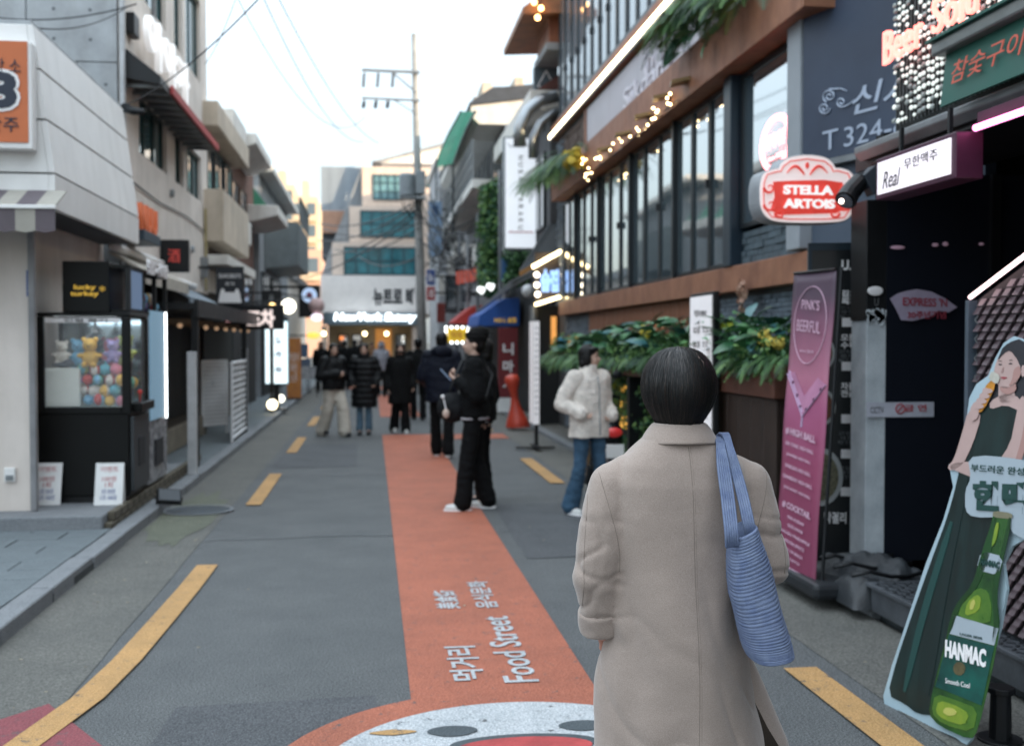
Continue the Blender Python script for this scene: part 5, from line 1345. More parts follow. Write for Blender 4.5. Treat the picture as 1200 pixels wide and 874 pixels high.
def put_leaf(parent, me, p, d, L, roll=0., name='leaf'):
    o = bpy.data.objects.new(name, me); C.objects.link(o); o.parent = parent
    d = V(d).normalized(); q = d.to_track_quat('Y', 'Z')
    Mx = Matrix.Translation(V(p)) @ q.to_matrix().to_4x4() @ Matrix.Rotation(roll, 4, 'Y') @ Matrix.Diagonal((L, L, L, 1))
    o.matrix_basis = wm(parent).inverted() @ Mx
    return o
def broadleaf_plant(lab, c, n, L, h, grp='broad-leaved plants in the restaurant planters'):
    c = V(c); t = thing('broadleaf_plant', lab, 'plant', c, group=grp)
    st = MB()
    for i in range(n):
        a = 2 * pi * i * .381966 + RND.uniform(-.3, .3); e = RND.uniform(.25, 1.25)
        tip = c + V((cos(a) * cos(e) * h * .5, sin(a) * cos(e) * h * .9, sin(e) * h))
        st.tube([c, c.lerp(tip, .5) + V((0, 0, .02)), tip], .006, 5)
        put_leaf(t, BLADES[RND.randrange(len(BLADES))], tip, (cos(a) * .8 - .35, sin(a), RND.uniform(-.1, .9)), L * RND.uniform(.75, 1.25), RND.uniform(-.6, .6))
    st.build('stem', M_leafs[0], t)
    return t
def fern(lab, c, n, L, grp='ferns spilling from the restaurant planters', mats=None, down=.9, name='fern'):
    c = V(c); t = thing(name, lab, 'plant', c, group=grp); mb = MB(); ms = mats or M_leafs
    for i in range(n):
        a = RND.uniform(0, 2 * pi); e = RND.uniform(.1, 1.0); ln = L * RND.uniform(.6, 1.2)
        d0 = V((cos(a) * .8 - .45, sin(a) * 1.0, sin(e) * .9)); pts = []
        p = c + V((RND.gauss(0, .04), RND.gauss(0, .16), RND.uniform(-.03, .05))); d = d0.normalized()
        ns = 13
        for s in range(ns + 1):
            pts.append(p.copy()); p = p + d * ln / ns; d = (d + V((0, 0, -down * 2.2 / ns))).normalized()
        mb.cur = RND.randrange(len(ms))
        for s in range(ns):
            p0, p1 = pts[s], pts[s + 1]; tt = (p1 - p0).normalized(); side = tt.cross(V((0, 0, 1))); 
            if side.length < .1: side = V((1, 0, 0))
            side.normalize(); lw = ln * .15 * sin(pi * (s + 1.2) / (ns + 1.6))
            for sg in (-1, 1):
                for f in (0., .5):
                    q = p0.lerp(p1, f); tip = q + side * sg * lw + tt * lw * .45 - V((0, 0, lw * .25))
                    mb.add([q, q + tt * ln * .022, tip], [(0, 1, 2)])
            mb.add([p0, p0 + side * .002, p1 + side * .002, p1], [(0, 1, 2, 3)])
    mb.build('fronds', list(ms), t)
    return t
def flowers(name, lab, c, r, col, n=60, petal=.018, spread=None):
    c = V(c); t = thing(name, lab, 'flowers', c); mb = MB()
    sp = spread or (r, r, r * .8)
    hd = [V((RND.uniform(-.6, .6) * sp[0], RND.uniform(-.8, .8) * sp[1], RND.uniform(-.9, .9) * sp[2])) for _ in range(6)]
    for i in range(n):
        u = V((RND.gauss(0, 1), RND.gauss(0, 1), RND.gauss(0, 1))).normalized()
        p = c + V((u.x * sp[0], u.y * sp[1], u.z * sp[2])) * RND.uniform(.25, .62) + hd[i % 6]
        a = u.cross(V((.3, .2, 1))).normalized() * petal; b_ = u.cross(a).normalized() * petal
        for k in range(4):
            q = k * pi / 2 + .4 * (i % 3); d = a * cos(q) + b_ * sin(q); e_ = a * -sin(q) * .5 + b_ * cos(q) * .5
            mb.add([p, p + d * .6 + e_, p + d + u * .004, p + d * .6 - e_], [(0, 1, 2, 3)])
    mb.build('petals', mat('petal_' + col, col, .6, var=.15, scale=20), t)
    MB().tube([c, c - V((0, 0, r + .12))], .006, 5).build('stem', M_leafs[0], t)
    return t
def atP(px, py, X=3.12): return at(px, py, X=X)
# near planter (px 830-920, y 360-470)
near = [('broad-leaved plant at the near end of the short planter by the pink banner', 905, 420), ('tall broad-leaved plant in the middle of the short planter', 872, 405), ('broad-leaved plant beside the white menu stand in the short planter', 850, 410), ('broad-leaved plant between the menu stand and the yellow hydrangea', 888, 415)]
for lab, px, py in near:
    broadleaf_plant(lab, atP(px, py + 14, 3.12), 22, .19, .38)
farp = [(800, 412), (778, 418), (756, 412), (738, 415), (722, 414), (706, 418), (690, 416), (672, 418)]
ordn = ['first', 'second', 'third', 'fourth', 'fifth', 'sixth', 'seventh', 'eighth']
for i, (px, py) in enumerate(farp):
    broadleaf_plant(ordn[i] + ' broad-leaved plant of the long planter, counted from the menu stand', atP(px, py, 3.12), 22, .22, .32)
for i, px in enumerate((912, 897, 882, 866, 850, 838)):
    fern(ordn[i] + ' fern of the short planter, counted from the pink banner', atP(px, 424, 3.06), 60, .27)
for i, px in enumerate((803, 790, 776, 762, 750, 738, 727, 716, 706)):
    fern(['first', 'second', 'third', 'fourth', 'fifth', 'sixth', 'seventh', 'eighth', 'ninth'][i] + ' fern of the long planter, counted from the menu stand', atP(px, 424 - i * .7, 3.08), 60, .30)
for i, px in enumerate((694, 684, 674, 664, 655, 648)):
    fern(ordn[i] + ' fern at the far end of the long planter past the woman in fleece', at(px, 420, X=3.10), 60, .42)
flowers('yellow_hydrangea', 'big yellow hydrangea heads in the short planter left of the pink banner', atP(903, 392, 3.0), .12, 'd8c258', 210, .014, (.07, .17, .09))
flowers('yellow_flowers', 'small yellow flowers over the long planter behind the dark head', atP(757, 389, 3.0), .06, 'd8c83c', 45, .022, (.05, .16, .05))
flowers('orange_flowers', 'small coral orange flowers beside the yellow ones in the long planter', atP(772, 382, 3.05), .05, 'cf7a52', 30, .022)
flowers('orange_flowers', 'bright orange flowers at the far end of the long planter', at(674, 402, X=3.05), .12, 'd8892e', 50, .035)
flowers('blue_flowers', 'blue flowers next to bright orange ones at the far planter end', at(661, 398, X=3.05), .10, '4e9cbc', 40, .032)
flowers('teal_flowers', 'pale teal blossoms low in the short planter', atP(887, 412, 3.0), .05, '7fa9a6', 50, .022)
flowers('yellow_flowers', 'small yellow-green blossoms by the menu stand in the short planter', atP(851, 384, 3.02), .05, 'a8b63e', 50, .022)
flowers('pink_grass', 'beige pampas plume rising against the grey bricks', atP(869, 352, 3.3), .08, 'b08c78', 80, .025, (.04, .12, .14))
for i, (ya, yb, lab) in enumerate(((8.05, 9.45, 'low leafy filler plants crowding the short planter'), (10.0, 18.2, 'low leafy filler plants crowding the long planter'))):
    t = thing('filler_plants', lab, 'plants', (3.2, (ya + yb) / 2, 1.45))
    pts = [(RND.uniform(2.98, 3.3), RND.uniform(ya, yb), RND.uniform(1.38, 1.62)) for _ in range(160)]
    leafcloud('foliage', '', '', pts, 2600 if i == 0 else 9000, .065 if i == 0 else .08, M_leafs, (.05, .06, .06), t)
# ivy under the planters
iv = thing('ivy_hedge', 'dark green hedge foliage filling the gap under the long planter', 'hedge', (3.3, 12, .06))
pts = [(RND.uniform(3.2, 3.45), RND.uniform(9.9, 17.5), RND.uniform(.1, 1.2)) for _ in range(300)]
leafcloud('foliage', '', '', pts, 9000, .06, M_leafs, (.04, .1, .05), iv)
# plants on the ledge
pts = [at(RND.uniform(785, 868), RND.uniform(2, 40), X=3.2) for _ in range(40)]
fe = []
for i, (px, py) in enumerate(((868, 6), (850, 10), (834, 8), (818, 22), (806, 34), (797, 46))):
    fern(ordn[i] + ' fern hanging over the rusty ledge, counted from the right', at(px, py - 10, X=3.15), 34, .52, 'ferns over the rusty ledge')
for i, (px, py) in enumerate(((846, 8), (822, 16), (803, 30))):
    c = at(px, py, X=3.2); t = thing('trailing_plant', ['rightmost', 'middle', 'leftmost'][i] + ' trailing broad-leaved plant on the top ledge', 'plant', c, group='trailing plants on the top ledge')
    for k in range(14):
        put_leaf(t, BLADES[RND.randrange(3)], c + V((RND.uniform(-.12, .05), RND.uniform(-.3, .3), RND.uniform(-.25, .15))), (-.7, RND.uniform(-.8, .8), RND.uniform(-1, .4)), RND.uniform(.14, .22), RND.uniform(-.6, .6))
for i, (px, py) in enumerate(((636, 212), (650, 200), (663, 192), (676, 186))):
    fern(ordn[i] + ' fern spilling off the far end of the ledge, counted from the left', at(px, py, X=3.15), 40, .75, 'ferns at the far ledge end')
flowers('golden_leaves', 'golden yellow leaves beside the bulbs at the far ledge end', at(676, 184, X=3.1), .22, 'c9b23a', 140, .06)

# ---- signs at the corner
# bracket sign
st = thing('bracket_beer_sign', 'red and white cloud-shaped beer sign reading STELLA ARTOIS on the white pillar', 'sign', (2.95, 7.2, 2.5))
YS = 7.1
M_swh = mat('sign_milk', (.80, .72, .71), .4, var=.04, emit=.22, ecol=(1, .85, .82))
M_srd = mat('sign_red', (.55, .055, .045), .4, var=.12, scale=9, emit=.28, ecol=(.8, .06, .04))
outl = [(889, 225), (890, 212), (894, 201), (908, 197), (912, 197), (915, 190), (924, 183), (946, 180), (968, 183), (977, 190), (980, 197), (985, 196), (999, 200), (1004, 212), (1005, 225), (1003, 246), (994, 260), (970, 262), (922, 262), (900, 259), (890, 246)]
def cloud(off, y, sc=1.0):
    cx, cy = 946, 226
    # rounded outline by Chaikin
    pts = [((px - cx) * sc + cx, (py - cy) * sc + cy) for px, py in outl]
    for _ in range(2):
        pts = [q for i in range(len(pts)) for q in ((pts[i][0] * .75 + pts[(i + 1) % len(pts)][0] * .25, pts[i][1] * .75 + pts[(i + 1) % len(pts)][1] * .25), (pts[i][0] * .25 + pts[(i + 1) % len(pts)][0] * .75, pts[i][1] * .25 + pts[(i + 1) % len(pts)][1] * .75))]
    return [at(px, py, Y=y) for px, py in pts]
MB().prism(cloud(0, YS), (-.02, .16, 0)).build('case', mat('case_grey'), st, bevel=.01)
MB().prism(cloud(0, YS - .012, .97), (0, .011, 0)).build('lit_face', M_swh, st)
def pxpoly(name, m, pts, Y, parent, th=.004): return MB().prism([at(px, py, Y=Y) for px, py in pts], (0, th, 0)).build(name, m, parent)
pxpoly('red_field', M_srd, [(906, 213), (925, 212), (966, 211), (988, 214), (985, 226), (990, 245), (980, 250), (912, 252), (903, 246), (908, 230)], YS - .02, st)
for sx in (-1, 1):
    sc = MB()
    for (cx_, cy_, r_) in ((902, 220, 7), (903, 240, 8), (914, 250, 6)):
        px_ = cx_ if sx < 0 else 1892 - cx_
        pts = [at(px_ + sx * r_ * (1 - t / 14) * cos(t * .55), cy_ + r_ * (1 - t / 14) * sin(t * .55), Y=YS - .024) for t in range(12)]
        sc.tube(pts, [.010 - .0006 * t for t in range(12)], 5)
    sc.build('scroll', M_srd, st)
for sx in (-1, 1):
    pts = [at(946 + sx * (3 + 3.0 * t), 205 - 9 * sin(t * .45) - .3 * t, Y=YS - .02) for t in range(8)]
    MB().tube(pts, [.004, .008, .010, .011, .010, .008, .005, .003], 6).build('scroll', M_srd, st)
MB().sph(at(946, 194, Y=YS - .02), (.014, .004, .022), 10, 6).build('crown_mark', M_srd, st)
MB().tube([p for p in [at((px - 946) * .90 + 946, (py - 226) * .86 + 226, Y=YS - .016) for px, py in outl + outl[:1]]], .004, 5).build('red_outline', M_srd, st)
a, b = at(919, 0, Y=YS), at(976, 0, Y=YS)
M_litc = mat('letter_lit', (.85, .84, .82), .5, var=0, emit=.35)
text('STELLA', M_litc, at(947, 223, Y=YS - .03), (1, 0, 0), (0, 0, 1), at(976, 223, Y=YS).x - at(918, 223, Y=YS).x, .062, st, depth=.012, bold=.04)
text('ARTOIS', M_litc, at(948, 239, Y=YS - .03), (1, 0, 0), (0, 0, 1), at(978, 223, Y=YS).x - at(918, 223, Y=YS).x, .062, st, depth=.012, bold=.04)
MB().tube([at(990, 222, Y=YS + .08), at(1012, 218, Y=YS + .1) + V((.3, 0, 0))], .02, 6).build('arm', M_black, st)
# round neon in the last window
nn = thing('neon_ring_sign', 'round pink neon sign with script hanging inside the last big window', 'neon sign', (3.3, 9.4, 3.4))
M_npk = glow('neon_pink', (1, .28, .30), 2.2)
ca, cbm = at(909, 168, X=3.38), None
la_, ra__ = at(892, 168, X=3.38), at(927, 168, X=3.38); ry = abs(la_.y - ra__.y) / 2; rz_ = (at(909, 137, X=3.38).z - at(909, 201, X=3.38).z) / 2
cy = (la_.y + ra__.y) / 2
for s_ in (1, .86):
    MB().tube([V((3.38, cy + ry * s_ * cos(q), ca.z + rz_ * s_ * sin(q))) for q in [2 * pi * i / 40 for i in range(41)]], .012, 6).build('neon_tube', M_npk, nn, smooth=True)
text('갈매기살', M_npk, (3.385, cy, ca.z + .03), (0, -1, 0), (0, 0, 1), ry * 1.3, rz_ * .55, nn, depth=.012)
text('since 1988', M_npk, (3.385, cy, ca.z - rz_ * .48), (0, -1, 0), (0, 0, 1), ry * 1.0, rz_ * .16, nn, depth=.012)
box('backing', mat('clear_acrylic'), (3.40, cy - ry, ca.z - rz_), (3.405, cy + ry, ca.z + rz_), nn)
# blue-grey telephone sign panel set at an angle
ph = thing('telephone_panel', 'blue-grey wall panel with white swirl, Korean word and T 324 lettering', 'sign', (3.6, 8, 3))
M_ph = mat('panel_bluegrey', '39465a', .5, var=.12, scale=.9, col2='2a3446')
d = V((sin(rad(18)), -cos(rad(18)), 0)); o_ = V((3.36, 8.40, 0)); nrm = V((-d.y * -1, 0, 0))
z0 = 3.02
L_ = 1.7
nrm = V((-cos(rad(18)), -sin(rad(18)), 0))
def PH(t, z, off=0.): return o_ + d * t + nrm * off + V((0, 0, z))
MB().prism([PH(0, z0), PH(L_, z0), PH(L_, 5.6), PH(0, 5.6)], -nrm * .08).build('panel', M_ph, ph)
MB().prism([PH(0, z0 - .05, .004), PH(L_, z0 - .05, .004), PH(L_, z0 - .003, .004), PH(0, z0 - .003, .004)], -nrm * .1).build('lower_trim', M_steel, ph)
def phat(px, py, off=.004):
    r_ = CR @ V(((px - 600) / FPX, (437 - py) / FPX, -1)); c0 = V((0, 0, CAM_H)); po = o_ + nrm * off
    t_ = (po - c0).dot(nrm) / r_.dot(nrm); return c0 + r_ * t_
M_phw = mat('panel_print', 'a9b4c6', .5, var=.05)
pl_, pr_ = phat(962, 165), phat(982, 161)
text('T', M_phw, (phat(973, 164)), d, (0, 0, 1), (phat(982, 164) - phat(964, 164)).length, .145, ph, bold=.0, depth=.003)
text('324-8853', M_phw, phat(991, 161) + d * .50, d, (0, 0, 1), 1.03, .145, ph, depth=.003)
text('신사골', M_phw, phat(1004, 118) + d * .45, d, (0, 0, 1), 1.0, .21, ph, depth=.003, bold=.01, shear=.2)
sw = MB()
for (cx_, cy_, r_, s0, n_) in ((966, 127, 7, 0, 26), (972, 113, 8, 2, 26), (986, 120, 6, 1, 22)):
    pts = [phat(cx_ + r_ * (1 - t / (n_ + 4)) * cos(s0 + t * .42), cy_ + r_ * (1 - t / (n_ + 4)) * sin(s0 + t * .42), .006) for t in range(n_)]
    sw.tube(pts, .007, 5)
sw.tube([phat(972, 105, .006), phat(985, 104, .006), phat(993, 107, .006)], [.009, .006, .003], 5)
sw.tube([phat(990, 125, .006), phat(996, 122, .006), phat(1001, 117, .006)], [.009, .006, .003], 5)
sw.build('swirl', M_phw, ph)
lowp = thing('slate_wall', 'blue-grey smooth wall strip under the telephone panel, beside the cloud sign', 'wall', (3.4, 8.2, 0))
M_slw = mat('wall_slateblue', '465261', .5, var=.1, scale=1)
MB().prism([PH(0.02, .06, -.08), PH(L_, .06, -.08), PH(L_, z0 - .055, -.08), PH(.02, z0 - .055, -.08)], -nrm * .1).build('panel', M_slw, lowp)
# black food menu board facing the street
mbd = thing('food_menu_board', 'tall black food menu board with bowls and white Korean text behind the pink banner', 'menu board', (3.3, 7.4, .06))
a, b = at(949, 668, Z=.08), at(1008, 668, Z=.08)
a = V((2.98, 7.30, 0)); b = V((3.33, 7.22, 0))
mdir = (b - a).normalized(); mw = (b - a).length; mn = V((mdir.y, -mdir.x, 0))
zt2 = at(980, 288, Y=7.26).z
def MP(u, z, off=0.): return a + mdir * mw * u + mn * off + V((0, 0, z))
M_mbd = mat('menu_black', '14181b', .35, var=.1)
MB().prism([MP(0, .06), MP(1, .06), MP(1, zt2), MP(0, zt2)], -mn * .04).build('board', M_mbd, mbd)
for u in (-.04, .97): MB().prism([MP(u, .06, .004), MP(u + .07, .06, .004), MP(u + .07, zt2 + .02, .004), MP(u, zt2 + .02, .004)], -mn * .05).build('frame', mat('frame_blue'), mbd)
MB().prism([MP(.03, zt2 - .03, .004), MP(.97, zt2 - .03, .004), MP(.97, zt2 + .02, .004), MP(.03, zt2 + .02, .004)], -mn * .05).build('frame', mat('frame_blue'), mbd)
for k, zc in enumerate((1.83, 1.55, 1.18, .70)):
    rr = (.11, .12, .13, .20)[k]
    cc = MP(.22, zc, .004)
    MB().prism([cc + mdir * rr * .75 * cos(q) + V((0, 0, rr * sin(q))) for q in [2 * pi * i / 26 for i in range(26)]], mn * .004).build('bowl_print', mat('bowl_rim', 'a8acac', .4, var=.05), mbd)
    MB().prism([cc + mn * .005 + mdir * rr * .6 * cos(q) + V((0, 0, rr * .82 * sin(q))) for q in [2 * pi * i / 26 for i in range(26)]], mn * .003).build('food_print', mat('food_%d' % k, ('8a7a5c', '7c6248', '8c4434', '7d7a62')[k], .6, var=.4, scale=40, col2='3c3a2a'), mbd)
for k, (z, s, w_, h_) in enumerate(((2.15, 'U.F', .10, .07), (1.93, '김치\n찌개', .10, .10), (1.63, '모둠\n수육', .10, .10), (1.30, '차돌\n전골', .10, .10), (.42, '막걸리', .15, .08))):
    text(s, M_cream, MP(.72 if k < 4 else .5, z, .005), mdir, (0, 0, 1), w_, h_, mbd, depth=.002, bold=.03)
for z in (1.76, 1.46, 1.10, .86, .60):
    MB().prism([MP(.60, z - .03, .001), MP(.92, z - .03, .001), MP(.92, z + .03, .001), MP(.60, z + .03, .001)], mn * .004).build('price_tag', M_cream, mbd)
for z in (1.83, 1.53, .97, .73): text('고기 육수 진한\n국물 한 그릇\n매운 맛 순한 맛', M_steel, MP(.74, z, .002), mdir, (0, 0, 1), .14, .09, mbd, depth=.002)
# column: black above, chipped white paint below
colm = thing('shop_column', 'square column, black above with peeling white paint below, right of the menu board', 'column', (3.35, 6.75, 0))
ca_, cb_ = at(1013, 680, Y=6.75), at(1041, 680, Y=6.75)
zm = at(1025, 375, Y=6.75).z
box('lower_shaft', mat('chipped_white', 'ccd3d7', .6, var=.12, scale=5, bump=.3, col2='a9b2b8'), (ca_.x, 6.75, .06), (cb_.x, 6.98, zm), colm, bevel=.006)
box('upper_shaft', M_black, (ca_.x - .01, 6.74, zm), (cb_.x + .005, 6.98, 2.53), colm, bevel=.006)
ch = MB()
for k in range(26):
    zc = zm + RND.uniform(-.03, .06); x_ = RND.uniform(ca_.x, cb_.x); s_ = RND.uniform(.008, .03)
    ch.prism([(x_ + s_ * cos(q) * RND.uniform(.6, 1), 6.737, zc + s_ * 1.2 * sin(q) * RND.uniform(.6, 1)) for q in [2 * pi * i / 7 for i in range(7)]], (0, .002, 0))
ch.build('paint_chips', mat('chipped_white'), colm)
sc_ = at(1026, 341, Y=6.73); MB().sph(sc_, (.055, .004, .03)).build('paint_blot', M_cream, colm, smooth=True)
text('U', M_steel, at(1027, 354, Y=6.735), (1, 0, 0), (0, 0, 1), .03, .05, colm, depth=.002, bold=.02)
stk = thing('warning_sticker', 'white sticker with red no-smoking mark across the column and glass', 'sticker', (3.4, 6.7, 1.2))
a, b = at(1016, 489, Y=6.72), at(1095, 471, Y=6.72)
box('paper', mat('paper_grey', 'b9bbc6', .6, var=.08), (a.x, 6.725, a.z), (b.x, 6.729, b.z), stk)
text('CCTV', M_steel, ((a.x * .85 + b.x * .15), 6.722, (a.z + b.z) / 2), (1, 0, 0), (0, 0, 1), .09, .04, stk, depth=.001)
text('금 연', mat('red_print'), ((a.x * .28 + b.x * .72), 6.722, (a.z + b.z) / 2 + .01), (1, 0, 0), (0, 0, 1), .15, .045, stk, depth=.001, bold=.02)
cc = at(1055, 479, Y=6.72)
MB().tube([cc + V((.03 * cos(q), 0, .03 * sin(q))) for q in [2 * pi * i / 20 for i in range(21)]], .004, 5).tube([cc + V((-.02, 0, -.02)), cc + V((.02, 0, .02))], .004, 5).build('no_smoking_mark', mat('red_print'), stk)

# ---- dark shop beside us
ds = thing('dark_bar', 'dark bar with black glass front and canopy at the right edge', 'shop', (4, 5, 0))
box('side_wall', mat('room_dark'), (3.35, 6.99, .06), (9, 7.1, 3.0), ds)
M_bglass = mat('black_glass', (.010, .012, .018), .16, var=0, spec=.3, ior=1.45)
box('glass_front', M_bglass, (3.40, 3.0, .22), (3.42, 5.0, 2.7), ds)
box('glass_side', M_bglass, (3.26, 6.735, .22), (4.4, 6.745, 2.7), ds)
box('door_frame', M_black, (3.95, 6.70, .22), (4.01, 6.734, 2.7), ds)
for y in (3.6, 5.0): box('door_frame', M_black, (3.385, y, .22), (3.44, y + .06, 2.7), ds)
box('back_room', mat('room_dark'), (4.4, 0, 0), (9, 6.9, 3.0), ds)
box('upper_storeys_sun_block', mat('wall_dim'), (3.6, -7, 3.1), (9, 6.9, 9.4), ds)  # unseen, extended behind the camera to keep the low sun off the street
box('upper_storeys_sun_block', mat('wall_dim'), (4.6, 6.91, 3.1), (9, 8.28, 9.4), ds)
box('ground_floor_sun_block', mat('wall_dim'), (3.45, -7, 0), (9, 2.9, 3.08), ds)  # unseen lower block, added with the storeys above to shade the street
CXx = 3.0
box('canopy', M_black, (CXx + .05, 2.0, 2.70), (3.7, 6.75, 2.80), ds)
gu = thing('gutter_rail', 'grey metal gutter rail along the canopy edge at top right', 'gutter', (CXx, 4.5, 2.8))
MB().prism([(CXx - .02, 2.0, 2.83), (CXx + .09, 2.0, 2.83), (CXx + .09, 2.0, 2.77), (CXx + .02, 2.0, 2.745), (CXx - .02, 2.0, 2.79)], (0, 4.62, 0)).build('channel', M_steel, gu, bevel=.006)
MB().cyl((CXx + .05, 4.0, 2.72), (CXx + .05, 6.5, 2.72), .018).build('pipe', M_black, gu)
# step plates
st2 = thing('metal_step', 'dark checker-plate metal step before the dark bar', 'step', (3.2, 5, .03))
M_chk = mat('checker_plate', '54585d', .45, .4, var=.2, scale=5, bump=.1)
box('tread', M_chk, (2.86, 3.0, .20), (3.75, 6.15, .225), st2, bevel=.006)
box('riser', M_chk, (2.89, 3.02, .06), (2.92, 6.13, .20), st2)
box('end_plate', M_chk, (2.9, 6.10, .06), (3.7, 6.13, .20), st2)
stud = MB()
for i in range(17):
    for j in range(58):
        x, y = 2.9 + i * .05, 3.05 + j * .053; s_ = 1 if (i + j) % 2 else -1
        stud.obox((x, y, .2265), V((.014, .014 * s_, 0)), V((-.004 * s_, .004, 0)), (0, 0, .0022))
stud.build('studs', mat('checker_stud', '4a4e52', .35, .8, var=.1), st2, kind='stuff')
box('upper_tread', M_chk, (3.15, 2.5, .226), (3.40, 5.0, .40), st2, bevel=.006)
# LED bead curtain
lc = thing('bead_curtain', 'curtain of pale round bead lights above the canopy at top right', 'curtain', (CXx, 5, 3.6))
XC = CXx + .04
box('backing', mat('bead_back', '0c1312', .8, var=.1), (XC + .02, 2.4, 2.86), (XC + .05, 6.23, 5.4), lc)
mb = MB(); M_bead = [mat('bead_a', (.62, .66, .62), .25, var=.1, emit=.45, ecol=(.8, .9, .85)), mat('bead_b', (.32, .36, .34), .3, var=.1)]
col = 0; y = 6.2
seed = random.Random(5)
cand = []
while y > 3.6:
    z = 2.9 + seed.uniform(0, .02)
    while z < 4.9:
        dens = noise.noise(V((y * 1.6, z * 1.4, 2.2)))
        if seed.random() < .86 + dens * .5:
            cand.append((y + seed.uniform(-.008, .008), z + seed.uniform(-.006, .006), seed.random()))
        z += .040
    y -= .050
cand.sort(key=lambda q: -q[0])
for (y_, z_, r_) in cand:
    mb.cur = 0 if r_ < .7 else 1
    s_ = .012 + .010 * r_
    mb.sph((XC - .004, y_, z_), (.008, s_ * 1.25, s_ * .8), 6, 4)
mb.build('beads', M_bead, lc, smooth=True, kind='stuff')
mb = MB(); y = 6.2
while y > 2.6: mb.cyl((XC + .008, y, 2.88), (XC + .008, y, 4.9), .0025, n=3); y -= .043
mb.build('strings', M_steel, lc, kind='stuff')
bsn = thing('neon_letters', 'coral neon letters reading Beer Soju over the bead curtain', 'neon sign', (CXx, 5.6, 3.6))
M_neo = glow('neon_coral', (1, .20, .16), 1.9)
def cat(px, py): return at(px, py, X=CXx - .05)
a, b = cat(1038, 56), cat(1083, 44)
text('Beer', M_neo, (CXx - .05, (a.y + b.y) / 2, (a.z + b.z) / 2 + .02), (0, -1, 0), (0, 0, 1), abs(a.y - b.y), .19, bsn, depth=.02, bold=.0)
a, b = cat(1095, 22), cat(1148, 4)
text('Soju', M_neo, (CXx - .05, (a.y + b.y) / 2, (a.z + b.z) / 2 + .0), (0, -1, 0), (0, 0, 1), abs(a.y - b.y), .24, bsn, depth=.02, bold=.0)
ss = MB()
for yy in (6.15, 5.8, 5.5, 5.2): ss.cyl((CXx - .04, yy, 3.66), (XC, yy, 3.66), .006, n=5)
ss.build('standoffs', M_steel, bsn)
# green awning sign
ga = thing('green_awning_sign', 'dark green roller awning with red Korean lettering at top right', 'awning', (2.9, 4.8, 3.1))
M_grn = mat('awning_green', '115246', .55, var=.06)
g1, g2 = at(1106, 126, X=2.92), at(1106, 70, X=2.92)
ZG0, ZG1 = g1.z + .0, g2.z + .02
MB().prism([(2.90, 3.2, ZG0), (2.93, 3.2, ZG1), (2.95, 3.2, ZG1), (2.92, 3.2, ZG0)], (0, g1.y - 3.2, 0)).build('valance', M_grn, ga)
box('cassette', mat('alu_grey', '7b807f', .4, .6), (2.87, 3.2, ZG1 + .0), (2.97, g1.y + .05, ZG1 + .07), ga, bevel=.012)
MB().prism([(2.85, 3.2, ZG1 + .071), (2.85, 3.2, ZG1 + .085), (3.03, 3.2, ZG1 + .12), (3.03, 3.2, ZG1 + .071)], (0, g1.y + .07 - 3.2, 0)).build('hood', M_grn, ga)
text('참숯구이전문점', mat('awning_red_print', 'b8503c', .5, var=0, emit=.1), (2.897, g1.y - .68, (ZG0 + ZG1) / 2 + .01), (0, -1, 0), (.06, 0, 1), 1.12, (ZG1 - ZG0) * .42, ga, depth=.003, shear=.25)
# white lit box sign
wl = thing('white_lightbox', 'small white lit box sign in a magenta frame with dark Korean script', 'sign', (2.75, 5.3, 2.5))
za, zb_ = 2.395, 2.615
box('case', mat('case_magenta', '4a2038', .4, .2), (2.72, 4.93, za), (2.86, 5.76, zb_), wl, bevel=.006)
box('lit_face', glow('lightbox_pinkwhite', (.85, .78, .84), .45), (2.712, 4.965, za + .025), (2.718, 5.725, zb_ - .025), wl)
text('Real', M_ink, (2.710, 5.56, 2.485), (0, -1, 0), (0, 0, 1), .20, .09, wl, depth=.002, shear=.35)
text('무한맥주', M_ink, (2.710, 5.25, 2.535), (0, -1, 0), (0, 0, 1), .34, .055, wl, depth=.002)
for y in (5.1, 5.6): box('hanger', M_black, (2.78, y, zb_), (2.80, y + .02, 2.76), wl)
# flood lamp pair beside
fp = thing('flood_lamp', 'black flood lamp pointing down beside the white lit box sign', 'lamp', (2.9, 6.2, 2.5))
c = at(1000, 222, Y=6.3)
MB().tube([c + V((-.06, -.03, -.07)), c + V((-.02, 0, -.02)), c + V((.05, .02, .05)), c + V((.09, .03, .08))], [.065, .06, .055, .035], 14).build('housing', M_black, fp)
MB().cyl(c + V((-.062, -.031, -.072)), c + V((-.068, -.034, -.078)), .05, n=14).build('lens', mat('lens_grey', '5a6068', .15, .5), fp)
lv = at(986, 236, Y=6.2); MB().sph(lv, .016, 8, 6).build('lit_spot', glow('lens_spot', (1, .8, .7), 3), fp)
MB().tube([c + V((.08, .03, .08)), c + V((.16, .03, .10)), c + V((.3, .05, .12))], .02, 6).build('bracket', M_black, fp)
MB().obox(c + V((.11, .0, .05)), (.035, 0, .03), (0, .05, 0), (-.03, 0, .06)).build('junction_box', mat('box_slate', '2c333c', .5), fp, bevel=.005)
# pink neon tube
pk = thing('neon_tube_light', 'magenta neon tube under the canopy edge at top right', 'neon light', (2.8, 4.6, 2.6))
MB().cyl((2.80, 4.90, 2.625), (2.80, 3.6, 2.625), .016, n=10).build('tube', glow('tube_magenta', (1, .22, .55), 3.2), pk, smooth=True)
box('holder', mat('case_magenta'), (2.82, 3.6, 2.63), (2.86, 4.92, 2.70), pk)
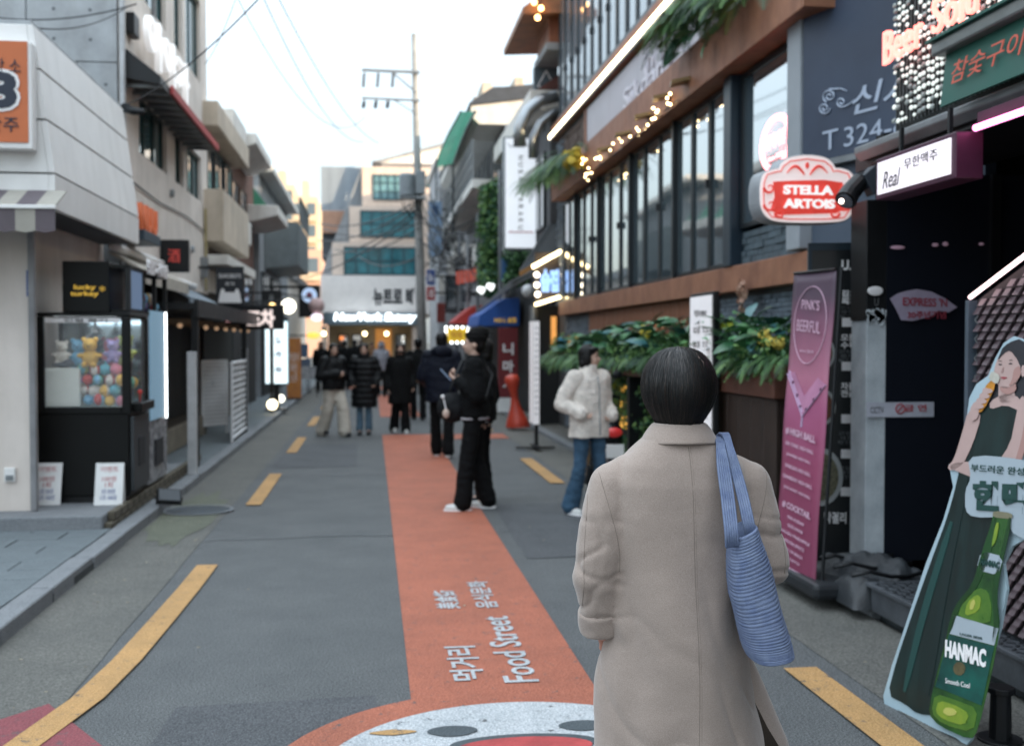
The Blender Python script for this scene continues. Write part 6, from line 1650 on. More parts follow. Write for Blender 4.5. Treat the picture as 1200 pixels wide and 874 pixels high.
# marks on the black glass
gm = thing('window_sticker', 'curved white and red sticker reading EXPRESS 30 on the black glass', 'sticker', (3.3, 6.7, 1.8))
def gat(px, py, Y=6.71): return at(px, py, Y=Y)
arc = [(1043, 350), (1052, 344), (1062, 341), (1075, 339), (1092, 342), (1108, 350), (1122, 360), (1112, 366), (1100, 364), (1090, 371), (1070, 376), (1056, 375), (1050, 362)]
pxpoly('paper', mat('sticker_grey', 'a79cb0', .6, var=.1), arc, 6.712, gm, .003)
text("EXPRESS 'N", mat('sticker_red', '963a48', .5, var=0), gat(1084, 354, 6.708), (1, 0, -.03), (0, 0, 1), .30, .055, gm, depth=.002, bold=.02)
text('30주년기념', mat('sticker_red'), gat(1086, 369, 6.708), (1, 0, 0), (0, 0, 1), .26, .05, gm, depth=.002, bold=.02)
wst = MB()  # reflections in the glass, put on as faintly glowing pink dabs
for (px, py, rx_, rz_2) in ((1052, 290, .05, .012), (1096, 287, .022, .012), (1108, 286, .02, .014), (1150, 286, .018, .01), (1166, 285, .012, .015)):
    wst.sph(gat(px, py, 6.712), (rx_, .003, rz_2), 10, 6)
tag(wst.build('painted_reflections', mat('reflection_pink', 'a98a9c', .5, var=.1, emit=.12), None, smooth=True), 'row of pale pink dabs painted as reflections across the black glass', 'painted reflection')
bk = thing('woven_screen', 'dark woven panel with a slanted lit tube behind the cardboard standee', 'screen', (3.2, 5, 1.2))
WX = 3.0
a, b, c2_ = at(1139, 352, X=WX), at(1200, 306, X=WX), at(1139, 640, X=WX)
Ye = a.y - 1.5
sl = (b.z - a.z) / (b.y - a.y)
MB().prism([(WX + .03, a.y, .23), (WX + .03, a.y, a.z), (WX + .03, Ye, a.z + sl * (Ye - a.y)), (WX + .03, Ye, .23)], (.02, 0, 0)).build('backing', mat('weave_dark', '1c1618', .7), bk)
wv = MB(); 
r_ = 0; z = .25
while z < 2.6:
    y = a.y - .02 - (.04 if r_ % 2 else 0)
    while y > Ye:
        if z + .05 < a.z + sl * (y - a.y): wv.obox((WX + .012, y - .022, z + .02), (.006, 0, 0), (0, .024, 0), (.012, 0, .018))
        y -= .085
    z += .042; r_ += 1
wv.build('weave', mat('weave_brown', '55454a', .45, var=.2, scale=9), bk, kind='stuff')
MB().tube([(WX - .01, a.y, a.z + .015), (WX - .01, Ye, a.z + .015 + sl * (Ye - a.y))], .011, 8).build('lit_tube', glow('tube_rose', (1, .70, .72), 2.6), bk, smooth=True)
box('edge_post', mat('edge_slate', '4a5560', .5), (WX - .02, a.y - .0, .23), (WX + .05, a.y + .03, a.z), bk, bevel=.004)
text('<\n<\n<\n<\n<\n<\n<', M_steel, (WX - .003, a.y - .05, 1.45), (0, -1, 0), (0, 0, 1), .03, .62, bk, depth=.002)

# ---- pink banner stand
pb_ = thing('pink_banner_stand', 'tall pink banner stand reading PINK\'S BEERFUL with a cocktail glass print', 'banner', (2.75, 6.9, .06))
bl_, br_ = at(904, 672, Z=.12), at(948, 699, Z=.06)
bl_ = V((2.66, 7.10, .10)); br_ = V((2.69, 6.50, .06))
tl_, tr_ = at(931, 322, Y=7.16), at(980, 317, Y=6.62)
bd = (br_ - bl_)
M_pk = bpy.data.materials.new('pink_banner_print'); M_pk.use_nodes = True
n, l = M_pk.node_tree.nodes, M_pk.node_tree.links; b = n['Principled BSDF']; tc = n.new('ShaderNodeTexCoord'); sx = n.new('ShaderNodeSeparateXYZ')
l.new(tc.outputs['Object'], sx.inputs[0]); mr = n.new('ShaderNodeMapRange'); mr.inputs['From Min'].default_value = 0; mr.inputs['From Max'].default_value = 2.0
l.new(sx.outputs[2], mr.inputs[0]); nz = n.new('ShaderNodeTexNoise'); nz.inputs['Scale'].default_value = 2.5; l.new(tc.outputs['Object'], nz.inputs[0])
ad = n.new('ShaderNodeMath'); ad.operation = 'MULTIPLY_ADD'; ad.inputs[1].default_value = .12; l.new(nz.outputs[0], ad.inputs[0]); l.new(mr.outputs[0], ad.inputs[2])
cr_ = n.new('ShaderNodeValToRGB'); e = cr_.color_ramp.elements
e[0].position = 0; e[0].color = (*hexc('702f48'), 1); e[1].position = 1.0; e[1].color = (*hexc('4c3a49'), 1)
for p_, h_ in ((.45, '8a3f5c'), (.62, '9c5274'), (.74, 'aa6a80'), (.92, '6e465b')):
    q = e.new(p_); q.color = (*hexc(h_), 1)
l.new(ad.outputs[0], cr_.inputs[0]); l.new(cr_.outputs[0], b.inputs['Base Color']); b.inputs['Roughness'].default_value = .55
# slightly sagging cloth
def BP(u, v, off=0.):
    p = bl_.lerp(br_, u).lerp(tl_.lerp(tr_, u), v)
    nr = (br_ - bl_).cross(tl_ - bl_).normalized()
    return p + nr * (off + .012 * sin(pi * u) * sin(pi * v) + .004 * sin(v * 15 + u * 4))
mb = MB(); NU, NV = 8, 30
for j in range(NV + 1):
    for i in range(NU + 1): mb.v.append(tuple(BP(i / NU, j / NV)))
for j in range(NV):
    for i in range(NU):
        k = j * (NU + 1) + i; mb.f.append((k, k + 1, k + NU + 2, k + NU + 1)); mb.mi.append(0)
o = mb.build('banner', M_pk, pb_, smooth=True); sm = o.modifiers.new('s', 'SOLIDIFY'); sm.thickness = .004
M_pw = mat('banner_print', 'c9a5b8', .6, var=0); M_pd = mat('banner_plum', '5b3550', .6, var=0)
bu = (tl_ - bl_).normalized(); br = (br_ - bl_).normalized()
def BT(s, v, w_, h_, m=None, u=.5, bold=.0): text(s, m or M_pw, BP(u, v, .008), br, bu, w_, h_, pb_, depth=.001, bold=bold)
BT("PINK'S", .895, .26, .065); BT('BEERFUL', .825, .34, .075); BT('since 2019', .745, .2, .022)
BT('# HIGH BALL', .475, .44, .05, bold=.03)
for i, (s, w_) in enumerate((('GIN TONIC HIGH BALL', .42), ('JAPANESE HIGH BALL', .36), ('SPARKLING HIGH BALL', .38), ('CRANBERRY HIGH BALL', .44), ('JACK HONEY HIGH BALL', .40))): BT(s, .435 - i * .036, w_, .024, bold=.015)
BT('# COCKTAIL', .225 + .01, .42, .045, bold=.03)
for i, (s, w_) in enumerate((('PINK RUSSIAN', .24), ('BLUE HAWAII', .22), ('MALIBU PINEAPPLE', .44), ('MIDORI SPRITZ', .30), ('SEX ON BEACH', .26), ('MOJITO', .2))): BT(s, .20 - i * .026, w_, .02, bold=.015)
BT('# BEER', .035, .30, .045, bold=.03)
cc = BP(.5, .825, .008)
MB().tube([BP(.5 + .38 * cos(q), .83 + .125 * sin(q), .006) for q in [2 * pi * i / 48 for i in range(49)]], .003, 5).build('oval_outline', M_pw, pb_)
vv = MB()
for (u0, v0, u1, v1) in ((.02, .665, .5, .535), (.98, .645, .5, .535), (.06, .675, .5, .55), (.5, .535, .5, .50)):
    vv.tube([BP(u0, v0, .006), BP(u1, v1, .006)], .006, 5, flat=.4)
vv.build('glass_outline', mat('banner_lilac', 'b8a6c4', .5, var=0), pb_)
gls = MB().prism([BP(.02, .665, .004), BP(.5, .535, .004), BP(.98, .645, .004), BP(.8, .665, .004), BP(.5, .60, .004), BP(.2, .675, .004)], (-.002, 0, 0)).build('glass_print', mat('banner_rose', 'b27a98', .5, var=.1), pb_)
dots = MB()
for (u, v) in ((.2, .64), (.34, .60), (.44, .565), (.58, .56), (.74, .595), (.88, .63)): dots.sph(BP(u, v, .007), .011, 8, 5)
dots.build('berry_print', M_pd, pb_)
fr_ = MB().tube([br_ + V((0, 0, .0)) + V((.04, -.02, 0)), tr_ + V((.03, -.015, .02))], .011, 8).tube([bl_ + V((.04, 0, 0)), tl_ + V((.03, 0, .02))], .011, 8).tube([tl_ + V((.0, 0, .008)), tr_ + V((0, 0, .008))], .010, 8)
fr_.build('frame', M_black, pb_)
base_ = MB().obox((2.80, 6.78, .115), (.16, 0, 0), (0, .42, 0), (0, 0, .05)).build('water_base', mat('base_black', '1b1f24', .5, var=.2, bump=.2), pb_, bevel=.03)
tarp = thing('bundled_tarp', 'dark grey folded tarpaulin bundle lying at the foot of the menu board', 'tarpaulin', (3.1, 6.3, .06))
# lumpy fabric heap
mb = MB(); NX, NY = 40, 34
hx = lambda u, v: max(0, (1 - (2 * u - 1) ** 4) * (1 - (2 * v - 1) ** 4)) ** .5
for j in range(NY + 1):
    for i in range(NX + 1):
        u, v = i / NX, j / NY; x = 2.78 + u * .58; y = 6.12 + v * .8
        z = .065 + hx(u, v) * (.17 + .10 * noise.noise(V((x * 5, y * 4, 0))) + .05 * abs(noise.noise(V((x * 13, y * 9, 4)))) + .05 * sin(y * 9 + x * 14))
        mb.v.append((x, y, z))
for j in range(NY):
    for i in range(NX):
        k = j * (NX + 1) + i; mb.f.append((k, k + 1, k + NX + 2, k + NX + 1)); mb.mi.append(0)
mb.build('folds', mat('tarp_grey', '2c3034', .5, var=.25, scale=5, bump=.2), tarp, smooth=True)
mb = MB(); 
for q in range(3): mb.tube([(2.8 + .2 * t, 6.2 + .25 * q + .05 * sin(t * 5), .25 + .02 * sin(t * 3)) for t in [0, .6, 1.2, 1.8, 2.5]], .012, 6)
mb.build('strap', M_black, tarp, smooth=True)

# ---- stands further back
ms = thing('white_menu_stand', 'white menu board in black frame standing just behind the dark-haired head', 'menu board', (2.9, 9.5, .06))
ya, yb = 9.93, 9.22
zt3 = at(825, 344, X=2.9).z
box('board', M_black, (2.905, yb, .30), (2.955, ya, zt3 + .01), ms, bevel=.006)
box('lit_face', mat('menu_white', (.78, .76, .77), .5, var=.04, emit=.12, ecol=(1, .93, .95)), (2.895, yb + .035, .34), (2.903, ya - .03, zt3 - .02), ms)
text('막걸리 MENU', M_ink, (2.893, (ya + yb) / 2, zt3 - .17), (0, -1, 0), (0, 0, 1), .36, .06, ms, depth=.002)
for k in range(9): text('전골  8.0\n볶음  9.5', M_ink, (2.893, (ya + yb) / 2, zt3 - .32 - k * .125), (0, -1, 0), (0, 0, 1), .44, .055, ms, depth=.002)
box('leg', M_black, (2.915, yb + .1, .06), (2.945, yb + .16, .3), ms); box('leg', M_black, (2.915, ya - .16, .06), (2.945, ya - .1, .3), ms)
box('foot', M_black, (2.75, yb + .05, .06), (3.1, ya - .05, .085), ms)
ts = thing('thin_menu_stand', 'narrow white menu stand on black cross feet, seen almost edge-on', 'menu board', (2.8, 16.6, .06))
fx_ = at(628, 526, Z=.03); X_, Y_ = fx_.x, fx_.y
zt4 = at(632, 378, Y=Y_).z
MB().obox((X_ + .03, Y_ + .22, (zt4 + .42) / 2 + .05), (.022, 0, 0), (0, .26, 0), (0, 0, (zt4 - .42) / 2)).build('frame', M_black, ts, bevel=.006)
box('face_end', mat('menu_white'), (X_ - .04, Y_ - .048, .40), (X_ + .045, Y_ - .042, zt4 + .02), ts)
box('panel', mat('menu_white'), (X_ - .035, Y_ - .04, .40), (X_ + .0, Y_ + .46, zt4 + .02), ts, bevel=.004)
for k in range(16): box('printed_line', M_steel, (X_ - .03, Y_ - .052, .55 + k * .085), (X_ + .035, Y_ - .049, .56 + k * .085), ts)
box('pole', M_black, (X_ - .0, Y_ + .1, .04), (X_ + .05, Y_ + .16, .42), ts)
box('foot', M_black, (X_ - .28, Y_ + .08, .03), (X_ + .3, Y_ + .18, .055), ts); box('foot', M_black, (X_ - .03, Y_ - .15, .056), (X_ + .07, Y_ + .45, .075), ts)

# ---- restaurant entrance with bulb sign
en = thing('bulb_sign', 'entrance sign with blue characters, framed by warm tubes and round bulbs', 'sign', (3.3, 20.6, 2.8))
YE = 20.35
def ep(px, py, Y=YE): return at(px, py, Y=Y)
a, b = ep(627, 352), ep(660, 296)
box('board', mat('board_warm', '3a3230', .6), (a.x, YE, a.z), (b.x, YE + .1, b.z), en)
MB().tube([ep(624, 313, YE - .1), ep(662, 292, YE - .1)], .055, 8, flat=.7).build('upper_tube', glow('tube_warm', (1, .78, .42), 4.5), en, smooth=True)
MB().tube([ep(627, 357, YE - .1), ep(662, 346, YE - .1)], .045, 8, flat=.7).build('lower_tube', glow('tube_warm', (1, .78, .42), 4.5), en, smooth=True)
for (px, py) in ((629, 322), (629, 334), (630, 345), (659, 308), (659, 321), (659, 334)):
    MB().sph(ep(px, py, YE - .05), .05, 10, 8).build('bulb', glow('bulb_globe', (1, .88, .66), 4), en, smooth=True)
text('술집', glow('letter_blue', (.30, .48, .85), .9), ep(644, 329, YE - .05), (1, 0, -.0), (0, 0, 1), .33, .42, en, depth=.05, bold=.05)
ea = thing('black_awning', 'black slanted awning over the entrance with the bulb sign', 'awning', (3.2, 21, 3.4))
p1, p2, p3, p4 = ep(609, 318, 20.7), ep(662, 288, 20.7), at(665, 248, Y=21.5), at(648, 256, Y=21.5)
MB().prism([p1, p2, p3 + V((.1, 0, 0)), p4], (0, .06, .02)).build('canopy', mat('awning_ink', '1c2226', .7, var=.1), ea)
MB().prism([p1, p1 + V((0, 0, -.10)), p2 + V((0, 0, -.08)), p2], (0, -.03, 0)).build('fascia', mat('timber_gold', '8a6434', .5), ea)
ed = thing('entrance_front', 'dark entrance recess with pale pipe under the bulb sign', 'shop front', (3.4, 20.9, 0))
box('recess', mat('shop_dark'), (3.0, 20.75, .06), (3.6, 20.8, 2.3), ed)
box('door_glow', mat('glow_amber', (.5, .22, .06), .6, emit=.5, ecol=(.9, .4, .1)), (3.36, 20.72, 1.5), (3.46, 20.74, 2.1), ed)
MB().cyl((3.0, 20.6, .06), (3.0, 20.6, 2.3), .07, n=14).build('pipe', M_steel, ed)
box('door_frame', M_black, (3.08, 20.70, .06), (3.14, 20.749, 2.3), ed)
# scooter parked behind the woman in fleece
scoot = thing('scooter', 'black parked scooter with red tail lamp and white box, behind the woman in fleece', 'scooter', (2.45, 11.4, .0))
def S(x, y, z): return V((2.45 + x, 11.3 + y, z))
for y in (0, 1.22):
    w_ = MB().tube([S(0, y + .23 * cos(q), .25 + .23 * sin(q)) for q in [2 * pi * i / 24 for i in range(25)]], .05, 8).build('tyre', M_ink, scoot, smooth=True)
    MB().cyl(S(-.03, y, .25), S(.03, y, .25), .17, n=18).build('rim', M_steel, scoot)
MB().tube([S(0, -.12, .72), S(0, .1, .62), S(0, .45, .55), S(0, .62, .32), S(0, .95, .32), S(0, 1.05, .7), S(0, 1.0, 1.0)], [.10, .17, .17, .12, .10, .09, .05], 12).build('body', mat('scooter_black', '14161a', .25, .2, var=.1), scoot, smooth=True)
MB().tube([S(0, -.08, .80), S(0, .15, .84), S(0, .5, .80), S(0, .62, .76)], [.09, .14, .14, .06], 12, flat=.5).build('seat', M_ink, scoot, smooth=True)
MB().tube([S(-.32, .92, 1.0), S(-.1, 1.0, 1.05), S(.1, 1.0, 1.05), S(.32, .92, 1.0)], .018, 8).build('handlebar', M_black, scoot, smooth=True)
MB().sph(S(0, -.2, .70), (.09, .04, .05)).build('tail_lamp', mat('lamp_red', (.5, .03, .03), .3, emit=.15), scoot, smooth=True)
box('number_plate', M_white, S(-.1, -.24, .44), S(.1, -.225, .58), scoot, bevel=.005)
for sx in (-1, 1): MB().tube([S(sx * .1, .9, 1.02), S(sx * .25, .85, 1.22)], .007, 5).sph(S(sx * .27, .85, 1.26), (.06, .012, .045)).build('mirror', M_black, scoot, smooth=True)

# ---- cardboard standee
sd_ = thing('cardboard_standee', 'leaning cardboard standee of a singer in a long green dress with a HANMAC beer bottle', 'standee', (2.35, 4.45, 0))
O = at(1035, 822, Z=.005); E = at(1133, 872, Z=.005)
# board plane: passes through the two foot points, tilted back a little
e1 = (E - O).normalized(); upv = (V((0, 0, 1)) + V((e1.y, -e1.x, 0)) * -.10).normalized()
nrm_s = e1.cross(upv).normalized()
if nrm_s.dot(V((0, 0, CAM_H)) - O) < 0: nrm_s = -nrm_s
def SP(px, py, off=0.):
    r_ = CR @ V(((px - 600) / FPX, (437 - py) / FPX, -1)); c0 = V((0, 0, CAM_H)); po = O + nrm_s * off
    return c0 + r_ * ((po - c0).dot(nrm_s) / r_.dot(nrm_s))
def spoly(name, m, pts, lay, th=.0012, smooth=1):
    for _ in range(smooth):
        pts = [q for i in range(len(pts)) for q in ((pts[i][0] * .78 + pts[(i + 1) % len(pts)][0] * .22, pts[i][1] * .78 + pts[(i + 1) % len(pts)][1] * .22), (pts[i][0] * .22 + pts[(i + 1) % len(pts)][0] * .78, pts[i][1] * .22 + pts[(i + 1) % len(pts)][1] * .78))]
    return MB().prism([SP(x, y, .0015 + lay * .0016) for x, y in pts], -nrm_s * th).build(name, m, sd_)
outline = [(1035, 815), (1037, 828), (1120, 864), (1132, 873), (1138, 866), (1152, 800), (1172, 735), (1180, 690), (1176, 660), (1186, 640), (1200, 632), (1235, 628), (1240, 540), (1225, 500), (1212, 450), (1213, 420), (1200, 398), (1188, 394), (1176, 402), (1166, 420), (1158, 440), (1144, 450), (1136, 466), (1134, 480), (1131, 505), (1120, 540), (1112, 544), (1114, 555), (1117, 570), (1105, 610), (1085, 660), (1065, 720), (1045, 780)]
MB().prism([SP(x, y) for x, y in outline], -nrm_s * .012).build('board', mat('standee_white', '9fb4bd', .5, var=.03), sd_)
M_dress = mat('print_dress', '0a2423', .4, var=.25, scale=5, stretch=(3, 3, .6)); M_skin = mat('print_skin', 'b69a94', .4, var=.05); M_hairp = mat('print_hair', '26262c', .4, var=.15)
spoly('hair_print', M_hairp, [(1198, 396), (1180, 402), (1168, 425), (1168, 445), (1160, 470), (1150, 478), (1166, 485), (1180, 470), (1186, 500), (1192, 530), (1225, 540), (1222, 480), (1212, 420)], 1)
spoly('dress_print', M_dress, [(1140, 482), (1158, 476), (1178, 474), (1196, 482), (1192, 560), (1175, 600), (1160, 700), (1145, 780), (1126, 862), (1098, 838), (1075, 836), (1060, 824), (1040, 814), (1050, 775), (1070, 716), (1090, 660), (1110, 606), (1121, 566), (1130, 520)], 2)
spoly('fold_print', mat('print_fold', '0a2222', .4, var=0), [(1128, 560), (1136, 560), (1112, 680), (1090, 815), (1082, 812), (1102, 690)], 3)
spoly('fold_print', mat('print_fold2', '17413e', .4, var=0), [(1112, 610), (1118, 612), (1086, 720), (1062, 812), (1057, 808), (1078, 716)], 3)
spoly('arm_print', M_skin, [(1196, 462), (1206, 470), (1208, 492), (1198, 540), (1186, 560), (1160, 568), (1124, 553), (1112, 548), (1116, 543), (1135, 540), (1165, 548), (1184, 520), (1190, 490)], 4)
spoly('arm_print', M_skin, [(1144, 480), (1150, 488), (1140, 520), (1128, 545), (1114, 552), (1110, 547), (1118, 538), (1128, 505), (1134, 482)], 4)
spoly('chest_print', M_skin, [(1160, 470), (1178, 460), (1196, 466), (1196, 482), (1178, 474), (1160, 480)], 3)
spoly('neck_print', M_skin, [(1170, 440), (1186, 440), (1190, 470), (1170, 474)], 3)
spoly('face_print', M_skin, [(1166, 428), (1172, 414), (1184, 408), (1196, 418), (1198, 436), (1190, 450), (1178, 456), (1168, 450), (1164, 440)], 5)
spoly('fringe_print', M_hairp, [(1168, 424), (1176, 404), (1196, 398), (1208, 412), (1208, 440), (1200, 446), (1194, 424), (1184, 410), (1176, 414)], 6)
for (x, y, w_, h_) in ((1172, 427, 2.6, 1.0), (1184, 426, 2.8, 1.0)): spoly('eye_print', M_hairp, [(x - w_, y), (x, y - h_), (x + w_, y), (x, y + h_)], 6)
for (x, y) in ((1172, 423), (1184.5, 422)): spoly('brow_print', M_hairp, [(x - 3, y + .3), (x, y - .7), (x + 3, y + .4), (x, y + .2)], 6)
spoly('nose_print', mat('print_shadow', '9a7d78', .5, var=0), [(1175, 430), (1176.6, 431), (1175, 437), (1172.6, 437)], 6)
spoly('mouth_print', mat('print_lips', '96484c', .5, var=0), [(1172, 442), (1175, 441), (1181, 442), (1176, 445)], 6)
spoly('cheek_shade', mat('print_cheek', 'a67f78', .5, var=0), [(1188, 432), (1195, 428), (1196, 440), (1189, 449), (1181, 453), (1186, 445)], 6)
spoly('neck_shade', mat('print_cheek'), [(1172, 452), (1184, 454), (1190, 448), (1191, 458), (1180, 463), (1172, 458)], 5)
spoly('arm_shade', mat('print_cheek'), [(1204, 472), (1208, 492), (1198, 540), (1186, 560), (1176, 564), (1188, 545), (1197, 515), (1201, 492)], 5)
spoly('ear_print', M_skin, [(1197, 428), (1202, 428), (1201, 440), (1197, 442)], 7)
spoly('cone_print', mat('print_beer', 'c2822a', .4, var=.2, scale=30), [(1143, 474), (1160, 444), (1168, 450), (1152, 482), (1144, 484)], 7)
spoly('foam_print', mat('print_foam', 'b6b2a6', .4, var=.1, scale=30), [(1158, 444), (1162, 434), (1172, 440), (1169, 451)], 8)
for k in range(4): spoly('finger_print', M_skin, [(1140 + k * 3.6, 476 - k * 6), (1142 + k * 3.6, 472 - k * 6), (1152 + k * 3.4, 474 - k * 6), (1153 + k * 3.4, 478 - k * 6), (1142 + k * 3.6, 480 - k * 6)], 9)
spoly('hand_print', M_skin, [(1136, 480), (1142, 470), (1148, 472), (1146, 490), (1138, 494)], 8)
spoly('label_shape', mat('print_white', '9eaab2', .5, var=.03), [(1134, 536), (1160, 533), (1240, 545), (1240, 640), (1190, 630), (1178, 606), (1140, 606), (1131, 598), (1131, 574), (1138, 560)], 10)
e1u = (SP(1190, 580) - SP(1150, 577)).normalized(); eup = nrm_s.cross(e1u).normalized()
if eup.z < 0: eup = -eup
def ST(s, px, py, wpx, hpx, m, lay, bold=0., tilt=None, name='lettering'):
    c_ = SP(px, py, .0015 + lay * .0016)
    w_ = (SP(px + wpx / 2, py) - SP(px - wpx / 2, py)).length; h_ = (SP(px, py - hpx / 2) - SP(px, py + hpx / 2)).length
    r_ = (SP(px + 10, py + (tilt or 0)) - SP(px - 10, py - (tilt or 0))).normalized(); u_ = nrm_s.cross(r_).normalized()
    if u_.z < 0: u_ = -u_
    if r_.cross(u_).dot(nrm_s) < 0: r_, u_ = r_, -u_
    text(s, m, c_, r_, u_, w_, h_, sd_, name, depth=.0012, bold=bold)
M_pg = mat('print_green', '143d38', .5, var=0)
ST('한맥', 1172, 582, 66, 36, M_pg, 12, .06, .5); ST('부드러운 완성', 1168, 550, 62, 9, M_pg, 12, .01, .8)
# bottle print
def tiltp(pts): return pts
spoly('bottle_print', mat('print_bottle', '33602a', .25, var=.35, scale=7, col2='17361c'), [(1164, 602), (1184, 604), (1184, 618), (1172, 672), (1168, 700), (1172, 735), (1162, 790), (1146, 855), (1138, 867), (1100, 850), (1088, 836), (1092, 812), (1108, 750), (1118, 712), (1140, 685), (1148, 655), (1162, 612)], 13)
M_g1 = mat('print_gleam1', '54782a', .3, var=.25, scale=14, col2='3c6426'); M_g2 = mat('print_gleam2', '8a9c34', .3, var=.2, scale=14, col2='6c8a2e'); M_g3 = mat('print_gleam3', 'b9b860', .3, var=.1)
spoly('bottle_tone', mat('print_deepgreen', '1c4420', .3, var=.2), [(1164, 606), (1168, 606), (1163, 640), (1152, 672), (1144, 690), (1124, 712), (1114, 742), (1109, 742), (1118, 710), (1140, 684), (1148, 654)], 14)
spoly('bottle_tone', mat('print_deepgreen'), [(1182, 606), (1184, 606), (1184, 618), (1172, 672), (1168, 700), (1171, 735), (1166, 752), (1162, 752), (1165, 730), (1162, 700), (1167, 668), (1179, 622)], 14)
spoly('bottle_light', M_g1, [(1128, 704), (1146, 688), (1158, 692), (1162, 712), (1160, 732), (1122, 724)], 14); spoly('bottle_light', M_g2, [(1133, 706), (1144, 696), (1150, 700), (1147, 716), (1130, 722)], 15); spoly('bottle_light', M_g3, [(1137, 706), (1141, 701), (1143, 706), (1140, 714), (1136, 714)], 16, smooth=2)
spoly('bottle_light', M_g2, [(1167, 612), (1171, 612), (1167, 634), (1161, 642)], 15)
spoly('bottle_light', M_g1, [(1096, 812), (1120, 820), (1146, 830), (1140, 858), (1104, 848), (1091, 834)], 14); spoly('bottle_light', M_g2, [(1100, 820), (1120, 826), (1136, 836), (1130, 850), (1106, 843), (1096, 834)], 15); spoly('bottle_light', M_g3, [(1108, 828), (1118, 830), (1122, 836), (1112, 839), (1104, 834)], 16, smooth=2)
spoly('cap_print', mat('print_cap', '7e7a62', .4, var=.1), [(1164, 598), (1186, 601), (1186, 608), (1163, 606)], 14)
spoly('neck_label', mat('print_white'), [(1150, 645), (1176, 652), (1170, 674), (1144, 667)], 14); ST('HANMAC', 1160, 660, 22, 8, M_pg, 15, .05, 1.9)
spoly('label_band', mat('print_white'), [(1117, 720), (1170, 736), (1165, 756), (1112, 742)], 14, smooth=0)
spoly('label_green', mat('print_teal', '0f5a50', .3, var=.3, scale=6, col2='0a3230'), [(1112, 743), (1165, 757), (1150, 826), (1096, 804)], 14, smooth=0)
ST('HANMAC', 1131, 765, 47, 21, M_cream, 15, .05, 2.6); ST('Smooth Cool', 1122, 800, 28, 6, M_cream, 15, 0, 2.2); ST('LAGER BEER', 1138, 745, 26, 3, M_pg, 15, 0, 2.2)
cq = [(1124 + 7 * cos(q), 783 + 8 * sin(q)) for q in [2 * pi * i / 18 for i in range(18)]]
spoly('badge_print', mat('print_bronze', '5a5238', .4, var=.2, scale=40), cq, 15, smooth=0)
# strut behind
mid = SP(1110, 700, -.02)
MB().tube([mid, V((mid.x + .25, mid.y + .35, .01))], .012, 6).build('back_strut', M_black, sd_)
# small black bollard in the corner
bo = thing('bollard', 'short black bollard lamp behind the standee at the bottom right', 'bollard', (2.75, 4.4, 0))
c = at(1172, 868, Z=0.0); c.z = 0
MB().cyl(c, c + V((0, 0, .20)), .045, .04, 14).cyl(c + V((0, 0, .2)), c + V((0, 0, .225)), .055, .055, 14).cyl(c, c + V((0, 0, .015)), .09, n=16).build('body', M_black, bo, bevel=.004)
# ================================================================== PEOPLE
from mathutils.bvhtree import BVHTree
class Blob(MB):
    """overlapping shapes fused into ONE continuous surface"""
    def cap(s, p0, p1, r0, r1=None, n=14):
        r1 = r0 if r1 is None else r1
        s.sph(p0, r0, n, 8); s.sph(p1, r1, n, 8); s.tube([p0, V(p0).lerp(V(p1), .5), p1], [r0, (r0 + r1) / 2, r1], n); return s
    def chain(s, pts, rs, n=14):
        for i in range(len(pts) - 1): s.cap(pts[i], pts[i + 1], rs[i], rs[i + 1], n)
        return s
    def rings(s, L, n=30, p=2.3):
        return s.loft([ell_ring((r[1], r[2], r[0]), r[3], r[4], n, p) for r in L])
    def fuse(s, name, m, parent, voxel=.01, it=3, disp=None, k=1.0, fac=.5):
        me = s.mesh('tmp'); o = bpy.data.objects.new('tmp', me); C.objects.link(o)
        r = o.modifiers.new('r', 'REMESH'); r.mode = 'VOXEL'; r.voxel_size = voxel / k
        q = o.modifiers.new('s', 'SMOOTH'); q.factor = fac; q.iterations = it
        out_ = evaluated(o); bpy.data.objects.remove(o); bpy.data.meshes.remove(me)
        if disp:
            ns = [v.normal.copy() for v in out_.vertices]
            for v, n_ in zip(out_.vertices, ns): v.co = v.co + n_ * disp(v.co)
        out_.transform(Matrix.Scale(k, 4))
        out_.materials.clear(); out_.materials.append(m)
        out_.polygons.foreach_set('use_smooth', [True] * len(out_.polygons)); out_.update()
        return link(name, out_, parent, local=True)
def ns(p, sx, sy=None, sz=None, o=0.): return noise.noise(V((p[0] * sx + o, p[1] * (sy or sx) + o, p[2] * (sz or sx) - o)))
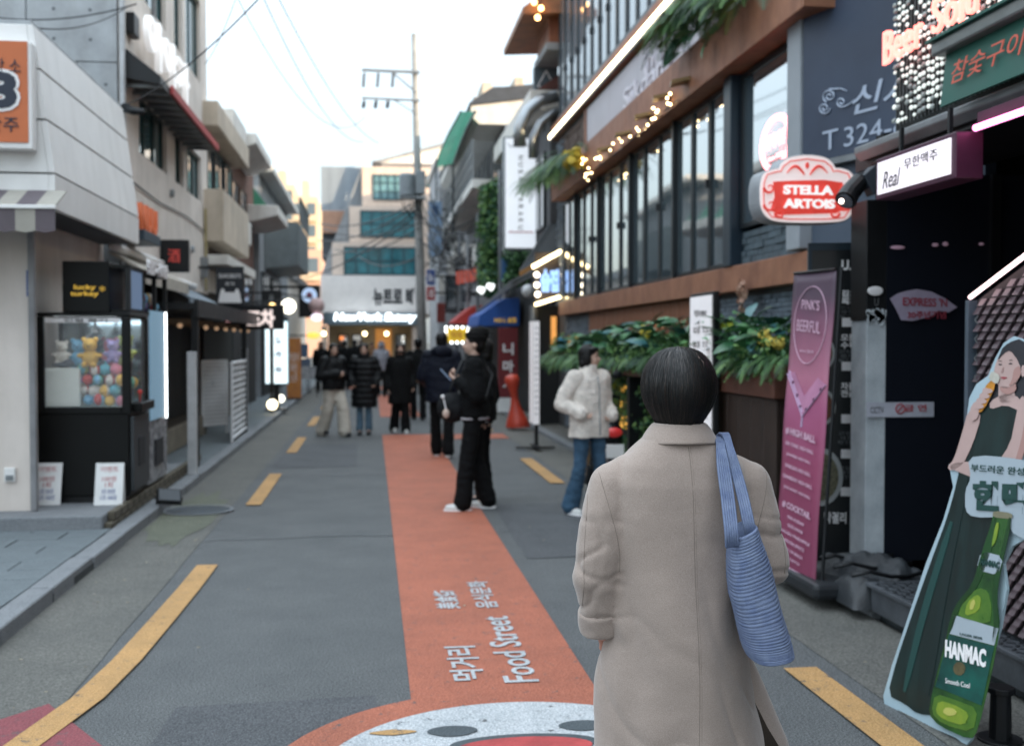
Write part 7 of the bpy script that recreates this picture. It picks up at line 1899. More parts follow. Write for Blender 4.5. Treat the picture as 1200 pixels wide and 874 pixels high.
def hand(b, wr, d, pn, side, curl=.5, sc=1.0):
    """palm, four bent fingers of different length and a thumb off the side of the palm"""
    wr, d, pn = V(wr), V(d).normalized(), V(pn).normalized(); lat = d.cross(pn).normalized(); pn = lat.cross(d).normalized()
    b.cap(wr, wr + d * .035 * sc, .024 * sc, .026 * sc, 10)
    for q in (-1, 0, 1): b.cap(wr + d * .03 * sc + lat * q * .018 * sc, wr + d * .082 * sc + lat * q * .022 * sc, .015 * sc, .013 * sc, 8)
    for i, (o_, L) in enumerate(((-.033, .062), (-.011, .074), (.011, .070), (.032, .054))):
        p = wr + d * .085 * sc + lat * o_ * sc; c1 = curl * .9
        d1 = (d * cos(c1) + pn * sin(c1)); d2 = (d * cos(c1 * 2.1) + pn * sin(c1 * 2.1))
        q1 = p + d1 * L * .5 * sc; q2 = q1 + d2 * L * .5 * sc
        b.cap(p, q1, .0088 * sc, .0082 * sc, 8); b.cap(q1, q2, .0082 * sc, .0068 * sc, 8)
    t0 = wr + d * .03 * sc - lat * side * .024 * sc; t1 = t0 + (d * .6 - lat * side * .7 + pn * .35).normalized() * .038 * sc; t2 = t1 + (d * .9 - lat * side * .1 + pn * .4).normalized() * .03 * sc
    b.cap(t0, t1, .013 * sc, .0105 * sc, 8); b.cap(t1, t2, .0105 * sc, .008 * sc, 8)
M_skn = mat('skin', 'b08872', .55, var=.06, scale=20, spec=.4); M_sknp = mat('skin_pale', 'bc9a88', .55, var=.05, scale=20)
M_hair = mat('hair_black', '060505', .45, var=.3, scale=60, stretch=(1, 1, .12), bump=.2, bscale=120, spec=.25)
M_hairb = mat('hair_brownblack', '0b0807', .48, var=.3, scale=60, stretch=(1, 1, .12), bump=.2, bscale=120, spec=.25)
def cloth(name, col, rough=.85, bump=.3, bscale=180, var=.1, **k): return mat(name, col, rough, var=var, scale=k.pop('scale', 5), bump=bump, bscale=bscale, spec=.2, **k)
def mirror(p): return (-p[0], p[1], p[2])
BASE = dict(hipL=(-.09, 0, .90), kneeL=(-.10, .025, .50), ankL=(-.105, -.02, .09), hipR=(.09, 0, .90), kneeR=(.10, .025, .50), ankR=(.105, -.02, .09),
            shL=(-.172, -.01, 1.385), elL=(-.225, -.05, 1.11), wrL=(-.235, .05, .875), shR=(.172, -.01, 1.385), elR=(.225, -.05, 1.11), wrR=(.235, .05, .875), yaw=0., toeL=0., toeR=0., hd=1.)
def person(label, x, y, ang, h, pose, top, trousers, shoes, hair, skin=None, voxel=.010, z0=0., mask=None, hands=True, group=None):
    t = thing('person', label, 'person', (x, y, z0), ang, group)
    k = h / 1.72; J = dict(BASE); J.update(pose); skin = skin or M_skn
    HR = Matrix.Rotation(J['yaw'], 3, 'Z')
    def hp(p): q = HR @ V((p[0], p[1], 0)); return V((q.x, q.y + J.get('hy', 0), p[2]))
    b = Blob()
    b.rings([(.80, 0, 0, .10, .08), (.88, 0, 0, .155, .105), (.96, 0, 0, .15, .10), (1.08, 0, 0, .125, .09), (1.22, 0, .0, .145, .10), (1.33, 0, 0, .155, .10), (1.40, 0, -.01, .13, .075), (1.44, 0, -.01, .06, .055)])
    b.chain([(0, -.012, 1.40), hp((0, .005, 1.52))], [.056, .052])
    b.sph(hp((0, .0, 1.612)), (.074, .092, .098), 20, 14, HR); b.sph(hp((0, .034, 1.555)), (.056, .060, .062), 16, 12, HR); b.sph(hp((0, .068, 1.522)), (.026, .024, .020), 10, 8, HR)
    b.chain([hp((0, .090, 1.598)), hp((0, .108, 1.568))], [.008, .013], 10)
    for s in (-1, 1):
        b.sph(hp((s * .076, -.004, 1.585)), (.010, .020, .030), 8, 8, HR); b.sph(hp((s * .036, .068, 1.566)), (.022, .018, .022), 8, 6, HR); b.sph(hp((s * .030, .082, 1.618)), (.022, .010, .010), 8, 6, HR)
    b.sph(hp((0, .086, 1.541)), (.022, .012, .008), 8, 6, HR)
    for s in 'LR':
        b.chain([J['sh' + s], J['el' + s], J['wr' + s]], [.046, .038, .026]); b.chain([J['hip' + s], J['knee' + s], J['ank' + s]], [.078, .055, .036])
        e, w_ = V(J['el' + s]), V(J['wr' + s]); sd = -1 if s == 'L' else 1
        if hands: hand(b, w_, (w_ - e) + V(J.get('hd' + s, (0, 0, 0))), J.get('pn' + s, (-sd, .2, 0)), sd if s == 'R' else -1, J.get('curl', .5), .93)
        a = V(J['ank' + s]); b.cap(a, a + V((0, .10, -.05)), .035, .03)
    b.fuse('body', skin, t, voxel, 2, None, k)
    ey = MB()
    for s in (-1, 1):
        ey.sph(hp((s * .030, .083, 1.601)) * k, (.012 * k, .007 * k, .006 * k), 8, 6, HR)
    ey.build('eyes', M_ink, t, local=True, smooth=True)
    bw = MB()
    for s in (-1, 1): bw.tube([hp((s * .014, .091, 1.622)) * k, hp((s * .032, .090, 1.626)) * k, hp((s * .048, .078, 1.620)) * k], .0035 * k, 6)
    bw.build('eyebrows', M_hairb, t, local=True, smooth=True)
    if mask:
        mk = Blob(); mk.sph(hp((0, .046, 1.553)), (.062, .062, .044), 16, 12, HR); mk.fuse('face_mask', mask, t, .008, 2, None, k)
    else:
        lp = MB(); lp.sph(hp((0, .097, 1.540)) * k, (.018 * k, .006 * k, .0065 * k), 10, 6, HR); lp.build('lips', mat('lips', '8c4f4c', .5, var=0), t, local=True, smooth=True)
    # trousers
    m, rt_, rk, rh, hz = trousers
    b = Blob(); b.rings([(.83, 0, 0, .135, .105), (.90, 0, 0, .168, .122), (1.0, 0, 0, .155, .112), (1.04, 0, 0, .15, .108)])
    for s in 'LR':
        a = V(J['ank' + s]); kn = V(J['knee' + s]); hm = kn.lerp(a, (kn.z - hz) / max(.01, kn.z - a.z))
        b.chain([J['hip' + s], kn, hm], [rt_, rk, rh])
    b.fuse('trousers', m, t, voxel, 3, lambda p: .008 * ns(p, 7, 7, 16) + .006 * ns(p, 16, 16, 30, 4), k)
    # shoes
    for s in 'LR':
        a = V(J['ank' + s]); q = J['toe' + s]; fd = V((sin(q) * -1, cos(q), 0)); b = Blob()
        b.cap(a + V((0, -.02, -.035)), a + V((0, -.02, .03)), .045, .042); b.cap(a + V((0, 0, -.045)), a + fd * .14 + V((0, 0, -.055)), .042, .034); b.sph(a + fd * .09 + V((0, 0, -.055)), (.047, .06, .035))
        o = b.fuse('shoe', shoes, t, .008, 2, None, k)
        sol = MB().prism([(a + fd * .05 + (V((fd.y, -fd.x, 0)) * .046 * cos(u) + fd * .135 * sin(u)) + V((0, 0, -.09))) * k for u in [2 * pi * i / 20 for i in range(20)]], (0, 0, .022 * k)).build('sole', M_cream if shoes is not M_ink else M_ink, t, local=True)
    # top
    T = dict(hem=.88, hr=(.20, .14), cr=(.205, .135), sl=(.075, .062), cuff=.97, collar=1.49, colr=(.075, .075), waist=None, disp=None, voxel=None, name='jacket', skew=0); T.update(top)
    b = Blob(); hz = T['hem']; hr, cr = T['hr'], T['cr']
    L = []
    zz = [hz, hz + (1.22 - hz) * .33, hz + (1.22 - hz) * .66, 1.24]
    for i, z in enumerate(zz):
        f = i / 3; wv = 1 - (.06 if T['waist'] and i in (1, 2) else 0)
        L.append((z, 0, T['skew'] * (1 - f), (hr[0] * (1 - f) + cr[0] * f) * wv, (hr[1] * (1 - f) + cr[1] * f) * wv))
    L += [(1.36, 0, -.005, cr[0] * .86, cr[1] * .88), (1.42, 0, -.012, cr[0] * .58, cr[1] * .68), (1.455, 0, -.012, T['colr'][0] + .012, T['colr'][1] + .01), (T['collar'], 0, -.012, *T['colr'])]
    b.rings(L)
    for s in 'LR':
        e, w_ = V(J['el' + s]), V(J['wr' + s]); b.chain([V(J['sh' + s]) * 1.0, e, e.lerp(w_, T['cuff'])], [T['sl'][0] + .012, T['sl'][0], T['sl'][1]])
    b.fuse(T['name'], T['m'], t, T['voxel'] or voxel, 3, T['disp'] or (lambda p: .009 * ns(p, 7, 7, 12) + .006 * ns(p, 18, 18, 26, 3)), k)
    # hair
    kind, hm_ = hair; b = Blob()
    def hs(p, r): b.sph(hp(p), r, 16, 12, HR)
    hs((0, -.016, 1.632), (.086, .100, .092)); hs((0, -.045, 1.585), (.080, .066, .085))
    if kind in ('bob', 'long', 'bun'):
        for s in (-1, 1): hs((s * .068, -.012, 1.57), (.024, .044, .085)); hs((s * .05, .05, 1.672), (.045, .045, .028))
    if kind == 'bob': hs((0, -.05, 1.53), (.088, .056, .07))
    if kind == 'long':
        hs((0, -.06, 1.50), (.09, .045, .13)); hs((0, -.085, 1.38), (.085, .035, .12))
        for s in (-1, 1): hs((s * .078, .01, 1.47), (.028, .04, .12))
    if kind == 'bun': hs((0, -.10, 1.70), (.045, .045, .045))
    if kind == 'short': hs((0, .045, 1.685), (.06, .05, .03))
    b.fuse('hair', hm_, t, .008, 2, lambda p: .004 * noise.noise(V((math.atan2(p.y, p.x) * 14, p.z * 5, 1))) + .003 * ns(p, 60, 60, 14), k)
    return t, k, HR
def pz(t, p, k=1.): return wm(t) @ (V(p) * k)

M_denim = cloth('denim_blue', '3c566c', bump=.3, var=.25); M_denim2 = cloth('denim_pale', '5b7588', bump=.3, var=.2)
M_tblk = cloth('trousers_black', '090a0c'); M_cblk = cloth('coat_black', '090b0d', .8); M_puff = cloth('puffer_black', '0d0f12', .5, bump=.15)
M_navyj = cloth('navy_padded', '0b1120', .6); M_wht = cloth('trousers_offwhite', 'bdb6ab'); M_shw = mat('sneaker_white', (.62, .62, .60), .6, var=.06)
M_fleece = cloth('fleece_cream', 'e9e0d6', .95, bump=.9, bscale=130, var=.12, scale=18)
# 1 woman in cream fleece: turned to our right, hand in pocket
P1 = at(690, 603, Z=0)
f1, k1, _ = person('woman in a cream fleece jacket and flared jeans looking right, hand in pocket', P1.x, P1.y, -rad(152), 1.60,
    dict(elR=(.27, -.10, 1.13), wrR=(.20, .13, 1.03), hdR=(-.35, -.2, -.05), hdL=(.35, -.2, -.05), elL=(-.26, -.06, 1.12), wrL=(-.19, .13, 1.0), kneeR=(.11, .0, .50), ankR=(.13, -.13, .09), kneeL=(-.10, .06, .50), ankL=(-.11, .07, .09), yaw=rad(44), curl=.9),
    dict(m=M_fleece, hem=.79, hr=(.215, .16), cr=(.205, .145), sl=(.080, .072), cuff=.95, collar=1.52, colr=(.082, .085), disp=lambda p: .012 * ns(p, 9) + .006 * ns(p, 45) + .003 * ns(p, 110), name='fleece_jacket', voxel=.009),
    (M_denim, .090, .066, .095, .09), M_shw, ('bob', M_hairb), M_sknp, .009)
zp = MB().tube([pz(f1, (0.0, .178 - .03 * (z - .8), z), k1) for z in (.82, .9, 1.0, 1.1, 1.2, 1.3)] + [pz(f1, (0, .135, 1.40), k1)], .006, 6).build('zip', M_steel, f1)
# 2 the one in the black jacket reading a phone, facing left
P2 = at(556, 597, Z=0)
f2, k2, _ = person('person in black varsity jacket and black beanie facing left, reading a phone', P2.x, P2.y, rad(80), 1.73,
    dict(elL=(-.25, -.05, 1.12), wrL=(-.12, .155, 1.25), elR=(.25, -.04, 1.12), wrR=(.11, .16, 1.27), hdL=(.06, .04, 0), hdR=(-.06, .02, 0), pnL=(.5, 0, .8), pnR=(-.5, 0, .8), curl=.8, yaw=rad(6), kneeL=(-.11, .06, .5), ankL=(-.12, .10, .09), kneeR=(.10, .0, .5), ankR=(.11, -.12, .09), toeL=.15),
    dict(m=cloth('varsity_black', '08090b', .9), hem=.90, hr=(.20, .15), cr=(.21, .14), sl=(.082, .060), cuff=.90, collar=1.49, name='varsity_jacket'),
    (M_tblk, .092, .078, .088, .085), M_shw, ('short', M_hairb), M_sknp, .009)
bn = Blob(); bn.sph((0, -.025, 1.668), (.098, .112, .085), 20, 14); bn.sph((0, -.06, 1.70), (.085, .085, .07)); 
bn.fuse('beanie', cloth('knit_black', '131212', .95, bump=.6, bscale=90), f2, .008, 2, lambda p: .003 * sin(p.z * 160) + .004 * ns(p, 30), k2)
wb_ = Blob(); wb_.rings([(.875, 0, .012, .185, .15), (.925, 0, .01, .18, .145)]); wb_.fuse('white_shirt_hem', mat('shirt_white', (.55, .57, .62), .8), f2, .01, 2, None, k2)
pc = pz(f2, (-.01, .275, 1.30), k2)
ph_ = thing('phone', 'pale blue phone held up by the person in black beanie', 'phone', pc)
MB().obox(pc, V((.005, .035, 0)), V((.0, 0, .0045)), V((-.05, 0, .055))).build('case', mat('phone_blue', '7f9cc0', .3, var=0), ph_, bevel=.003)
bc = thing('shoulder_bag', 'round black shoulder bag with a pale charm hanging before the person in beanie', 'bag', pz(f2, (-.1, .2, .95), k2))
bcc = pz(f2, (-.10, .20, .99), k2)
bb2 = Blob(); bb2.sph((0, 0, 0), (.15, .10, .145), 20, 14); bb2.cap((-.08, 0, .08), (.08, 0, .08), .05)
o = bb2.fuse('bag_body', cloth('bag_black', '131417', .7), bc, .009, 2, lambda p: .008 * ns(p, 14)); o.location = bcc - V(bc.location)
MB().tube([bcc + V((-.05, 0, .1)), pz(f2, (-.08, .19, 1.25), k2), pz(f2, (.05, .12, 1.43), k2), pz(f2, (.12, -.04, 1.47), k2), pz(f2, (.05, -.17, 1.3), k2), pz(f2, (-.16, -.12, 1.08), k2), bcc + V((.1, -.06, .05))], .013, 8, flat=.5).build('strap', M_black, bc, smooth=True)
MB().sph(bcc + V((-.07, -.115, -.05)), (.034, .03, .045)).build('charm', mat('charm_pale', 'b8a294', .8), bc, smooth=True)
MB().tube([bcc + V((-.10, -.10, .12)), bcc + V((-.07, -.115, -.01))], .006, 6).sph(bcc + V((-.10, -.105, .11)), .018).build('charm_cord', M_cream, bc)
# 3 companion half hidden behind
f3, k3, _ = person('dark-haired companion half hidden behind the person in beanie, striped white cuff showing', P2.x + .13, P2.y + .50, rad(70), 1.66,
    dict(elL=(-.24, -.10, 1.12), wrL=(-.22, -.05, .87), curl=.4), dict(m=M_cblk, hem=.86, hr=(.20, .14), cr=(.20, .14), sl=(.082, .07), cuff=.9), (M_tblk, .085, .07, .075, .08), M_ink, ('bob', M_hairb), M_sknp, .011)
e_, w_ = V((-.24, -.10, 1.12)), V((-.22, -.05, .87)); a_ = e_.lerp(w_, .80); b__ = e_.lerp(w_, 1.0)
MB().tube([pz(f3, a_, k3), pz(f3, b__, k3)], .066, 14).build('cuff', mat('shirt_white'), f3, smooth=True)
MB().tube([pz(f3, e_.lerp(w_, .86), k3), pz(f3, e_.lerp(w_, .89), k3)], .069, 14).build('cuff_stripe', mat('red_print'), f3, smooth=True)
# 4 tall navy hooded back view
P4 = at(518, 535, Z=0)
f4, k4, _ = person('tall person in a dark navy hooded padded coat walking away on the orange strip', P4.x, P4.y, rad(-6), 1.76,
    dict(elL=(-.26, -.02, 1.12), wrL=(-.20, .15, 1.0), elR=(.26, -.02, 1.12), wrR=(.20, .15, 1.0), kneeL=(-.09, .04, .5), ankL=(-.08, .08, .09), kneeR=(.09, .0, .5), ankR=(.09, -.12, .10)),
    dict(m=M_navyj, hem=.76, hr=(.225, .16), cr=(.235, .155), sl=(.092, .075), cuff=.95, name='padded_coat'), (M_tblk, .092, .075, .085, .09), cloth('sneaker_grey', '4a4c4e'), ('short', M_hair), None, .011)
hd_ = Blob(); hd_.sph((0, -.10, 1.46), (.15, .085, .085)); hd_.sph((-.09, -.02, 1.47), (.06, .08, .05)); hd_.sph((.09, -.02, 1.47), (.06, .08, .05))
hd_.fuse('hood', M_navyj, f4, .011, 3, lambda p: .01 * ns(p, 12), k4)
# 5 black back view further on
P5 = at(490, 492, Z=0)
person('person seen from behind in black jacket, black trousers, left of the navy coat', P5.x, P5.y, rad(4), 1.70, dict(elL=(-.25, -.02, 1.12), wrL=(-.2, .14, 1.0), elR=(.25, -.02, 1.12), wrR=(.2, .14, 1.0), ankL=(-.08, .1, .09), ankR=(.09, -.1, .09)),
    dict(m=M_cblk, hem=.84, hr=(.20, .15), cr=(.215, .145)), (M_tblk, .09, .07, .075, .09), M_ink, ('short', M_hair), None, .013)
# 6 masked woman in black coat
P6 = at(469, 507, Z=0)
f6, k6, _ = person('woman in a long black coat and dark face mask walking toward us in white shoes', P6.x, P6.y, pi + rad(8), 1.60,
    dict(kneeL=(-.09, .05, .5), ankL=(-.09, .09, .09), kneeR=(.08, .0, .5), ankR=(.10, -.10, .11), elL=(-.24, -.03, 1.12), wrL=(-.24, .06, .90)),
    dict(m=M_cblk, hem=.56, hr=(.235, .17), cr=(.205, .14), sl=(.078, .066), name='long_coat', collar=1.50, disp=lambda p: .012 * ns(p, 8, 8, 3) + .006 * ns(p, 18)), (M_tblk, .085, .085, .10, .085), M_shw, ('long', M_hairb), M_sknp, .011, mask=mat('mask_dark', '15181d', .8))
# 7 woman in long puffer
P7 = at(427, 509, Z=0)
person('long-haired woman in a long black quilted puffer coat and pale jeans facing us', P7.x, P7.y, pi - rad(3), 1.60,
    dict(elL=(-.27, -.02, 1.13), wrL=(-.22, .12, .97), elR=(.27, -.02, 1.13), wrR=(.22, .12, .97), kneeL=(-.08, .02, .5), ankL=(-.085, .0, .09), kneeR=(.08, .03, .5), ankR=(.085, .02, .09), curl=.9),
    dict(m=M_puff, hem=.52, hr=(.245, .175), cr=(.22, .155), sl=(.09, .078), cuff=1.0, name='puffer_coat', disp=lambda p: .016 * (abs(sin(p.z * 2 * pi / .22)) - .6) + .006 * ns(p, 22), collar=1.53, colr=(.085, .09)),
    (M_denim2, .085, .065, .07, .11), M_ink, ('long', M_hairb), M_sknp, .011)
# 8 woman with white wide trousers walking
P8 = at(391, 511, Z=0)
person('woman in black padded jacket and wide off-white trousers striding past at left', P8.x, P8.y, pi + rad(38), 1.60,
    dict(elL=(-.27, -.04, 1.12), wrL=(-.06, .18, 1.14), elR=(.28, -.04, 1.12), wrR=(.02, .19, 1.16), hdL=(.1, .05, 0), hdR=(-.1, .05, 0), kneeL=(-.09, .16, .52), ankL=(-.09, .22, .10), kneeR=(.09, -.04, .5), ankR=(.09, -.22, .13), yaw=rad(-12), curl=.9),
    dict(m=M_puff, hem=.86, hr=(.225, .17), cr=(.235, .165), sl=(.10, .085), cuff=.92, name='padded_jacket', disp=lambda p: .012 * ns(p, 9) + .007 * ns(p, 24)), (M_wht, .115, .11, .125, .10), M_ink, ('long', M_hairb), M_sknp, .011)
# further off
far = [(447, 'person in white hooded jacket behind the woman in puffer coat', 33, .10, 'hood', cloth('jacket_white', '8f9098'), pi, 1.62),
       (404, 'dark-clothed person far off between the two women at left', 38, 0, 'short', M_cblk, 0, 1.66), (416, 'dark-clothed person far off just left of the puffer coat', 41, 0, 'short', M_cblk, 0, 1.70),
       (376, 'dark-haired person far off at the left edge of the walkers', 36, 0, 'long', M_cblk, pi, 1.62), (436, 'person in a tan jacket far off behind the puffer coat', 42, 0, 'bob', cloth('jacket_tan', '7c5c44'), pi, 1.60)]
for px, lab, Yf, _, hk, jm, an_, hh_ in far:
    c = at(px, 420, Y=Yf)
    t_, kk, _2 = person(lab, c.x, Yf, an_, hh_, dict(), dict(m=jm, hem=.82, hr=(.20, .15), cr=(.21, .145)), (M_tblk, .09, .07, .08, .09), M_ink, ('long' if hk == 'long' else 'short', M_hairb), None, .018, hands=False)
    if hk == 'hood':
        hb = Blob(); hb.sph((0, -.02, 1.60), (.12, .125, .14)); hb.sph((0, -.04, 1.48), (.14, .12, .08)); hb.fuse('hood', jm, t_, .014, 2, lambda p: .01 * ns(p, 10), kk)

# ================================================================== woman in front, from behind
WXo, WYo = .862, 3.05
wf = thing('person', 'woman with short black bob in a long taupe wool coat, seen from behind up close', 'person', (WXo, WYo, 0), 0)
b = Blob()
b.rings([(.74, 0, 0, .10, .08), (.83, 0, 0, .155, .105), (.92, 0, 0, .145, .10), (1.02, 0, 0, .115, .09), (1.14, 0, .0, .135, .10), (1.22, 0, 0, .145, .095), (1.29, 0, -.0, .10, .06), (1.345, 0, -.01, .06, .055)])
b.chain([(0, -.01, 1.30), (0, .01, 1.42)], [.05, .048])
HZ = 1.505
b.sph((0, .01, HZ), (.073, .09, .095), 20, 14); b.sph((0, .045, HZ - .055), (.054, .058, .06)); b.sph((0, .078, HZ - .088), (.026, .022, .02)); b.chain([(0, .098, HZ - .012), (0, .116, HZ - .04)], [.008, .012], 10)
for s in (-1, 1): b.sph((s * .075, .0, HZ - .025), (.01, .02, .028)); b.sph((s * .035, .076, HZ - .045), (.02, .018, .02))
b.chain([(-.17, 0, 1.24), (-.225, -.015, .99), (-.215, .025, .84)], [.045, .038, .025]); b.chain([(.16, 0, 1.235), (.235, -.03, 1.0), (.10, .24, 1.02)], [.045, .038, .025])
hand(b, (-.212, .028, .83), (.10, .06, -.30), (.5, .8, .2), -1, .55, .92); hand(b, (.10, .24, 1.02), (-.5, .3, .05), (0, -.2, -1), 1, .8, .92)
for s in (-1, 1): b.chain([(s * .085, 0, .84), (s * .09, .02, .47), (s * .095, -.02, .08)], [.075, .053, .035]); b.cap((s * .095, -.02, .08), (s * .10, .10, .035), .035, .03)
b.fuse('body', mat('skin_flush', 'bd8470', .5, var=.10, scale=25), wf, .0055, 2)
for s in (-1, 1):
    MB().sph((s * .03, .094, HZ - .004), (.011, .006, .006)).build('eye', M_ink, wf, local=True, smooth=True)
MB().sph((0, .105, HZ - .068), (.018, .006, .006)).build('lips', mat('lips'), wf, local=True, smooth=True)
tr_b = Blob(); tr_b.rings([(.78, 0, 0, .13, .10), (.86, 0, 0, .16, .115), (.95, 0, 0, .15, .105)])
for s in (-1, 1): tr_b.chain([(s * .085, 0, .84), (s * .09, .02, .47), (s * .095, -.01, .09)], [.09, .08, .09])
tr_b.fuse('trousers', M_tblk, wf, .012, 3, lambda p: .006 * ns(p, 8, 8, 16))
for s in (-1, 1):
    sb3 = Blob(); sb3.cap((s * .095, -.03, .05), (s * .10, .12, .035), .045, .036); sb3.fuse('shoe', M_ink, wf, .008, 2)
# coat
M_coat = bpy.data.materials.new('taupe_wool'); M_coat.use_nodes = True
n, l = M_coat.node_tree.nodes, M_coat.node_tree.links; bs = n['Principled BSDF']; tc = n.new('ShaderNodeTexCoord')
n1 = n.new('ShaderNodeTexNoise'); n1.inputs['Scale'].default_value = 420; n1.inputs['Detail'].default_value = 4; l.new(tc.outputs['Object'], n1.inputs[0])
n2 = n.new('ShaderNodeTexNoise'); n2.inputs['Scale'].default_value = 7; n2.inputs['Detail'].default_value = 5; l.new(tc.outputs['Object'], n2.inputs[0])
n3 = n.new('ShaderNodeTexNoise'); n3.inputs['Scale'].default_value = 60; n3.inputs['Detail'].default_value = 6; l.new(tc.outputs['Object'], n3.inputs[0])
cr_ = n.new('ShaderNodeValToRGB'); cr_.color_ramp.elements[0].position = .3; cr_.color_ramp.elements[1].position = .72
cr_.color_ramp.elements[0].color = (*hexc('98877d'), 1); cr_.color_ramp.elements[1].color = (*hexc('b3a297'), 1); l.new(n1.outputs[0], cr_.inputs[0])
mx = n.new('ShaderNodeMixRGB'); mx.blend_type = 'MULTIPLY'; mx.inputs[0].default_value = .35; l.new(cr_.outputs[0], mx.inputs[1]); l.new(n2.outputs[0], mx.inputs[2])
mx.inputs[0].default_value = .2; l.new(mx.outputs[0], bs.inputs['Base Color']); bs.inputs['Roughness'].default_value = .92; bs.inputs['Sheen Weight'].default_value = .35; bs.inputs['Sheen Roughness'].default_value = .5; bs.inputs['Specular IOR Level'].default_value = .25
ad = n.new('ShaderNodeMath'); ad.operation = 'ADD'; l.new(n1.outputs[0], ad.inputs[0]); l.new(n3.outputs[0], ad.inputs[1])
bp = n.new('ShaderNodeBump'); bp.inputs['Strength'].default_value = .35; bp.inputs['Distance'].default_value = .003; l.new(ad.outputs[0], bp.inputs['Height']); l.new(bp.outputs[0], bs.inputs['Normal'])
def sst(a, b_, x): t = max(0, min(1, (x - a) / (b_ - a))); return t * t * (3 - 2 * t)
def coatdisp(p):
    th = math.atan2(p.x, -p.y); low = 1 - sst(.55, 1.15, p.z); d = .005 * ns(p, 4, 4, 2) + .0012 * ns(p, 22)
    arm = sst(.16, .20, abs(p.x)) * sst(.78, .84, p.z)
    d += low * (1 - arm) * (.024 * sin(th * 3.4 + 1.1 + 2.2 * ns(p, 2.2)) + .022 * ns(p, 7, 7, 2.4, 7))
    d += (1 - arm) * .010 * sin(p.x * 22 + p.z * 9 + 3 * ns(p, 2.5)) * sst(.45, .7, p.z) * (1 - sst(.85, 1.1, p.z))
    d += arm * (.003 * ns(p, 9, 9, 14, 2) + .004 * ns(p, 3, 3, 16, 5)) * (1.5 - 1.2 * sst(1.0, 1.2, p.z))
    rg1 = max(0, 1 - abs(ns(p, 5, 5, 13, 1)) * 4.5) ** 2; rg2 = max(0, 1 - abs(ns((p.x + p.z * .5, p.y, p.z - p.x * .4), 6, 4, 3, 8)) * 5) ** 2
    d += -arm * .008 * rg1 * (1 - sst(1.08, 1.2, p.z)) - (1 - arm) * .0045 * rg2 * (.35 + low)
    d += (1 - arm) * (1 - low) * .007 * ns(p, 5, 3, 4, 9)
    d += (1 - arm) * .006 * sin(p.x * 28 - p.z * 16 + 1.5) * sst(.02, .15, p.x) * (1 - sst(1.0, 1.25, p.z)) * sst(.6, .8, p.z)
    return d
b = Blob()
b.rings([(.30, .03, -.01, .258, .165), (.48, .028, -.01, .240, .160), (.62, .014, -.008, .218, .155), (.78, .0, -.005, .198, .148), (1.0, 0, 0, .190, .140), (1.15, 0, 0, .200, .136), (1.23, 0, 0, .200, .128), (1.285, 0, 0, .178, .112), (1.325, 0, 0, .138, .094), (1.355, 0, 0, .10, .080), (1.378, 0, 0, .082, .070)], 40, 2.5)
b.chain([(-.150, 0, 1.262), (-.192, 0, 1.222), (-.216, -.012, 1.12), (-.238, -.015, .98), (-.224, .02, .86)], [.050, .066, .070, .068, .060])
b.chain([(.155, 0, 1.262), (.200, 0, 1.222), (.224, -.015, 1.12), (.246, -.03, 1.0), (.19, .08, 1.0), (.12, .21, 1.015)], [.050, .068, .070, .068, .066, .058])
b.fuse('coat', M_coat, wf, .0075, 4, coatdisp)
coat = wf.children[-1] if False else [o for o in bpy.data.objects if o.name == 'coat'][0]
# the cuff is turned back: a ring round the sleeve end
cf = Blob(); cd = (V((-.224, .02, .86)) - V((-.238, -.015, .98))).normalized(); c0 = V((-.224, .02, .86))
for q in range(44):
    u = 2 * pi * q / 44; a1 = cd.cross(V((1, 0, 0))).normalized(); a2 = cd.cross(a1)
    p = c0 + (a1 * cos(u) + a2 * sin(u)) * .056; cf.cap(p - cd * .010, p + cd * .045, .0075, .0075, 8)
cf.fuse('cuff', M_coat, wf, .0045, 6, lambda p: .003 * ns(p, 30) + .003 * ns(p, 12))
# front panel of the coat, swinging out beyond the vent
b = Blob(); b.rings([(.28, .125, .10, .275, .10), (.45, .10, .095, .26, .10), (.62, .055, .08, .228, .095), (.80, .01, .06, .185, .085), (.95, 0, .05, .16, .07)], 40, 2.4)
b.fuse('front_panel', M_coat, wf, .009, 3, lambda p: .008 * ns(p, 5, 5, 1.5, 3))
b = Blob(); b.rings([(.27, .115, .085, .262, .10), (.45, .09, .08, .248, .10), (.60, .045, .068, .218, .095), (.72, .01, .05, .18, .08)], 40, 2.4)
b.fuse('vent_shade_lining', cloth('vent_shade_brown', '3b332d', .8), wf, .009, 3)  # lining strip whose dark brown paints the shade inside the vent slit
bm = BVHTree.FromObject(coat, bpy.context.evaluated_depsgraph_get())
def onback(x, z, off=0.):
    h_ = bm.ray_cast(V((x, -1, z)), V((0, 1, 0)))
    return (h_[0] + V((0, -off, 0))) if h_[0] is not None else None
M_seam = mat('taupe_seam', '85776d', .95, var=.1)
def seam(pts, r=.0012, off=-.0004, name='seam'):
    P_ = [onback(x, z, off) for x, z in pts]; P_ = [p for p in P_ if p is not None]
    if len(P_) > 2: MB().tube(P_, r, 6).build(name, M_seam, wf, smooth=True, local=True)
seam([(.004 + .004 * sin(z * 3), z) for z in [.32 + .02 * i for i in range(52)]])
seam([(.010 + .004 * sin(z * 3), z) for z in [.32 + .02 * i for i in range(52)]], .0007)
seam([(-.238 + .062 * sst(0, 1, t) - .01 * t * t, 1.295 - .30 * t) for t in [i / 30 for i in range(31)]])
seam([(.245 - .052 * sst(0, 1, t), 1.295 - .26 * t) for t in [i / 30 for i in range(31)]])
seam([(-.262 - .022 * sin(t * 2.2), 1.24 - .36 * t) for t in [i / 30 for i in range(31)]])
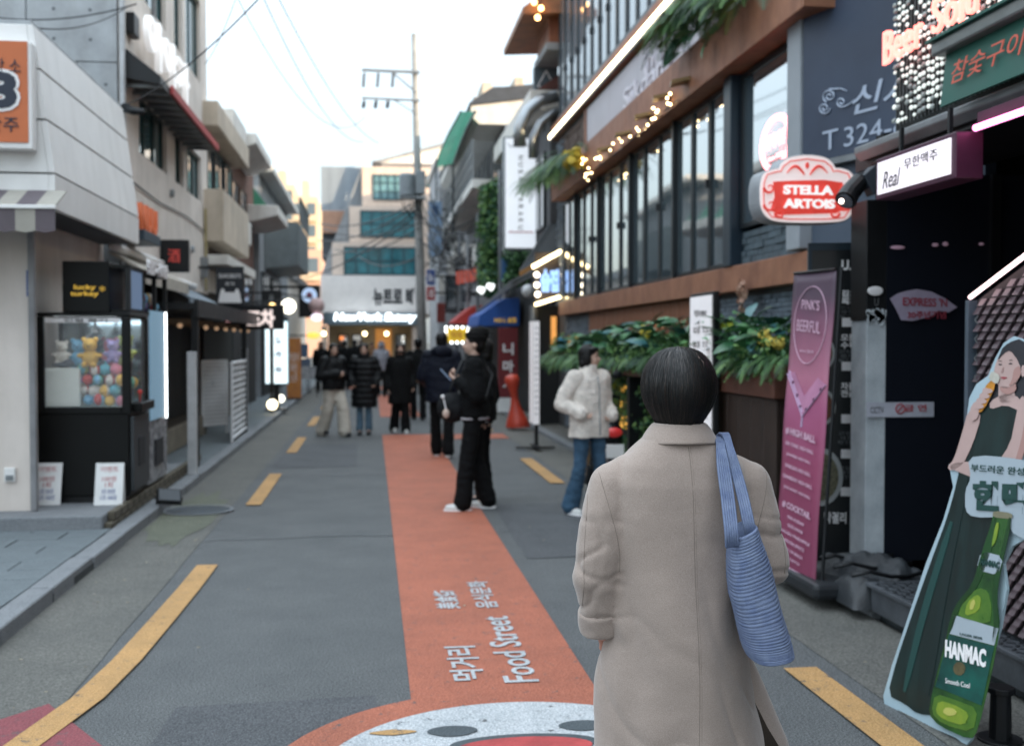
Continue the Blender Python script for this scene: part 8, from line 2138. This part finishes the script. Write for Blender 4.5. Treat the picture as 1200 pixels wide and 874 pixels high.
seam([(.270 + .014 * sin(t * 2.2), 1.24 - .26 * t) for t in [i / 30 for i in range(31)]])
# collar
b = Blob(); L = []
N = 44
def cring(z, rx, ry, cy=0.): return ell_ring((0, cy, z), rx, ry, N, 2.0)
mb = MB()
rings = [cring(1.372, .098, .082), cring(1.352, .106, .092), cring(1.349, .102, .088), cring(1.372, .088, .074), cring(1.392, .074, .066), cring(1.405, .066, .060), cring(1.403, .060, .055), cring(1.37, .062, .056)]
for j, r_ in enumerate(rings):
    for q, p in enumerate(r_):
        if j in (0, 1, 2): p.z -= .010 * max(0, abs(p.x) / .10 - .5); p.y *= 1.06
for r_ in rings:
    for p in r_: p.z -= .006
mb.loft([list(r_) for r_ in ([rings[1], rings[0], cring(1.384, .082, .072), cring(1.397, .071, .064), cring(1.392, .062, .057), rings[7]])], cap=False)
o = mb.build('collar', M_coat, wf, smooth=True, local=True, sub=2); sm = o.modifiers.new('so', 'SOLIDIFY'); sm.thickness = .006; sm.offset = 1
# hair: rounded bob
def hairR(u, v):
    """u around (0 = back, to the right), v from crown 0 to hem 1 -> point"""
    tab = [(0, .000, 1.612), (.06, .030, 1.6095), (.15, .058, 1.598), (.26, .080, 1.576), (.38, .096, 1.546), (.5, .1025, 1.515), (.62, .1015, 1.486), (.74, .093, 1.456), (.84, .080, 1.430), (.92, .068, 1.410), (1.0, .059, 1.392)]
    for (v0, r0, z0), (v1, r1, z1) in zip(tab, tab[1:]):
        if v <= v1 + 1e-9: f = (v - v0) / (v1 - v0); r, z = r0 + (r1 - r0) * f, z0 + (z1 - z0) * f; break
    back = cos(u); front = max(0, -back)
    ry = r * (1.10 if back > 0 else 1.08)
    zoff = 0
    if v > .80: zoff = (v - .80) * (.03 * (1 - abs(back)) )
    if front > .45 and v > .28: ry *= 1 - min(1, (front - .45) / .2) * .55 * sst(.28, .4, v)
    return V((sin(u) * r * 1.02 + .0, -back * ry + .006, z + zoff))
hb_ = MB(); NU, NV = 240, 60
for j in range(NV + 1):
    for i in range(NU):
        u = 2 * pi * i / NU; v = max(.0015, j / NV); p = hairR(u, min(v, .935 + .03 * noise.noise(V((sin(u) * 11, cos(u) * 11, 0)))))
        if v > .9: p = V((p.x * (1 - (v - .9) * 3.5), p.y * (1 - (v - .9) * 3.5), p.z))
        dirn = V((p.x, p.y, (p.z - 1.5) * .8)).normalized()
        amp = .0016 * noise.noise(V((sin(u) * 26, cos(u) * 26, v * 1.3))) + .003 * noise.noise(V((sin(u) * 7, cos(u) * 7, v * 1.1 + 5)))
        hb_.v.append(tuple(p + dirn * amp * min(1, v * 5)))
for j in range(NV):
    for i in range(NU):
        a, b2 = j * NU + i, j * NU + (i + 1) % NU; hb_.f.append((a, a + NU, b2 + NU, b2)); hb_.mi.append(0)
hb_.f.append(tuple(NV * NU + i for i in range(NU))); hb_.mi.append(0)
M_hairf = mat('hair_front', '0b0807', .6, var=.35, scale=70, stretch=(1, 1, .1), bump=.10, bscale=160, spec=.5)
hob = hb_.build('hair', M_hairf, wf, smooth=True, local=True)
sb2 = MB(); hr_ = random.Random(3)
for i in range(4600):
    u0 = hr_.uniform(0, 2 * pi); v0 = hr_.uniform(0.0, .55); v1 = min(1.06, v0 + hr_.uniform(.35, .7)) if hr_.random() < .45 else (hr_.uniform(.91, 1.01) if hr_.random() < .85 else hr_.uniform(1.0, 1.12))
    if cos(u0) < -.55: continue
    w_ = hr_.uniform(.0005, .0011); off = hr_.uniform(.0004, .0042); du = hr_.gauss(0, .05); tw = .35 * (1 if u0 < pi else -1) * hr_.uniform(0, 1)
    prev = None; base = len(sb2.v); S_ = 8
    for s in range(S_ + 1):
        v = v0 + (v1 - v0) * s / S_; u = u0 + du * s / S_ + tw * (1 - min(1, v * 2.2)) ** 2
        p = hairR(u, min(1, v)); 
        if v > 1: p = p + V((p.x * 2.0, p.y * 2.0, -.17)) * (v - 1)
        p = p + V((p.x, p.y, (p.z - 1.5) * .9)).normalized() * off * (1 + .4 * sin(s + i)); side = V((cos(u), sin(u), 0)) * w_ * (1 - .7 * s / S_)
        sb2.v += [tuple(p - side), tuple(p + side)]
    mi_ = 1 if hr_.random() < .22 else 0  # some strands take the lighter brown hair colour
    for s in range(S_): a = base + s * 2; sb2.f.append((a, a + 1, a + 3, a + 2)); sb2.mi.append(mi_)
lk = MB()
for i in range(110):       # loose locks that break the hem
    u0 = hr_.uniform(-1.9, 1.9); tip = hr_.uniform(.93, 1.06); fl = hr_.uniform(.3, 4.2)
    P_ = []; vs_ = hr_.uniform(.45, .8)
    for s in range(6):
        v = vs_ + (tip - vs_) * s / 5; p = hairR(u0 + .06 * sin(i) * s / 5, min(1, v))
        if v > 1: p = p + V((p.x * fl, p.y * fl, -.20)) * (v - 1)
        P_.append(p + V((p.x, p.y, 0)).normalized() * (-.002 + .0045 * s / 5))
    lk.tube(P_, [.0003, .0022, .0030, .0030, .0022, .0005], 5)
lk.build('hair_locks', M_hairf, hob, smooth=True, local=True, kind='stuff')
so_ = sb2.build('hair_strands', [M_hairf, mat('hair_brown_strand', '2a1f1a', .35, var=.2, spec=.5)], hob, smooth=True, local=True, kind='stuff')
# parting where the scalp shows
pt_ = [hairR(-.0 + a_, v_) + V((.0, -.002, .0)) for a_, v_ in ((.55, .16), (.50, .22), (.58, .28), (.50, .34))]
MB().tube([p + V((p.x, p.y, p.z - 1.5)).normalized() * .0012 for p in pt_], [.0010, .0018, .0014, .0006], 6).build('parting', mat('scalp', '8d7468', .6, var=0), wf, local=True, smooth=True)

# ---- tote bag on her shoulder
tb = thing('tote_bag', 'light blue ribbed corduroy tote bag hanging from the right shoulder of the taupe coat', 'bag', (1.1, 2.84, .7))
M_cord = mat('corduroy_blue', '808ba4', .97, var=.12, scale=30, bump=.4, bscale=400, col2='687493', spec=.1)
YBg = 2.86
lefts = [(853, 628), (854, 660), (858, 700), (866, 735), (874, 760), (880, 772)]
rights = [(884, 612), (893, 640), (904, 680), (915, 720), (924, 750), (926, 762)]
NR = 44 * 5; rg = []
def interp(L, t):
    f = t * (len(L) - 1); i = min(int(f), len(L) - 2); g = f - i; g = g
    return (L[i][0] + (L[i + 1][0] - L[i][0]) * g, L[i][1] + (L[i + 1][1] - L[i][1]) * g)
for j in range(NR + 1):
    t = j / NR; a = at(*interp(lefts, t), Y=YBg); b2 = at(*interp(rights, t), Y=YBg)
    c = (a + b2) / 2; hw = (b2 - a).length / 2 * (1.0); tilt = (b2 - a).normalized()
    rib = abs(sin((t * 44 + .5 * noise.noise(V((t * 9, 3, 2)))) * pi)) ** .6 * .0026 * (1 + .5 * noise.noise(V((t * 60, 1, 1)))) if t < .985 else 0
    hw2 = hw - .003 + rib; dy = .075 + .035 * t + rib
    if t > .955: q = (t - .955) / .045; hw2 *= (1 - .10 * q * q); dy *= (1 - .25 * q * q)
    if j == 0: pass
    ring = []
    for i in range(64):
        u = 2 * pi * i / 64; x = abs(cos(u)) ** .75 * (1 if cos(u) >= 0 else -1); y = abs(sin(u)) ** .75 * (1 if sin(u) >= 0 else -1)
        p = c + tilt * hw2 * x + V((0, dy * y, 0)) + V((.25 * hw * y * .6, 0, 0))
        p += V((1, -1, 0)) * .007 * noise.noise(V((p.x * 11, p.y * 11, p.z * 7)))
        ring.append(p)
    rg.append(ring)
mb = MB(); inner = [[p + ((sum(r_, V()) / 64) - p) * .10 + V((0, 0, -.0)) for p in r_] for r_ in (rg[0], rg[25])]
m_ = 64; mb.loft([inner[1], inner[0]] + rg, cap=True)
mb.build('bag_body', M_cord, tb, smooth=True)
def ribbon(pts, w_, th, nr, seg=60, name='strap'):
    P_ = []
    for i in range(seg + 1):       # Catmull-Rom
        f = i / seg * (len(pts) - 1); k_ = min(int(f), len(pts) - 2); g = f - k_
        p0, p1, p2, p3 = [V(pts[max(0, min(len(pts) - 1, k_ + q))]) for q in (-1, 0, 1, 2)]
        P_.append(.5 * ((2 * p1) + (p2 - p0) * g + (2 * p0 - 5 * p1 + 4 * p2 - p3) * g * g + (3 * p1 - p0 - 3 * p2 + p3) * g ** 3))
    rgs = []; ns_ = nr * 4
    for i, p in enumerate(P_):
        t_ = (P_[min(i + 1, seg)] - P_[max(i - 1, 0)]).normalized(); sd2 = (V((1, .0, 0)) - t_ * t_.x).normalized(); nn2 = sd2.cross(t_).normalized()
        ww = w_ * (1 - .35 * math.exp(-((i / seg - .5) / .12) ** 2)); ring = []
        for s in range(ns_ + 1):
            u = s / ns_ * 2 - 1; ring.append(p + sd2 * u * ww + nn2 * (th * .5 + .0022 * abs(sin(s / 4 * pi))))
        for s in range(ns_ + 1):
            u = 1 - s / ns_ * 2; ring.append(p + sd2 * u * ww - nn2 * (th * .5 + .0022 * abs(sin(s / 4 * pi))))
        rgs.append(ring)
    return MB().loft(rgs).build(name, M_cord, tb, smooth=True)
def w(px, py, Y): return at(px, py, Y=Y)
ribbon([w(858, 640, 2.80), w(857, 622, 2.79), w(853, 585, 2.84), w(848, 550, 2.885), w(845, 528, 2.92), V((w(845, 520, 2.98).x, 2.99, 1.352)), V((.985, 3.08, 1.352)), V((.99, 3.16, 1.30)), V((1.02, 3.10, 1.14)), V((1.04, 2.96, 1.06))], .0185, .006, 6)
ribbon([w(880, 628, 2.82), w(877, 612, 2.81), w(870, 580, 2.85), w(862, 550, 2.895), w(856, 528, 2.925), V((w(854, 520, 2.98).x, 3.0, 1.362)), V((1.0, 3.09, 1.36)), V((1.01, 3.17, 1.30)), V((1.06, 3.11, 1.15)), V((1.09, 2.98, 1.08))], .016, .006, 5)
